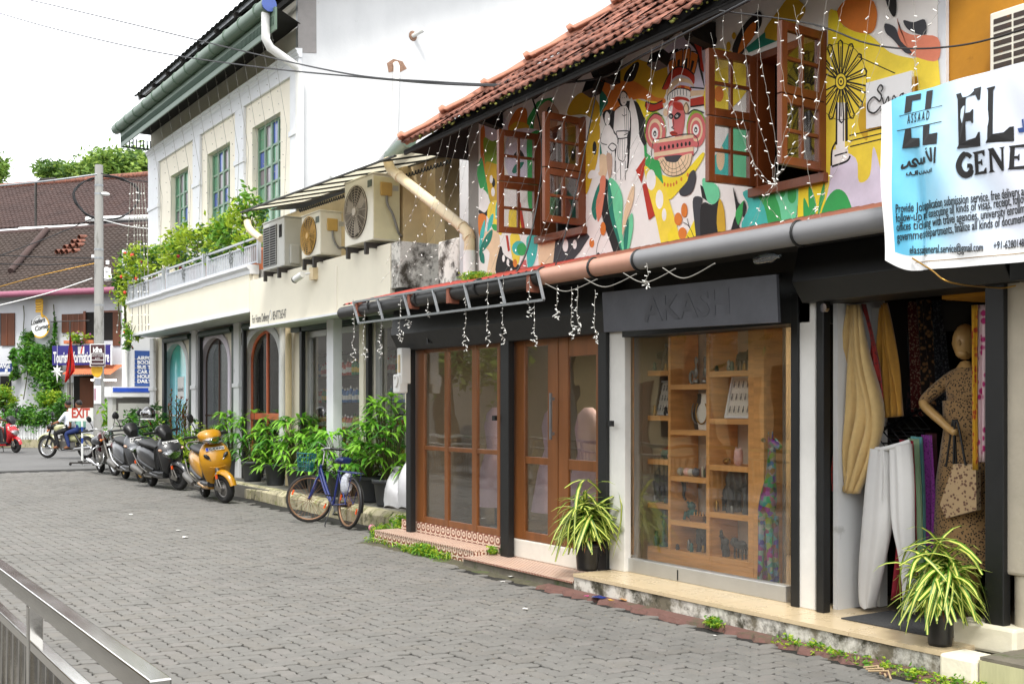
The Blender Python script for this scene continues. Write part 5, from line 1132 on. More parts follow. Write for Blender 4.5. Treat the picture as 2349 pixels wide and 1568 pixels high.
# ================================================================ VEHICLES (local frame: x forward, y left, z up)
def rx(x, zc, hw, hh, e=2.6, n=16): return [Vector((x, a, zc + b)) for a, b in sup(n, hw, hh, e)]
def rzr(z, xc, hw, ht, e=2.4, n=16): return [Vector((xc + b, a, z)) for a, b in sup(n, hw, ht, e)]
class Veh:
 def __init__(s, name, label, cat, loc, heading, lean=0., steer=0., piv=(.5, 0), sc=1., group=None):
  s.t = thing(name, label, cat, loc, 0, group); s.t.rotation_euler = (Matrix.Rotation(heading, 3, 'Z') @ Matrix.Rotation(lean, 3, 'X')).to_euler(); s.t.scale = (sc,) * 3
  s.S = Matrix.Translation((piv[0], 0, 0)) @ Matrix.Rotation(steer, 4, 'Z') @ Matrix.Translation((-piv[0], 0, 0))
 def part(s, name, mb, m, st=False, parent=None, bevel=0.):
  if st: mb.v = [tuple(s.S @ Vector(p)) for p in mb.v]
  return mb.build(name, m, parent or s.t, world=False, bevel=bevel)
 def wheel(s, x, r, tw, rim_m, st=False, spokes=0, disc=True, tyre=m_rubber, hub=.04):
  A = Rx(pi / 2); tp = [(r - tw * .95, -tw * .42), (r - tw * .35, -tw * .55), (r - .01, -tw * .32), (r, 0), (r - .01, tw * .32), (r - tw * .35, tw * .55), (r - tw * .95, tw * .42), (r - tw * .95, -tw * .42)]
  o = s.part('wheel', MB().lathe(tp, (x, 0, r), 28, A, caps=False), tyre, st); R0 = r - tw * .93
  mb = MB(); mb.lathe([(R0, -tw * .38), (R0 + .008, -tw * .44), (R0 - .02, -tw * .3), (R0 - .02, tw * .3), (R0 + .008, tw * .44), (R0, tw * .38)], (x, 0, r), 28, A, caps=False)
  if spokes:
   for k in range(spokes):
    a = 2 * pi * k / spokes; b = a + (.5 if k % 2 else -.5); sd = tw * .25 * (1 if k % 4 < 2 else -1)
    mb.tube([(x + hub * cos(b), sd * 1.6, r + hub * sin(b)), (x + R0 * cos(a), 0, r + R0 * sin(a))], .0022, 4, caps=False)
  elif disc: 
   mb.lathe([(.02, -.02), (R0 * .45, -.03), (R0 * .5, -.012), (R0 * .95, -tw * .2)], (x, 0, r), 24, A, caps=False); mb.lathe([(.02, .02), (R0 * .45, .03), (R0 * .5, .012), (R0 * .95, tw * .2)], (x, 0, r), 24, A, caps=False)
  mb.lathe([(hub, -tw * .55), (hub, tw * .55)], (x, 0, r), 12, A)
  s.part('rim', mb, rim_m, st, o)
  if disc and not spokes:
   mb = MB()
   for k in range(8):
    a = 2 * pi * k / 8
    for sd in (-1, 1):
     yy_ = sd * (tw * .2 + .004); mb.add([(x + q_ * R0 * cos(a + da), yy_ * (1.0 if q_ > .8 else .8), r + q_ * R0 * sin(a + da)) for q_, da in ((.74, -.12), (.9, -.14), (.9, .14), (.74, .12))], [[0, 1, 2, 3]])
   s.part('rim_slots', mb, m_plastic_bk, st, o)
  return o
def mirror(v, y, z0, z1, x=.33, st=True, out=.06):
 mb = MB(); sg = 1 if y > 0 else -1
 mb.tube(crv([(x, y, z0), (x + .02, y + sg * .03, z0 + .1), (x, y + sg * out, z1 - .04)], 4), .008, 6); mb.ball((x - .005, y + sg * out, z1 + .02), (.02, .055, .075), 10, 6, Rx(sg * -.35)); v.part('mirror', mb, m_plastic_bk, st)
def plate(v, text, x, z, w_=.3, h=.05, tilt=.3, st=False, parent=None, blue=False, y=0, flip=1):
 M = axes((0, 1, 0), (-sin(tilt), 0, cos(tilt)), (cos(tilt), 0, sin(tilt))); o = v.part('number_plate', MB().obox((x, y, z), (w_, h, .008), axes((0, 1, 0), (-sin(tilt), 0, cos(tilt)), (cos(tilt), 0, sin(tilt)))), m_plate, st)
 lines = text.split('|'); hh = h / len(lines)
 for i, ln in enumerate(lines):
  t = text_mb(ln, hh * .95, M, Vector((x, y, z)) + M @ Vector((-w_ * (.32 if blue else .44), h / 2 - hh * (i + .86), .006)), width=w_ * (.8 if blue else .88), bold=.0015); v.part('lettering', t, m_ink, st, o)
 if blue: v.part('blue_strip', MB().obox(Vector((x, y, z)) + M @ Vector((-w_ * .42, 0, .001)), (w_ * .14, h * .96, .008), M), mat('plate_blue', '#2746b8', .4), st, o)
def scooter(label, loc, heading, paint, lean, steer, kind, ptxt, rim=m_rust, mirrors=(-1,), trim=None, group='scooters parked along the kerb', panel=None, exhaust=True):
 v = Veh('scooter', label, 'scooter', loc, heading, lean, steer, (.52, 0), 1.12, group); pn = panel or paint
 v.wheel(-.62, .215, .095, rim); v.wheel(.62, .215, .095, rim, True)
 v.part('rear_body', MB().loft([rx(-1.0, .70, .05, .035), rx(-.93, .67, .11, .09), rx(-.75, .61, .165, .155), rx(-.5, .555, .185, .195), rx(-.25, .50, .175, .2), rx(-.1, .45, .15, .17), rx(-.02, .40, .12, .12)]), paint)
 v.part('side_panel', MB().loft([rx(-.9, .56, .12, .03), rx(-.6, .47, .2, .06), rx(-.3, .40, .2, .05), rx(-.06, .34, .17, .03)]), m_plastic_bk)
 v.part('seat', MB().loft([rx(-.86, .79, .10, .03), rx(-.7, .795, .135, .05), rx(-.4, .765, .14, .05), rx(-.2, .745, .125, .05), rx(-.02, .71, .09, .04)]), mat('black_seat_vinyl', '#1b1a1a', .5, var=.2, scale=12, bump=.08))
 v.part('seat_front', MB().loft([rzr(.34, -.02, .13, .05), rzr(.5, -.03, .13, .06), rzr(.7, -.05, .1, .06)]), m_plastic_bk)
 v.part('floorboard', MB().loft([rx(-.1, .29, .165, .05, 4), rx(.2, .28, .165, .045, 4), rx(.38, .29, .15, .05, 4)]), m_plastic_bk)
 v.part('belly_panel', MB().loft([rx(-.25, .27, .175, .05), rx(.1, .235, .17, .05), rx(.34, .26, .15, .06)]), pn)
 if kind == 'retro':
  sh = [rzr(.24, .33, .10, .03), rzr(.34, .36, .155, .05), rzr(.46, .40, .20, .085, 2), rzr(.58, .425, .235, .125, 1.7), rzr(.70, .415, .235, .13, 1.7), rzr(.80, .385, .205, .105, 1.8), rzr(.87, .35, .15, .07, 2), rzr(.90, .335, .09, .045)]
 else: sh = [rzr(.24, .33, .10, .03, 2), rzr(.36, .38, .15, .06, 2), rzr(.48, .44, .185, .10, 2), rzr(.60, .47, .215, .13, 2), rzr(.72, .45, .215, .135, 1.8), rzr(.82, .40, .18, .11, 1.8), rzr(.89, .35, .11, .06, 2)]
 v.part('leg_shield', MB().loft(sh), paint)
 v.part('inner_shield', MB().loft([rzr(z, x - .045, w_ * .88, .05, 3) for z, x, w_ in ((.3, .33, .15), (.5, .36, .2), (.7, .36, .2), (.88, .31, .12))]), m_plastic_bk)
 mb = MB(); rg = []
 for i in range(9):
  a = R(8 + i * 17); rr = .272; cx_, cz_ = .62 + rr * cos(a), .225 + rr * sin(a); ww = .075 * (1 - .25 * abs(i - 4) / 4)
  rg.append([Vector((cx_ - .03 * cos(a) * abs(b / ww) ** 2, b, cz_ - .055 * sin(a) * abs(b / ww) ** 2)) for b in [ww * (k / 4 - 1) for k in range(9)]])
 mb.loft([r_ + [p_ * .985 + Vector((.009, 0, .003)) for p_ in r_[::-1]] for r_ in rg]); v.part('front_fender', mb, paint, True)
 mb = MB(); mb.tube([(.44, 0, .62), (.53, 0, .42)], .035, 8)
 for sy in (-.075, .075): mb.tube([(.53, sy * .6, .45), (.56, sy, .33), (.575, sy, .22)], .02, 6); mb.obox((.60, sy * 1.1, .22), (.15, .02, .06), Ry(.3)); mb.tube([(.66, sy, .23), (.60, sy, .36)], .014, 6)
 v.part('fork', mb, m_greymetal, True)
 for sy in (-.085, .085): v.part('reflector', MB().obox((.585, sy, .40), (.03, .02, .06)), m_orange_ref, True)
 if kind == 'retro':
  v.part('handlebar_cowl', MB().loft([rx(.25, .985, .09, .05), rx(.32, .995, .165, .075), rx(.40, 1.0, .185, .095), rx(.48, .985, .16, .10), rx(.53, .965, .10, .075), rx(.55, .955, .05, .04)]), paint, True)
  v.part('headlamp', MB().loft([rx(.46, .94, .168, .058, 2.2), rx(.53, .935, .145, .062, 2.2), rx(.578, .928, .09, .046, 2.2)]), m_lens, True); v.part('lamp_reflector', MB().loft([rx(.46, .94, .16, .052, 2.2), rx(.55, .932, .11, .045, 2.2)]), m_chrome, True)
  for sy in (-1, 1):
   pts = [(.44, sy * .04, .67), (.50, sy * .09, .70), (.46, sy * .17, .74), (.49, sy * .12, .65)]
   mb = MB(); mb.ball((.505, sy * .125, .69), (.03, .075, .03), 10, 5, Rx(sy * .75)); v.part('air_slot', mb, m_plastic_bk)
   v.part('slot_trim', MB().tube(crv([(.525, sy * .07, .635), (.53, sy * .10, .65), (.50, sy * .165, .735)], 4), .006, 5), m_chrome)
  v.part('chrome_strip', MB().tube(crv([(.535, -.12, .545), (.55, 0, .53), (.535, .12, .545)], 4), .006, 5), paint)
  plate(v, ptxt, .485, .805, .27, .05, .35, blue=True)
 else:
  v.part('handlebar_cowl', MB().loft([rx(.22, 1.0, .06, .04), rx(.29, 1.02, .12, .085), rx(.37, 1.01, .14, .12), rx(.44, .97, .12, .11), rx(.49, .92, .07, .06)]), m_plastic_bk if kind == 'sport' else paint, True)
  v.part('headlamp', MB().loft([rx(.47, .66, .2, .085, 2.0), rx(.57, .625, .165, .09, 2.0), rx(.635, .59, .10, .06, 2.0)]), m_lens); v.part('lamp_reflector', MB().loft([rx(.47, .66, .19, .075, 2.0), rx(.60, .61, .12, .06, 2.0)]), m_chrome)
  for sy in (-1, 1): v.part('indicator', MB().ball((.50, sy * .19, .70), (.04, .035, .024), 8, 5, Rx(sy * .5)), mat('clear_indicator', '#d8a78a', .25, coat=.5))
  v.part('nose_panel', MB().loft([rzr(.68, .49, .12, .06, 1.8), rzr(.76, .465, .15, .075, 1.8), rzr(.85, .41, .13, .06, 1.8)]), m_plastic_bk)
  plate(v, ptxt, *((.50, .82, .27, .045, .5) if '|' not in ptxt else (.53, .80, .2, .1, .25)))
 mb = MB()
 for sy in (-1, 1): mb.tube([(.36, sy * .12, 1.0), (.33, sy * .24, 1.01), (.30, sy * .36, 1.01)], .018, 8); mb.tube([(.40, sy * .14, .99), (.39, sy * .33, 1.0)], .006, 5)
 v.part('handlebar', mb, m_plastic_bk, True)
 for sy in mirrors: mirror(v, sy * .17, 1.04, 1.27)
 mb = MB(); mb.tube(crv([(-.62, -.15, .76), (-.8, -.16, .82), (-.95, -.1, .86), (-.97, 0, .865), (-.95, .1, .86), (-.8, .16, .82), (-.62, .15, .76)], 4), .014, 6); v.part('grab_rail', mb, m_plastic_bk if kind != 'retro' else m_greymetal)
 v.part('rear_fender', MB().loft([rx(-1.0, .5, .05, .08), rx(-.9, .48, .07, .12), rx(-.78, .46, .07, .1)]), m_plastic_bk); v.part('tail_lamp', MB().ball((-.99, 0, .66), (.03, .09, .035), 8, 5), m_orange_ref)
 v.part('engine', MB().obox((-.45, .02, .27), (.42, .22, .16)).tube([(-.62, .1, .215), (-.3, .13, .25)], .06, 8), m_greymetal)
 if exhaust:
  mb = MB(); mb.tube([(-.25, -.12, .2), (-.45, -.17, .22), (-.55, -.18, .27)], .02, 6); mb.tube([(-.5, -.185, .25), (-.6, -.19, .29), (-.93, -.2, .37), (-.95, -.2, .375)], [.04, .062, .062, .04], 10); v.part('exhaust', mb, m_greymetal)
 v.part('side_stand', MB().tube([(-.05, .14, .22), (-.12, .26, .02), (-.16, .27, .012)], .012, 6), m_greymetal)
 v.part('crash_bar', MB().tube(crv([(-.3, -.18, .3), (-.5, -.235, .42), (-.85, -.2, .62)], 4), .011, 5).tube(crv([(-.3, .18, .3), (-.5, .235, .42), (-.85, .2, .62)], 4), .011, 5), trim or m_greymetal)
 return v
m_yellow = mat('mustard_metallic_paint', '#b07d14', .33, var=.1, scale=5, coat=.35, dirt=[('#8a6420', .16, 7), ('#4a3a1c', .1, 16)])
m_grey_sc = mat('graphite_scooter_paint', '#2f2f31', .35, var=.1, scale=5, coat=.4, dirt=('#66625a', .12, 6))
m_grey_sc2 = mat('slate_scooter_paint', '#55575b', .35, var=.1, scale=5, coat=.4, dirt=('#7a766e', .12, 6))
def head(a, b):
 d = Vector(b) - Vector(a); return math.atan2(d.y, d.x)
Fp, Rp_ = onZ(510, 1153), onZ(475, 1141)
def mid(f, r_): return ((f.x + r_.x) / 2, (f.y + r_.y) / 2, 0)
scooter('mustard yellow scooter with round-edged front and one mirror, parked nearest the camera', mid(Fp, Rp_), head(Rp_, Fp), m_yellow, R(-7) * -1, R(22), 'retro', 'KL-32 M-9420', mirrors=(-1,))
Fp, Rp_ = onZ(408, 1124), onZ(352, 1115)
dk = scooter('dark grey scooter with a helmet on its mirror, beside the yellow scooter', mid(Fp, Rp_), head(Rp_, Fp), m_grey_sc, R(7), R(18), 'sport', 'KL 43 K 4444', rim=m_plastic_bk, mirrors=(-1,))
Fp, Rp_ = onZ(330, 1107), onZ(286, 1097)
scooter('dark scooter with white trim bars, gold rear wheel and white number plate', mid(Fp, Rp_), head(Rp_, Fp), m_grey_sc2, R(7), R(10), 'sport', 'KL 43|H4917', rim=m_gold, mirrors=(-1, 1), trim=m_trim)
bpy.context.view_layer.update(); hx = dk.t.matrix_world @ (dk.S @ Vector((.33, -.23, 1.33)))
hel = thing('helmet', 'glossy black helmet with clear visor on the dark scooter handlebar', 'helmet', hx + Vector((0, 0, -.13)))
m_hel = mat('black_helmet_shell', '#101011', .12, var=.1, coat=.8)
rg = []
for i in range(9):
 a = -.75 + i * (pi / 2 + .75) / 8; rg.append([hx + Vector((.125 * cos(a) * cos(b), .145 * cos(a) * sin(b), .145 * sin(a))) for b in [2 * pi * k / 18 for k in range(18)]])
MB().loft(rg).build('shell', m_hel, hel)
mb = MB(); dv = Vector((-ST * .3 - .6, -CT * .9, 0)).normalized(); sv = dv.cross(Vector((0, 0, 1)))
for i in range(6):
 for k in range(10):
  def vp(i_, k_): a = -.55 + i_ * .17; b = -1.25 + k_ * .25; return hx + (dv * cos(b) + sv * sin(b)) * .153 * cos(a) + Vector((0, 0, .15 * sin(a)))
  mb.add([vp(i, k), vp(i, k + 1), vp(i + 1, k + 1), vp(i + 1, k)], [[0, 1, 2, 3]], True)
mb.build('visor', glass('smoked_visor', (.55, .55, .57), 1.6, .25), hel)
MB().tube([hx + (dv * cos(b) + sv * sin(b)) * .14 + Vector((0, 0, -.095)) for b in [-1.3 + .26 * k for k in range(11)]], .01, 5).build('chin_edge', m_trim, hel)
MB().tube([hx + Vector((.02, .0, -.11)), hx + Vector((.05, .02, -.2)), hx + Vector((.0, .05, -.12))], .008, 5).build('strap', m_red, hel)
def motorcycle(label, loc, heading, tank, lean, steer, group, cat='motorcycle', guard=True, ptxt=None, fend=None, bars=.36):
 v = Veh('motorcycle', label, cat, loc, heading, lean, steer, (.50, 0), 1.05, group); fend = fend or tank
 v.wheel(-.69, .325, .1, m_chrome, False, 36, hub=.07); v.wheel(.69, .33, .085, m_chrome, True, 36, hub=.07)
 v.part('tank', MB().loft([rx(-.08, .80, .06, .06), rx(0, .83, .12, .11), rx(.15, .855, .145, .125), rx(.32, .86, .13, .115), rx(.42, .86, .07, .07)]), tank)
 v.part('seat', MB().loft([rx(-.85, .80, .08, .03), rx(-.6, .80, .125, .05), rx(-.3, .77, .13, .05), rx(-.06, .76, .09, .05)]), MATS['black_seat_vinyl'])
 v.part('side_cover', MB().loft([rx(-.42, .60, .10, .10), rx(-.25, .60, .13, .13), rx(-.1, .60, .11, .1)]), fend)
 def fen(cx, r, a0, a1, m, st, ww=.07, n=10):
  rg = []
  for i in range(n):
   a = R(a0 + (a1 - a0) * i / (n - 1)); rg.append([Vector((cx + (r - .05 * (b / ww) ** 2) * cos(a), b, .33 + (r - .05 * (b / ww) ** 2) * sin(a))) for b in [ww * (k / 4 - 1) for k in range(9)]])
  mb = MB(); mb.loft([q_ + [p_ + Vector((0, 0, .006)) for p_ in q_[::-1]] for q_ in rg]); v.part('fender', mb, m, st)
 fen(.69, .40, 25, 150, fend, True, .06); fen(-.69, .40, 20, 175, fend, False, .075)
 v.part('engine', MB().obox((.02, 0, .40), (.42, .24, .22)).lathe([(.1, -.15), (.12, -.1), (.12, .1), (.1, .15)], (-.05, 0, .36), 16, Rx(pi / 2)).lathe([(.08, 0), (.095, .02), (.08, .04), (.095, .06), (.08, .08), (.095, .1), (.08, .12), (.095, .14), (.08, .16), (.095, .18), (.07, .2)], (.1, 0, .48), 14, Ry(.25)), m_greymetal, bevel=.01)
 v.part('frame', MB().tube([(.46, 0, .86), (.34, 0, .45), (.2, 0, .24), (-.3, 0, .24), (-.42, 0, .5), (-.35, 0, .74), (.0, 0, .76), (.46, 0, .88)], .02, 6).tube([(-.38, .1, .7), (-.69, .12, .36), (-.3, .11, .3)], .016, 6).tube([(-.38, -.1, .7), (-.69, -.12, .36), (-.3, -.11, .3)], .016, 6).tube([(-.35, .12, .74), (-.6, .13, .42)], .03, 7).tube([(-.35, -.12, .74), (-.6, -.13, .42)], .03, 7), m_plastic_bk)
 mb = MB()
 for sy in (-.1, .1): mb.tube([(.46, sy, .98), (.56, sy, .66), (.69, sy, .33)], [.022, .03, .026], 8)
 v.part('fork', mb, m_greymetal if guard else m_plastic_bk, True)
 v.part('headlamp', MB().lathe([(.05, -.12), (.085, -.07), (.098, 0), (.1, .02)], (.6, 0, .90), 18, Ry(pi / 2)), m_plastic_bk if not guard else m_chrome, True); v.part('lens', MB().lathe([(.096, 0), (.08, .022), (.01, .034)], (.62, 0, .90), 18, Ry(pi / 2)), m_lens, True)
 v.part('lamp_reflector', MB().lathe([(.09, 0), (.03, -.03)], (.618, 0, .90), 18, Ry(pi / 2)), m_chrome, True)
 mb = MB()
 for sy in (-1, 1): mb.tube(crv([(.47, 0, .98), (.46, sy * .1, .99), (.42, sy * .2, 1.06), (.30, sy * bars, 1.04), (.22, sy * (bars + .08), 1.02)], 4), .012, 7)
 v.part('handlebar', mb, m_chrome, True)
 mb = MB()
 for sy in (-1, 1): mb.tube([(.32, sy * (bars - .02), 1.042), (.21, sy * (bars + .09), 1.018)], .018, 8); mb.tube([(.40, sy * .24, 1.04), (.36, sy * (bars + .02), 1.02)], .006, 5)
 v.part('grips', mb, m_plastic_bk, True)
 for sy in (-1, 1): v.part('indicator', MB().ball((.55, sy * .17, .80), (.03, .03, .03), 8, 5).tube([(.54, sy * .1, .82), (.55, sy * .15, .80)], .008, 5), mat('amber_lens', '#d9731e', .25, coat=.5), True)
 for sy in (-1, 1): v.part('exhaust', MB().tube(crv([(.2, sy * .07, .5), (.28, sy * .11, .36), (.1, sy * .16, .22), (-.3, sy * .19, .25), (-.5, sy * .2, .29), (-1.0, sy * .2, .34)], 4), [.02] * 13 + [.03, .04, .045, .045, .045, .045, .042, .03], 9), m_chrome)
 if guard:
  for sy in (-1, 1): v.part('crash_guard', MB().tube(crv([(.35, sy * .05, .66), (.38, sy * .3, .64), (.38, sy * .33, .5), (.36, sy * .3, .36), (.3, sy * .05, .26)], 5), .014, 7), m_chrome)
 if ptxt is not None: v.part('number_plate', MB().obox((.76, 0, .70), (.012, .26, .05)), m_plate, True)
 mirror(v, -.22, 1.05, 1.26, .3); mirror(v, .22, 1.05, 1.26, .3)
 return v
m_maroon = mat('maroon_tank_paint', '#4e1318', .25, var=.06, coat=.6); m_cream_t = mat('pale_olive_cream_paint', '#b9b98c', .3, var=.06, coat=.5)
Fp, Rp_ = onZ(266, 1091), onZ(231, 1083)
mo = motorcycle('parked maroon motorcycle with chrome round headlamp and crash guard', mid(Fp, Rp_), head(Rp_, Fp), m_maroon, R(8), R(6), 'motorcycles', ptxt='')
mo.part('seat_bag', MB().ball((-.05, -.12, .78), (.2, .12, .1), 10, 6), m_grey_sc2)
Fp = onZ(112, 1050); hd = head((0, 0, 0), E1 * -1 + Vector((0, -.05, 0)))
hd = math.atan2(-E1.y, -E1.x); mc = (Fp.x - .69 * cos(hd), Fp.y - .69 * sin(hd), 0)
mv = motorcycle('pale cream motorcycle carrying two riders across the junction', mc, hd, m_cream_t, 0, R(2), 'motorcycles', guard=False, bars=.3)
m_redp = mat('red_scooter_paint', '#b3121d', .25, var=.05, coat=.6)
Fp = onZ(34, 1038); h2 = math.atan2(E1.y, E1.x); rc = (Fp.x - .62 * cos(h2), Fp.y - .62 * sin(h2), 0)
scooter('bright red scooter with a rider entering at the left edge', rc, h2, m_redp, 0, R(-12), 'sport', 'KL 7', rim=m_plastic_bk, mirrors=(-1, 1), group=None)
# ================================================================ BICYCLE
fw, rw = onZ(714, 1197), onZ(797, 1213); hb = head(rw, fw)
bc = Veh('bicycle', 'blue step-through bicycle with teal basket leaning on its stand by the kerb', 'bicycle', mid(fw, rw), hb, R(5), R(52), (.40, 0))
m_bblue = mat('blue_frame_paint', '#172463', .3, var=.08, coat=.5, dirt=('#12163a', .1, 8)); m_tyr = mat('dusty_thin_tyre', '#2a2724', .85, var=.2, dirt=('#6d5a44', .3, 8)); m_brim = mat('brown_dust_rim', '#8a6a50', .5, metal=.5, var=.2)
W_ = .545
bc.wheel(-W_, .325, .036, m_brim, False, 32, tyre=m_tyr, hub=.03); bc.wheel(W_ - .03, .325, .036, m_brim, True, 32, tyre=m_tyr, hub=.02)
mb = MB(); BB = (-.08, 0, .28); HT, HB = (.37, 0, .80), (.40, 0, .64)
mb.tube([HT, HB], .02, 8); mb.tube(crv([(.375, 0, .74), (.18, 0, .52), (-.02, 0, .33), BB], 4), .02, 8); mb.tube(crv([(.39, 0, .66), (.16, 0, .42), BB], 4), .018, 8)
mb.tube([BB, (-.20, 0, .80)], .017, 8)
for sy in (-1, 1): mb.tube([BB, (-W_, sy * .055, .325)], .011, 6); mb.tube([(-.18, sy * .01, .70), (-W_, sy * .055, .325)], .010, 6)
bc.part('frame', mb, m_bblue)
mb = MB()
for sy in (-1, 1): mb.tube([(.41, 0, .63), (.43, sy * .05, .6), (.47, sy * .05, .45), (W_ - .03, sy * .05, .325)], .013, 6)
bc.part('fork', mb, m_bblue, True)
mb = MB(); mb.tube([(.37, 0, .80), (.355, 0, .98), (.39, 0, 1.0)], .014, 7); mb.tube(crv([(.10, -.30, 1.02), (.26, -.27, 1.03), (.37, -.12, 1.0), (.39, 0, 1.0), (.37, .12, 1.0), (.26, .27, 1.03), (.10, .30, 1.02)], 5), .012, 7); bc.part('handlebar', mb, m_chrome, True)
for sy in (-1, 1): bc.part('grip', MB().tube([(.22, sy * .285, 1.028), (.09, sy * .302, 1.018)], .018, 8), m_plastic_bk, True)
mb = MB()
for sy in (-1, 1): mb.tube(crv([(.27, sy * .26, 1.02), (.2, sy * .24, .985), (.14, sy * .27, .98)], 4), .006, 5)
mb.tube(crv([(.27, .25, 1.02), (.45, .1, 1.1), (.46, 0, .9), (.41, 0, .66)], 5), .004, 4); bc.part('brake_lever', mb, m_steel, True)
bc.part('saddle', MB().loft([rx(-.36, .875, .06, .03), rx(-.32, .885, .105, .045), rx(-.22, .875, .09, .045), rx(-.1, .865, .035, .03), rx(-.05, .86, .02, .015)]), mat('navy_saddle_cover', '#17244f', .35, var=.2, scale=10, bump=.2)); bc.part('seat_post', MB().tube([(-.19, 0, .74), (-.21, 0, .87)], .012, 6), m_steel)
mb = MB()
for r_ in (.0, .06, .12, .18, .235): k = 1 - .25 * (.235 - r_) / .235; mb.tube([(.60 + .13 * k * cos(a), .17 * k * sin(a), .70 + r_) for a in [2 * pi * i / 20 for i in range(20)]], .004 if r_ < .2 else .007, 4, closed=True)
for i in range(20): a = 2 * pi * i / 20; mb.tube([(.60 + .0975 * cos(a), .1275 * sin(a), .70), (.60 + .13 * cos(a), .17 * sin(a), .935)], .003, 4)
for i in range(6): y_ = -.11 + i * .044; mb.tube([(.50, y_, .70), (.70, y_, .70)], .003, 4)
ms_ = mat('teal_basket_mesh', '#17606a', .5, var=.1); bc.part('basket', mb, ms_, True); bc.part('basket_panel', MB().lathe([(.118, .70), (.13, .81)], (.60, 0, 0), 20, axes((.85, 0, 0), (0, 1.12, 0), (0, 0, 1)), caps=False), glass('teal_film', (.25, .55, .6), 1, .08), True)
def bfen(cx, a0, a1, m, st, ww=.025):
 rg = []
 for i in range(9):
  a = R(a0 + (a1 - a0) * i / 8); rg.append([Vector((cx + (.355 - .012 * (b / ww) ** 2) * cos(a), b, .325 + (.355 - .012 * (b / ww) ** 2) * sin(a))) for b in (-ww, -ww * .5, 0, ww * .5, ww)])
 mb = MB(); mb.loft([q_ + [p_ + Vector((0, 0, .003)) for p_ in q_[::-1]] for q_ in rg]); bc.part('mudguard', mb, m, st)
bfen(-W_, 60, 195, m_plastic_bk, False, .028)
mb = MB(); mb.tube([(-.24, -.06, .74), (-.74, -.07, .73), (-.76, 0, .73), (-.74, .07, .73), (-.24, .06, .74)], .008, 5); mb.tube([(-.3, -.02, .745), (-.73, -.02, .738)], .006, 5); mb.tube([(-.3, .02, .745), (-.73, .02, .738)], .006, 5)
for sy in (-1, 1): mb.tube([(-.68, sy * .07, .73), (-W_, sy * .06, .34)], .006, 5)
bc.part('carrier', mb, m_bblue)
bc.part('crank', MB().lathe([(.085, -.003), (.085, .003)], (BB[0], -.045, BB[2]), 20, Rx(pi / 2)).tube([(BB[0], -.05, BB[2]), (BB[0] + .1, -.06, BB[2] - .13)], .009, 5).tube([(BB[0], .05, BB[2]), (BB[0] - .1, .06, BB[2] + .13)], .009, 5), m_steel)
bc.part('chain_guard', MB().obox((-.26, -.055, .30), (.42, .012, .07), Ry(.07)), m_plastic_bk)
for px_, sy in ((.1, -1), (-.1, 1)): bc.part('pedal', MB().obox((BB[0] + px_, sy * .11, BB[2] - px_ * 1.3), (.09, .08, .02)), m_plastic_bk)
bc.part('kick_stand', MB().tube([(-.14, .05, .29), (-.2, .16, .01), (-.23, .165, .004)], .009, 5), m_plastic_bk)
for st_, cx in ((False, -W_), (True, W_ - .03)):
 for a in (.3, 3.5): bc.part('spoke_reflector', MB().obox((cx + .24 * cos(a), .012, .325 + .24 * sin(a)), (.07, .012, .022), Ry(-a + pi / 2)), m_orange_ref, st_)
bc.part('plastic_bag', MB().loft([rx(-.50, .60, .045, .12, 2), rx(-.42, .58, .07, .15, 2), rx(-.34, .57, .05, .13, 2)]), mat('crumpled_clear_bag', '#b9bcc4', .25, var=.2, scale=14, bump=.5))
# ================================================================ PEOPLE AND MANNEQUINS (one skinned body each)
def figure(joints, edges, mats, name, parent, sub=1, rot=None, extra=None):
 """joints: name -> (position, radius); edges: (a, b, material index). Skin + subdivision, applied to one mesh"""
 names = list(joints); idx = {n: i for i, n in enumerate(names)}
 me = bpy.data.meshes.new('figure'); me.from_pydata([joints[n][0] for n in names], [(idx[a], idx[b]) for a, b, _ in edges], [])
 o = bpy.data.objects.new('figure', me); COL.objects.link(o); o.modifiers.new('skin', 'SKIN'); s_ = o.modifiers.new('sub', 'SUBSURF'); s_.levels = sub; s_.render_levels = sub
 sv = me.skin_vertices[0].data
 for n in names: sv[idx[n]].radius = (joints[n][1],) * 2 if not isinstance(joints[n][1], tuple) else joints[n][1]
 for v in sv: v.use_root = False
 sv[0].use_root = True
 dg = bpy.context.evaluated_depsgraph_get(); m2 = bpy.data.meshes.new_from_object(o.evaluated_get(dg)); bpy.data.objects.remove(o)
 mb = MB(); mb.v = [tuple(v.co) for v in m2.vertices]
 seg = [(Vector(joints[a][0]), Vector(joints[b][0]), k) for a, b, k in edges]
 for p in m2.polygons:
  c = p.center; best = (1e9, 0)
  for a, b, k in seg:
   ab = b - a; t = max(0, min(1, (c - a).dot(ab) / max(1e-9, ab.length_squared))); d = (a + ab * t - c).length
   if d < best[0]: best = (d, k)
  mb.f.append(list(p.vertices)); mb.m.append(best[1]); mb.sm.append(True)
 if extra: extra(mb)
 return mb.build(name, mats, parent, world=False)
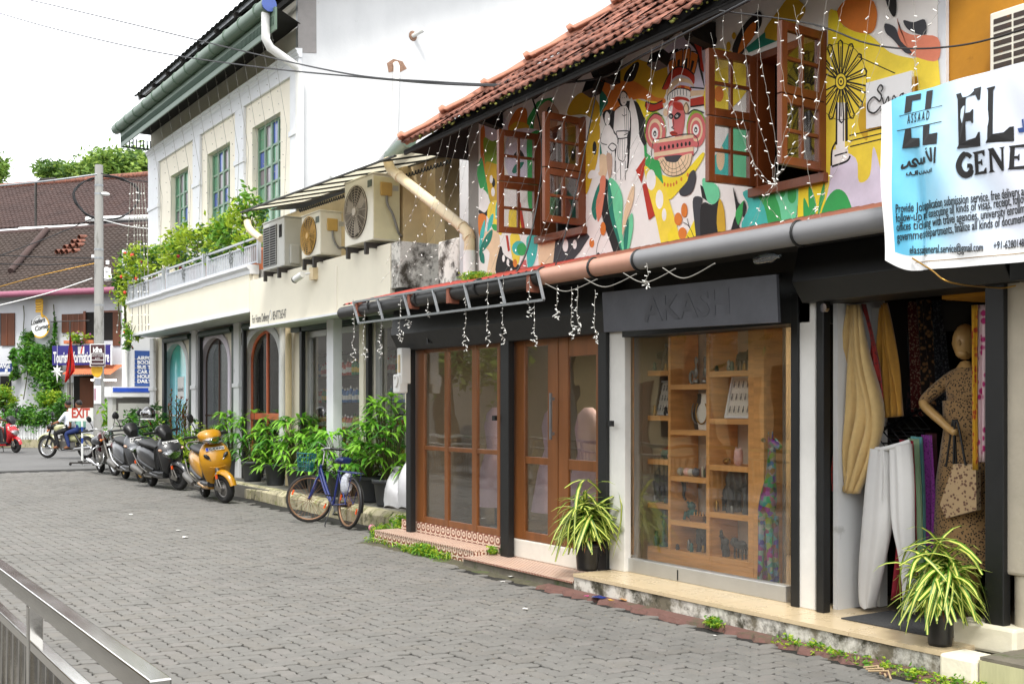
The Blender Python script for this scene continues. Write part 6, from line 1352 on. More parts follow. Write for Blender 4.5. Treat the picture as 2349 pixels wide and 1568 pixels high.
def head_shape(mb, c, r, fwd, skin_i, hair_i, bald=False):
 c = Vector(c); f = Vector(fwd).normalized(); s_ = Vector((0, 0, 1)).cross(f).normalized(); M = axes(f, s_, (0, 0, 1))
 mb.mi = skin_i; mb.ball(c, (r * .95, r * .76, r * 1.18), 14, 10, M); mb.ball(c + f * r * .86 - Vector((0, 0, r * .1)), (r * .2, r * .13, r * .24), 6, 4, M)
 mb.ball(c + f * r * .35 - Vector((0, 0, r * .75)), (r * .5, r * .5, r * .35), 8, 5, M)
 for k in (-1, 1): mb.ball(c + s_ * k * r * .76 - Vector((0, 0, r * .05)), (r * .16, r * .08, r * .24), 6, 4, M)
 if not bald:
  mb.mi = hair_i; mb.ball(c - f * r * .16 + Vector((0, 0, r * .3)), (r * .95, r * .86, r * 1.0), 12, 8, M)
  for k in (-1, 1): mb.ball(c + f * r * .8 + s_ * k * r * .3 + Vector((0, 0, r * .1)), (r * .08, r * .12, r * .07), 6, 4, M)
  mb.ball(c + f * r * .84 - Vector((0, 0, r * .52)), (r * .08, r * .28, r * .06), 6, 4, M)
def rider(name_label, loc, heading, x0, shirt, trous, arms='bars', beard=False, helmet=None, hands=(.3, .32, 1.05), seat=.82):
 t = thing('person', name_label, 'person', loc, heading)
 J = {'pel': ((x0, 0, seat + .08), .15)}; J['belly'] = ((x0 + .03, 0, seat + .27), .145); J['chest'] = ((x0 + .06, 0, seat + .46), .155); J['neckb'] = ((x0 + .06, 0, seat + .60), .075); J['neck'] = ((x0 + .08, 0, seat + .68), .055)
 E = [('pel', 'belly', 0), ('belly', 'chest', 0), ('chest', 'neckb', 0), ('neckb', 'neck', 2)]
 for sg, k in ((1, 'l'), (-1, 'r')):
  J['sh' + k] = ((x0 + .05, sg * .17, seat + .53), .07); J['el' + k] = ((x0 + .2, sg * .25, seat + .3), .05); J['wr' + k] = ((hands[0] - .04, sg * hands[1] * .97, hands[2] + .02), .034); J['ha' + k] = ((hands[0] + .04, sg * hands[1], hands[2]), .04)
  E += [('chest', 'sh' + k, 0), ('sh' + k, 'el' + k, 0), ('el' + k, 'wr' + k, 2), ('wr' + k, 'ha' + k, 2)]
  J['hi' + k] = ((x0 + .05, sg * .1, seat + .05), .1); J['kn' + k] = ((x0 + .40, sg * .2, seat - .06), .075); J['an' + k] = ((x0 + .28, sg * .2, seat - .46), .05); J['to' + k] = ((x0 + .46, sg * .2, seat - .5), .04)
  E += [('pel', 'hi' + k, 1), ('hi' + k, 'kn' + k, 1), ('kn' + k, 'an' + k, 1), ('an' + k, 'to' + k, 2)]
 hc = Vector((x0 + .1, 0, seat + .82))
 def ex(mb): head_shape(mb, hc, .105, (1, 0, -.05), 2, 3)
 figure(J, E, [shirt, trous, m_skin, m_hair], 'body', t, 1, extra=ex)
 if beard: MB().ball(hc + Vector((.045, 0, -.085)), (.07, .07, .05), 8, 5).build('beard', m_hair, t, world=False)
 if helmet: MB().ball(hc + Vector((-.01, 0, .03)), (.135, .125, .14), 14, 8).build('helmet', helmet, t, world=False)
 return t
m_wshirt = mat('white_cotton_shirt', '#d6dae4', .85, var=.05, bump=.1, bscale=12); m_jeans = mat('blue_jeans', '#1e2f62', .85, var=.12); m_trous = mat('black_trousers', '#18181b', .85, var=.12); m_tealsh = mat('pale_green_shirt', '#7fae9c', .85)
rider('person in white shirt and black trousers riding the cream motorcycle', mc, hd, -.12, m_wshirt, m_trous, beard=True, hands=(.27, .33, 1.04))
rider('person in blue jeans on the pillion seat behind the white-shirted rider', mc, hd, -.52, m_tealsh, m_jeans, hands=(-.25, .2, .95))
rider('person in brick-red dress and grey helmet riding the red scooter', rc, h2, -.42, mat('brick_red_dress', '#8a3a30', .85, var=.1), mat('brick_red_cloth', '#7d332b', .85, var=.1), hands=(.3, .33, 1.03), helmet=mat('grey_helmet', '#8e949c', .25, coat=.5))
# ================================================================ POTTED PLANTS
def blade(mb, p, d, L, w_, droop, up=Vector((0, 0, 1)), seg=4, mi=None):
 """one lance-shaped leaf drooping along its length"""
 d = d.normalized(); sd = d.cross(up); sd = sd.normalized() if sd.length > 1e-3 else Vector((1, 0, 0)); vs = []
 for i in range(seg + 1):
  t = i / seg; c = p + d * (L * t) - Vector((0, 0, droop * L * t * t)); ww = w_ * (1 - abs(2 * t - .8) ** 2 * .7) * (0 if i == seg else 1)
  vs += [c - sd * ww / 2 + Vector((0, 0, ww * .15)), c + sd * ww / 2 + Vector((0, 0, ww * .15))]
 if mi is not None: mb.mi = mi
 mb.add(vs, [[2 * i, 2 * i + 1, 2 * i + 3, 2 * i + 2] for i in range(seg)], False)
def pot(t, c, rt, rb, h, m=m_pot):
 MB().lathe([(rb * .6, 0), (rb, 0), (rb * 1.05, .02), (rt * .93, h * .8), (rt * .95, h * .81), (rt, h * .84), (rt * 1.06, h * .86), (rt * 1.07, h), (rt * .97, h), (rt * .93, h * .9)], c, 22, caps=False).build('pot', m, t)
 MB().lathe([(rt * .93, h * .9), (.001, h * .92)], c, 16, caps=False).build('soil', m_soil, t)
def fan_palm(px, py, label, hgt, n, seed, rt=.21, spread=.42):
 g = random.Random(seed); f = onZ(px, py, .214); c = Vector((f.x + rt * .85, f.y + rt * .25, .214)); t = thing('potted_palm', label, 'potted plant', c, group='fan palms in charcoal pots on the pavement'); pot(t, c, rt, rt * .74, .37)
 st_, lf = MB(), MB()
 for k in range(int(n * 1.5)):
  a = g.uniform(0, 2 * pi); hh = hgt * g.uniform(.3, 1.0); r_ = spread * g.uniform(.3, 1) * (1.15 - .5 * hh / hgt); b = c + Vector((.06 * cos(a), .06 * sin(a), .34)); tp = c + Vector((r_ * cos(a), r_ * sin(a), hh))
  st_.tube(crv([b, b.lerp(tp, .6) + Vector((0, 0, .08)), tp], 3), .006, 4, caps=False)
  out = (Vector((cos(a), sin(a), g.uniform(.1, 1.0)))).normalized(); sd = out.cross(Vector((0, 0, 1))).normalized(); u2 = sd.cross(out); m_ = g.randrange(5, 9); mi = 0 if g.random() < .62 else 1
  for j in range(m_):
   b_ = (j / (m_ - 1) - .5) * R(165); d = out * cos(b_) + sd * sin(b_) + u2 * g.uniform(-.1, .3); blade(lf, tp, d, g.uniform(.24, .36) * (1 - .25 * abs(b_) / 1.5), g.uniform(.04, .062), g.uniform(.25, .8), mi=mi)
 st_.build('stems', m_stem, t); tag(lf.build('foliage', [m_palm, m_palm_d], t), kind='stuff')
for i, (px, py, h_, n, lb) in enumerate(((518, 1094, 1.35, 26, 'potted fan palm behind the yellow scooter headlamp'), (561, 1104, 1.3, 28, 'potted fan palm nearest the yellow scooter'), (614, 1113, 1.0, 32, 'potted fan palm second from the yellow scooter'), (664, 1121, 1.2, 32, 'potted fan palm behind the bicycle basket'), (709, 1130, 1.0, 32, 'potted fan palm behind the bicycle front wheel'), (758, 1139, 1.0, 32, 'potted fan palm behind the bicycle saddle'), (826, 1152, 1.2, 30, 'broad potted fan palm behind the bicycle rear wheel'), (868, 1161, 1.5, 36, 'tallest potted fan palm beside the white sacks'))):
 fan_palm(px, py, lb, h_, n, 300 + i, .20 if i < 5 else .23, .42 if i < 5 else .5)
def spider_mesh(L, w_, rise, seg=8):
 mb = MB(); prof = []
 for i in range(seg + 1):
  t = i / seg; x = L * (.95 * t - .12 * t * t); z = L * (rise * 1.25 * t - (1.3 - .3 * min(1, rise)) * t ** 2.2); ww = w_ * min(1, .35 + 2.2 * t) * (1 - t ** 3) + .0015; prof.append((x, z, ww))
 for k, (a, b, mi) in enumerate(((-.5, -.22, 1), (-.22, .22, 0), (.22, .5, 1))):
  mb.mi = mi; vs = []
  for x, z, ww in prof: vs += [(x, a * ww, z + abs(a) * ww * .35), (x, b * ww, z + abs(b) * ww * .35)]
  mb.add(vs, [[2 * i, 2 * i + 1, 2 * i + 3, 2 * i + 2] for i in range(seg)], True)
 return mb
SPM = []
for L, w_, rise in ((.52, .026, .85), (.60, .027, .7), (.48, .024, .55), (.62, .028, 1.0), (.42, .02, 1.2), (.55, .022, .45), (.36, .018, .8), (.5, .022, 1.4)):
 o = spider_mesh(L, w_, rise).build('leaf', [m_leaf_y, m_leaf_g], world=False); SPM.append(o.data); bpy.data.objects.remove(o)
def spider_plant(label, c, n, sc, pr, ph, seed, group, as_objects=True, potm=m_plastic_bk):
 g = random.Random(seed); c = Vector(c); t = thing('spider_plant', label, 'potted plant', c, group=group); pot(t, c, pr, pr * .78, ph, potm)
 for k in range(n):
  o = bpy.data.objects.new('leaf', g.choice(SPM if g.random() < .8 else [SPM[0], SPM[5], SPM[2]])); COL.objects.link(o); o.parent = t
  a = 2 * pi * k / n * 7.3 + g.uniform(-.3, .3); s_ = sc * g.uniform(.72, 1.15); o.location = (.025 * cos(a), .025 * sin(a), ph * .9 + g.uniform(0, .05)); o.rotation_euler = (g.gauss(0, .18), g.gauss(.06, .25), a); o.scale = (s_ * 1.1, s_ * g.uniform(1.1, 1.8), s_ * g.uniform(.65, 1.05))
 if as_objects:
  mb = MB()
  for k in range(7): a = g.uniform(0, 2 * pi); blade(mb, c + Vector((pr * .7 * cos(a), pr * .7 * sin(a), ph)), Vector((cos(a), sin(a), .5)), g.uniform(.1, .17), .012, .9, seg=5)
  tag(mb.build('withered_leaves', m_leaf_br, t), kind='stuff')
spider_plant('large variegated spider plant in a black pot before the display window', (5.93, 8.02, .165), 150, 1.22, .115, .24, 5, 'variegated spider plants')
spider_plant('large variegated spider plant on the doorstep of the clothes shop', (5.85, 4.36, .165), 150, 1.05, .085, .22, 6, 'variegated spider plants')
for k, (px, py, s_, n, lb) in enumerate(((452, 1075, 1.05, 34, 'lime striped plant arching behind the yellow scooter'), (372, 1062, .9, 26, 'lime striped plant between the dark scooters'), (300, 1050, .8, 22, 'lime striped plant behind the maroon motorcycle'))):
 p = onZ(px, py, .21); p = Vector((max(7.0, p.x), p.y, .21)); spider_plant(lb, p, n, s_, .17, .34, 30 + k, 'lime striped plants behind the scooters', False, m_pot)
def at7(px, X=7.2): return onX(px, 930, X).y
bush('shrub', 'broad lime green shrub behind the maroon motorcycle', (7.6, at7(278, 7.6), 1.1), (.42, .6, .6), 1500, .085, 401, [m_shrub_l, m_shrub, m_palm], group='shrubs behind the scooters')
bush('shrub', 'dark mounded shrub between the two dark scooters', (7.25, at7(322), 1.0), (.4, .55, .5), 800, .065, 402, LEAFD, group='shrubs behind the scooters')
bush('shrub', 'feathery green shrub behind the scooter with the helmet', (7.3, at7(375, 7.3), .9), (.4, .6, .42), 800, .055, 403, LEAF, group='shrubs behind the scooters')
bush('shrub', 'feathery green shrub between helmet and yellow scooter', (7.25, at7(437, 7.25), .85), (.35, .5, .42), 700, .055, 404, LEAF, group='shrubs behind the scooters')
bush('shrub', 'thin twiggy shrub in front of the blue poster arch', (7.3, at7(362, 7.3), 1.3), (.2, .3, .4), 120, .06, 405, LEAFD, group='shrubs behind the scooters')
def croton(label, px, X, h_, seed):
 g = random.Random(seed); c = Vector((X, at7(px, X), .21)); t = thing('upright_croton', label, 'potted plant', c, group='upright reddish crotons'); pot(t, c, .17, .13, .32); mb = MB(); st_ = MB()
 for k in range(5):
  b = c + Vector((g.uniform(-.08, .08), g.uniform(-.08, .08), .3)); tp = b + Vector((g.uniform(-.14, .14), g.uniform(-.14, .14), h_ * g.uniform(.7, 1))); st_.tube([b, tp], .008, 4, caps=False)
  for j in range(46):
   q_ = b.lerp(tp, .15 + .85 * j / 45); a = j * 2.4; blade(mb, q_, Vector((cos(a), sin(a), 1.1)), g.uniform(.08, .16), .028, .2, seg=3, mi=0 if g.random() < .65 else 1)
 st_.build('stems', mat('maroon_stem', '#5a2a22', .7), t); tag(mb.build('foliage', [mat('bronze_green_leaf', '#5f6b22', .5, var=.35, trans=.2), mat('bronze_red_leaf', '#7a3f22', .5, var=.3, trans=.2)], t), kind='stuff')
croton('tall upright croton with bronze tips left of the yellow scooter mirror', 402, 7.35, 1.45, 61); croton('bushy upright croton with bronze tips behind the yellow scooter', 423, 7.35, 1.35, 62)
m_coral = mat('coral_bloom', '#d8452f', .6, var=.2); m_crim = mat('crimson_bloom', '#8a1420', .6, var=.2)
for k, (px, py, X, r_, n, lb, bl) in enumerate(((318, 610, 6.9, (.35, .6, .5), 700, 'coral-flowered climber at the balcony corner', (m_coral, 7, .05)), (285, 680, 6.75, (.25, .5, .75), 600, 'trailing climber hanging below the balcony corner', (m_coral, 5, .035)), (300, 760, 6.7, (.2, .4, .4), 140, 'thin trailing stems below the balcony corner', (m_coral, 4, .03)), (352, 600, 7.0, (.3, .5, .4), 420, 'leafy plant behind the first balcony railing', (m_crim, 4, .05)), (400, 575, 7.0, (.3, .6, .4), 600, 'leafy plant behind the first railing post', (m_crim, 3, .04)), (455, 560, 7.0, (.3, .6, .42), 650, 'dense leafy plant behind the middle balcony railing', None), (510, 545, 7.0, (.3, .5, .42), 600, 'leafy plant left of the third balcony railing', None), (560, 510, 7.0, (.3, .35, .5), 420, 'tall light plant under the canopy left end', None), (590, 530, 7.05, (.25, .3, .5), 380, 'leafy plant beside the grey air conditioner unit', None))):
 p = onX(px, py, X); bush('balcony_plant', lb, p, r_, int(n * 1.3), .062, 500 + k, [m_shrub_l, m_shrub, m_shrub_l, m_shrub_d], 'plant', 'plants on the balcony', blooms=bl)
for k, px in enumerate((382, 476, 596)):
 p = Vector((7.0, at7(px, 7.0), 3.93)); t = thing('terracotta_pot', ('terracotta pot at the first railing joint', 'terracotta pot at the second railing joint', 'terracotta pot beside the grey air conditioner unit')[k], 'pot', p, group='terracotta pots on the balcony'); pot(t, p, .17, .13, .4, m_ledge)
def weeds(name, label, pts, n, L, seed, spread=.05, parent=None):
 g = random.Random(seed); mb = MB()
 for k in range(n):
  a, b = g.choice(pts) if isinstance(pts[0][0], (tuple, list)) else pts; t = g.random(); p = Vector(a).lerp(Vector(b), t) + Vector((g.gauss(0, spread), g.gauss(0, spread), 0)); aa = g.uniform(0, 2 * pi)
  blade(mb, p, Vector((cos(aa) * .5, sin(aa) * .5, g.uniform(.5, 1.4))), L * g.uniform(.4, 1.1), L * .1, .6, seg=3, mi=0 if g.random() < .7 else 1)
  if g.random() < .3: leaf_cloud(mb, p + Vector((0, 0, L * .4)), (.03, .03, .03), 6, .016, k, 2)
 return tag(mb.build(name, [m_grass, m_shrub_l]), label, 'weeds', kind='stuff')
weeds('weeds', 'green weeds growing along the foot of the patterned step', [((5.83, 10.2, 0), (5.84, 12.2, 0)), ((5.8, 10.3, 0), (5.8, 11.2, 0)), ((5.9, 12.2, .0), (6.2, 12.6, .1))], 700, .13, 21)
weeds('weeds', 'clump of taller grass in the middle of the patterned step', [((5.80, 10.65, 0), (5.83, 10.95, 0))], 260, .22, 22, .03)
weeds('weeds', 'leafy weeds at the kerb end beside the black post', [((6.2, 12.2, .05), (6.45, 12.5, .2))], 260, .2, 23, .06)
weeds('weeds', 'mossy grass along the foot of the shop platform', [((5.62, 4.2, .0), (5.66, 5.5, .02)), ((5.58, 3.6, 0), (5.64, 4.6, 0)), ((5.66, 3.6, 0), (5.68, 4.2, 0))], 900, .055, 24, .035)
weeds('weeds', 'small grass tuft on the red drain edge', [((5.60, 6.02, .02), (5.64, 6.15, .02))], 90, .1, 25, .02)
weeds('weeds', 'green plants growing on the red lean-to roof corner', [((5.9, 9.8, 2.86), (6.3, 10.6, 2.96))], 500, .13, 26, .06)
weeds('weeds', 'small leafy sprig at the foot of the black post between door and window', [((6.05, 9.78, .1), (6.08, 9.84, .1))], 70, .13, 27, .02)
# ================================================================ JEWELLERY DISPLAY
XS = 6.46
def c4(x, y): return (1319 + .512 * x, 573.5 + .512 * y)
def S4(x, y, X=XS): return onX(*c4(x, y), X)
su = thing('display_shelves', 'pine display shelves in three staggered columns behind the shop window', 'shelf', (6.6, 6.9, .16))
vx = [(258, 268), (417, 428), (588, 602), (776, 800)]; DEP = .32
ysv = [tuple(sorted((S4(a, 900).y, S4(b, 900).y))) for a, b in vx]
for a, b in ysv: bx('upright', m_pine, su, XS, a, .17, XS + DEP, b, 2.5)
levels = [[540, 740, 935, 1130, 1325], [600, 805, 1015, 1215, 1360], [540, 755, 965, 1180, 1390]]; SH = {}
for c_ in range(3):
 y0, y1 = ysv[c_ + 1][1], ysv[c_][0]
 for k, py in enumerate(levels[c_]):
  xm = (vx[c_][1] + vx[c_ + 1][0]) / 2; z = S4(xm, py).z; z = min(z, 2.2) if k < 4 else .36
  bx('shelf_board', m_pine, su, XS, y0 + .001, z - .045, XS + DEP - .02, y1 - .001, z, bevel=.002); SH[c_, k] = (y0, y1, z)
bx('base_board', m_pine, su, XS - .004, ysv[3][0], .17, XS + .02, ysv[0][1], .315); bx('side_board', m_pine, su, XS, ysv[3][0] - .11, .17, XS + .03, ysv[3][0] - .001, 2.5)
bx('back_panel', mat('pale_back_panel', '#dcd4c4', .8, var=.05), su, XS + DEP + .02, ysv[3][0], .17, XS + DEP + .04, ysv[0][1], 2.5)
m_velvet = mat('cream_velvet', '#e6dfd0', .8, var=.04); m_stone = mat('dark_carved_stone', '#3a3733', .7, var=.3, scale=20, bump=.4, bscale=30); m_verd = mat('verdigris_bronze', '#2a5a50', .5, metal=.4, var=.4, scale=16, bump=.3); m_brass = mat('aged_brass', '#a07a3a', .35, metal=.9, var=.2); m_silver = mat('tarnished_silver', '#8d8c86', .3, metal=.9, var=.2, scale=30)
def spot(c_, k, f): y0, y1, z = SH[c_, k]; return Vector((XS + .13, y1 + (y0 - y1) * f, z))
def tray(label, p, w_, h):
 t = thing('jewellery_tray', label, 'tray', p, group='jewellery trays'); M = Ry(R(14)); o = p + Vector((.02, 0, h / 2))
 MB().obox(o, (.02, w_, h), M).build('panel', m_velvet, t); q = MB()
 for a, b, c, d in ((0, -w_ / 2, .015, h), (0, w_ / 2, .015, h)): q.obox(o + M @ Vector((-.012, b, 0)), (.035, .014, h), M)
 for s_ in (-1, 1): q.obox(o + M @ Vector((-.012, 0, s_ * h / 2)), (.035, w_ + .014, .014), M)
 q.build('rim', m_signw, t)
 for i in range(3):
  for j in range(5):
   c = o + M @ Vector((-.013, w_ * (.38 - .19 * j), h * (.3 - .3 * i))); MB().obox(c, (.006, w_ * .14, h * .2), M).build('card', m_velvet, t); MB().ball(c + M @ Vector((-.008, 0, -.01)), (.005, w_ * .035, h * .06), 6, 4, M).ball(c + M @ Vector((-.008, 0, .018)), (.004, .006, .01), 5, 3, M).build('pendant', m_silver, t)
tray('white tray of pendants leaning on the left shelf column', spot(0, 1, .58), .2, .30); tray('white tray of earrings leaning on the right shelf column', spot(2, 1, .52), .27, .35)
def bust(label, p, m, g_):
 t = thing('necklace_bust', label, 'display bust', p); rg = [[p + Vector((a * .55 - .0, b, z)) for a, b in sup(14, r1, r2, 2.2)] for z, r1, r2 in ((0, .06, .075), (.06, .07, .085), (.14, .07, .1), (.19, .055, .085), (.23, .04, .05), (.29, .035, .042), (.31, .04, .046))]
 MB().loft(rg).build('neck_form', m, t); MB().tube([p + Vector((-.045 - .012 * cos(a) * 0, .07 * sin(a), .15 - .1 * cos(a))) for a in [-2.4 + .4 * k for k in range(13)]], .006, 5).build('necklace', g_, t)
bust('white necklace bust on the middle shelf', spot(1, 1, .66), m_velvet, m_brass); bust('black necklace bust beside the white one', spot(1, 1, .3) + Vector((.1, 0, 0)), m_stone, m_silver)
def quadruped(name, label, cat, p, s_, m, kind, face=1, group=None):
 """small standing animal figure, profile along the shelf; face=+1 looks to the right in the picture"""
 f = Vector((0, -face, 0)); t = thing(name, label, cat, p, group=group); mb = MB(); P = lambda a, b, z: p + f * a * s_ + Vector((b, 0, 0)) * s_ + Vector((0, 0, z * s_)); u = axes(f, (1, 0, 0), (0, 0, 1))
 hi = .42 if kind != 'horse' else .5; body = [(-.34, hi + .16, .10, .12), (-.2, hi + .18, .15, .18), (.05, hi + .17, .16, .19), (.24, hi + .19, .14, .17), (.34, hi + .22, .08, .1)]
 if kind == 'elephant': body = [(a, z + .04, w_ * 1.25, h_ * 1.3) for a, z, w_, h_ in body]
 mb.loft([[P(a, c, z + d) for c, d in sup(10, w_, h_, 2.2)] for a, z, w_, h_ in body])
 lw = .085 if kind == 'elephant' else .05
 for a in (-.24, .22):
  for b in (-.1, .1): mb.tube([P(a, b, hi + .1), P(a + .02, b, hi * .5), P(a, b, 0)], [lw * s_ * 1.2, lw * s_ * .8, lw * s_], 7)
 if kind == 'elephant':
  mb.ball(P(.46, 0, .72), (.17 * s_, .15 * s_, .18 * s_), 10, 6, u); mb.tube(crv([P(.58, 0, .7), P(.68, 0, .45), P(.66, 0, .2), P(.74, 0, .12)], 4), [.07 * s_, .065 * s_, .06 * s_, .055 * s_, .05 * s_, .045 * s_, .04 * s_, .04 * s_, .035 * s_, .035 * s_, .03 * s_, .03 * s_, .03 * s_], 7)
  for b in (-1, 1): mb.ball(P(.38, b * .17, .7), (.1 * s_, .025 * s_, .15 * s_), 8, 5, u); mb.tube([P(.56, b * .07, .58), P(.72, b * .08, .52)], .015 * s_, 5)
 elif kind == 'lion':
  mb.ball(P(.34, 0, .68), (.2 * s_, .17 * s_, .22 * s_), 9, 6, u); mb.ball(P(.5, 0, .66), (.1 * s_, .09 * s_, .09 * s_), 7, 5, u)
 else:
  mb.tube(crv([P(.26, 0, .74), P(.36, 0, .95), P(.42, 0, 1.12)], 3), [.12 * s_, .1 * s_, .09 * s_, .085 * s_, .08 * s_, .075 * s_, .07 * s_], 8); mb.tube([P(.36, 0, 1.14), P(.52, 0, 1.06), P(.64, 0, .96)], [.07 * s_, .07 * s_, .045 * s_], 8)
  for b in (-.04, .04): mb.tube([P(.38, b, 1.16), P(.38, b, 1.28)], [.025 * s_, .008 * s_], 5)
 mb.tube(crv([P(-.38, 0, hi + .2), P(-.46, 0, hi), P(-.44, 0, hi * .5)], 3), .022 * s_, 5); mb.build('figure', m, t); return t
FG = 'animal figures on the display shelves'
quadruped('horse_figure', 'dark horse figure on the top left shelf', 'figurine', spot(0, 0, .45), .2, m_stone, 'horse', 1, FG)
quadruped('elephant_figure', 'large dark stone elephant on the right shelf column', 'figurine', spot(2, 3, .55), .42, m_stone, 'elephant', 1, FG); quadruped('elephant_figure', 'smaller dark elephant beside the large stone elephant', 'figurine', spot(2, 3, .12) + Vector((.05, 0, 0)), .22, m_stone, 'elephant', -1, FG)
quadruped('elephant_figure', 'dark elephant on the lower left shelf', 'figurine', spot(0, 3, .6), .36, m_stone, 'elephant', 1, FG); quadruped('elephant_figure', 'dark elephant on the bottom middle shelf', 'figurine', spot(1, 4, .7), .28, m_stone, 'elephant', 1, FG)
quadruped('lion_figure', 'small dark lion on the bottom right shelf', 'figurine', spot(2, 4, .62) - Vector((.05, 0, 0)), .19, m_stone, 'lion', -1, FG); quadruped('horse_figure', 'black animal figure on the top right shelf', 'figurine', spot(2, 0, .6), .2, m_dark, 'lion', 1, FG)
t = thing('seated_figure', 'small dark seated figure on the bottom right shelf', 'figurine', spot(2, 4, .25)); p = spot(2, 4, .25) - Vector((.05, 0, 0)); MB().loft([[p + Vector((a, b, z)) for a, b in sup(10, r_, r_, 2)] for z, r_ in ((0, .03), (.04, .034), (.08, .025), (.10, .02), (.11, .026), (.135, .026), (.15, .01))]).build('figure', m_stone, t)
for k, (c_, r0, f, rr, col) in enumerate(((0, 2, .9, .032, '#c9a69a'), (1, 2, .12, .036, '#8a8478'), (1, 2, .3, .036, '#d3a79c'), (1, 2, .42, .034, '#cfc6b8'), (1, 2, .55, .038, '#5d5f66'))):
 p = spot(c_, r0, f) - Vector((.06, 0, 0)); tag(MB().ball(p + Vector((0, 0, rr)), rr, 14, 10).build('stone_ball', mat('polished_stone_%d' % k, col, .15, var=.3, scale=25)), ('pink stone ball at the right end of the left shelf', 'grey stone ball at the left end of the middle shelf', 'pink stone ball on the middle shelf', 'cream stone ball on the middle shelf', 'dark stone ball on the middle shelf')[k], 'stone ball')
for k in range(6):
 p = spot(1, 2, .66 + .055 * k) - Vector((.05, 0, 0)); h_ = (.08, .1, .075, .12, .09, .06)[k]; tag(MB().lathe([(.014, 0), (.016, h_ * .75), (.001, h_)], p, 6, sm=False).build('crystal_point', mat('crystal_%d' % (k % 3), ('#6b4a44', '#b9b09a', '#3f4a34')[k % 3], .15, var=.2)), ('squat brown crystal point next to the dark stone ball', 'tall cream crystal point', 'dark green crystal point in the row', 'tallest brown crystal point', 'cream crystal point near the row end', 'small dark green crystal point at the row end')[k], 'crystal', 'crystal points')
t = thing('teapot', 'green and red lidded teapot on the left shelf', 'teapot', spot(0, 2, .65)); p = spot(0, 2, .65); MB().lathe([(.03, 0), (.055, .02), (.062, .05), (.05, .08), (.02, .09)], p, 16).build('body', m_verd, t); MB().lathe([(.045, .083), (.03, .098), (.006, .1), (.008, .115), (.001, .12)], p, 14).build('lid', mat('red_enamel', '#8a2a22', .4), t); MB().tube([p + Vector((0, .05, .05)), p + Vector((0, .08, .06)), p + Vector((0, .085, .08))], .008, 6).build('spout', m_brass, t)
tag(MB().lathe([(.05, 0), (.06, .03), (.035, .1), (.05, .15), (.002, .18)], spot(0, 2, .25), 7, sm=False).build('rock_crystal', mat('smoky_quartz', '#8b8a80', .15, var=.3)), 'rough pale quartz crystal on the left shelf', 'crystal')
t = thing('owl_figure', 'pink stone owl on the right shelf', 'figurine', spot(2, 2, .55)); p = spot(2, 2, .55) - Vector((.04, 0, 0)); mb = MB(); mb.lathe([(.02, 0), (.035, .02), (.04, .07), (.034, .1), (.036, .12), (.02, .14)], p, 12)
for s_ in (-1, 1): mb.tube([p + Vector((0, s_ * .025, .13)), p + Vector((0, s_ * .03, .155))], [.012, .002], 5)
mb.build('figure', MATS['polished_stone_2'], t); tag(MB().ball(spot(2, 2, .15) + Vector((0, 0, .025)), (.03, .035, .025), 8, 6).ball(spot(2, 2, .15) + Vector((-.01, -.03, .04)), .016, 6, 4).build('brass_figure', m_brass), 'small crouching brass figure on the right shelf', 'figurine')
tag(MB().ball(spot(2, 2, .95) + Vector((.02, 0, .09)), (.04, .05, .09), 12, 8).build('shell_ornament', mat('banded_shell', '#c29a6b', .3, var=.3, scale=10)), 'large banded shell ornament at the edge of the right shelf', 'ornament')
t = thing('candlestick', 'tall dark bronze candlestick on the lower left shelf', 'candlestick', spot(0, 4, .62)); p = spot(0, 4, .62) - Vector((.03, 0, 0)); MB().lathe([(.05, 0), (.045, .015), (.012, .05), (.018, .1), (.01, .16), (.02, .2), (.01, .24), (.035, .255), (.035, .262), (.012, .27), (.018, .3), (.018, .32)], p, 12).build('stem', m_verd, t)
for k in range(4): p = spot(0, 4, .15 + .1 * k) - Vector((.05, 0, 0)); tag(MB().lathe([(.02, 0), (.028, .03), (.02, .08), (.012, .1), (.018, .12), (.002, .14)], p, 10).build('green_figure', m_verd), ('leftmost green bronze figure on the lower left shelf', 'second green bronze figure on the lower left shelf', 'third green bronze figure on the lower left shelf', 'green bronze figure beside the candlestick')[k], 'figurine', 'green bronze figures')
t = thing('frog_figure', 'green crouching frog figure on the lower middle shelf', 'figurine', spot(1, 3, .3)); p = spot(1, 3, .3); MB().ball(p + Vector((0, 0, .05)), (.05, .06, .05), 10, 6).ball(p + Vector((-.01, 0, .12)), (.035, .04, .035), 8, 6).ball(p + Vector((-.03, -.025, .15)), .012, 6, 4).ball(p + Vector((-.03, .025, .15)), .012, 6, 4).tube([p + Vector((-.03, .05, .07)), p + Vector((-.04, .06, 0))], .014, 6).tube([p + Vector((-.03, -.05, .07)), p + Vector((-.04, -.06, 0))], .014, 6).build('figure', m_verd, t)
t = thing('chess_set', 'wooden chess box with small pieces on the lower middle shelf', 'chess set', spot(1, 3, .6)); p = spot(1, 3, .6); bx('box', m_wood, t, p.x - .08, p.y - .08, p.z, p.x + .1, p.y + .08, p.z + .05)
for i in range(8): MB().lathe([(.008, 0), (.004, .015), (.006, .025), (.001, .03)], p + Vector((-.06 + .05 * (i % 2), -.065 + .018 * i, .05)), 8).build('piece', m_pine, t)
tag(MB().lathe([(.04, 0), (.035, .02), (.012, .06), (.016, .09), (.03, .1), (.03, .12)], spot(1, 3, .9) - Vector((.05, 0, 0)), 12).build('bell_ornament', m_verd), 'green bronze bell ornament at the right end of the lower middle shelf', 'ornament')
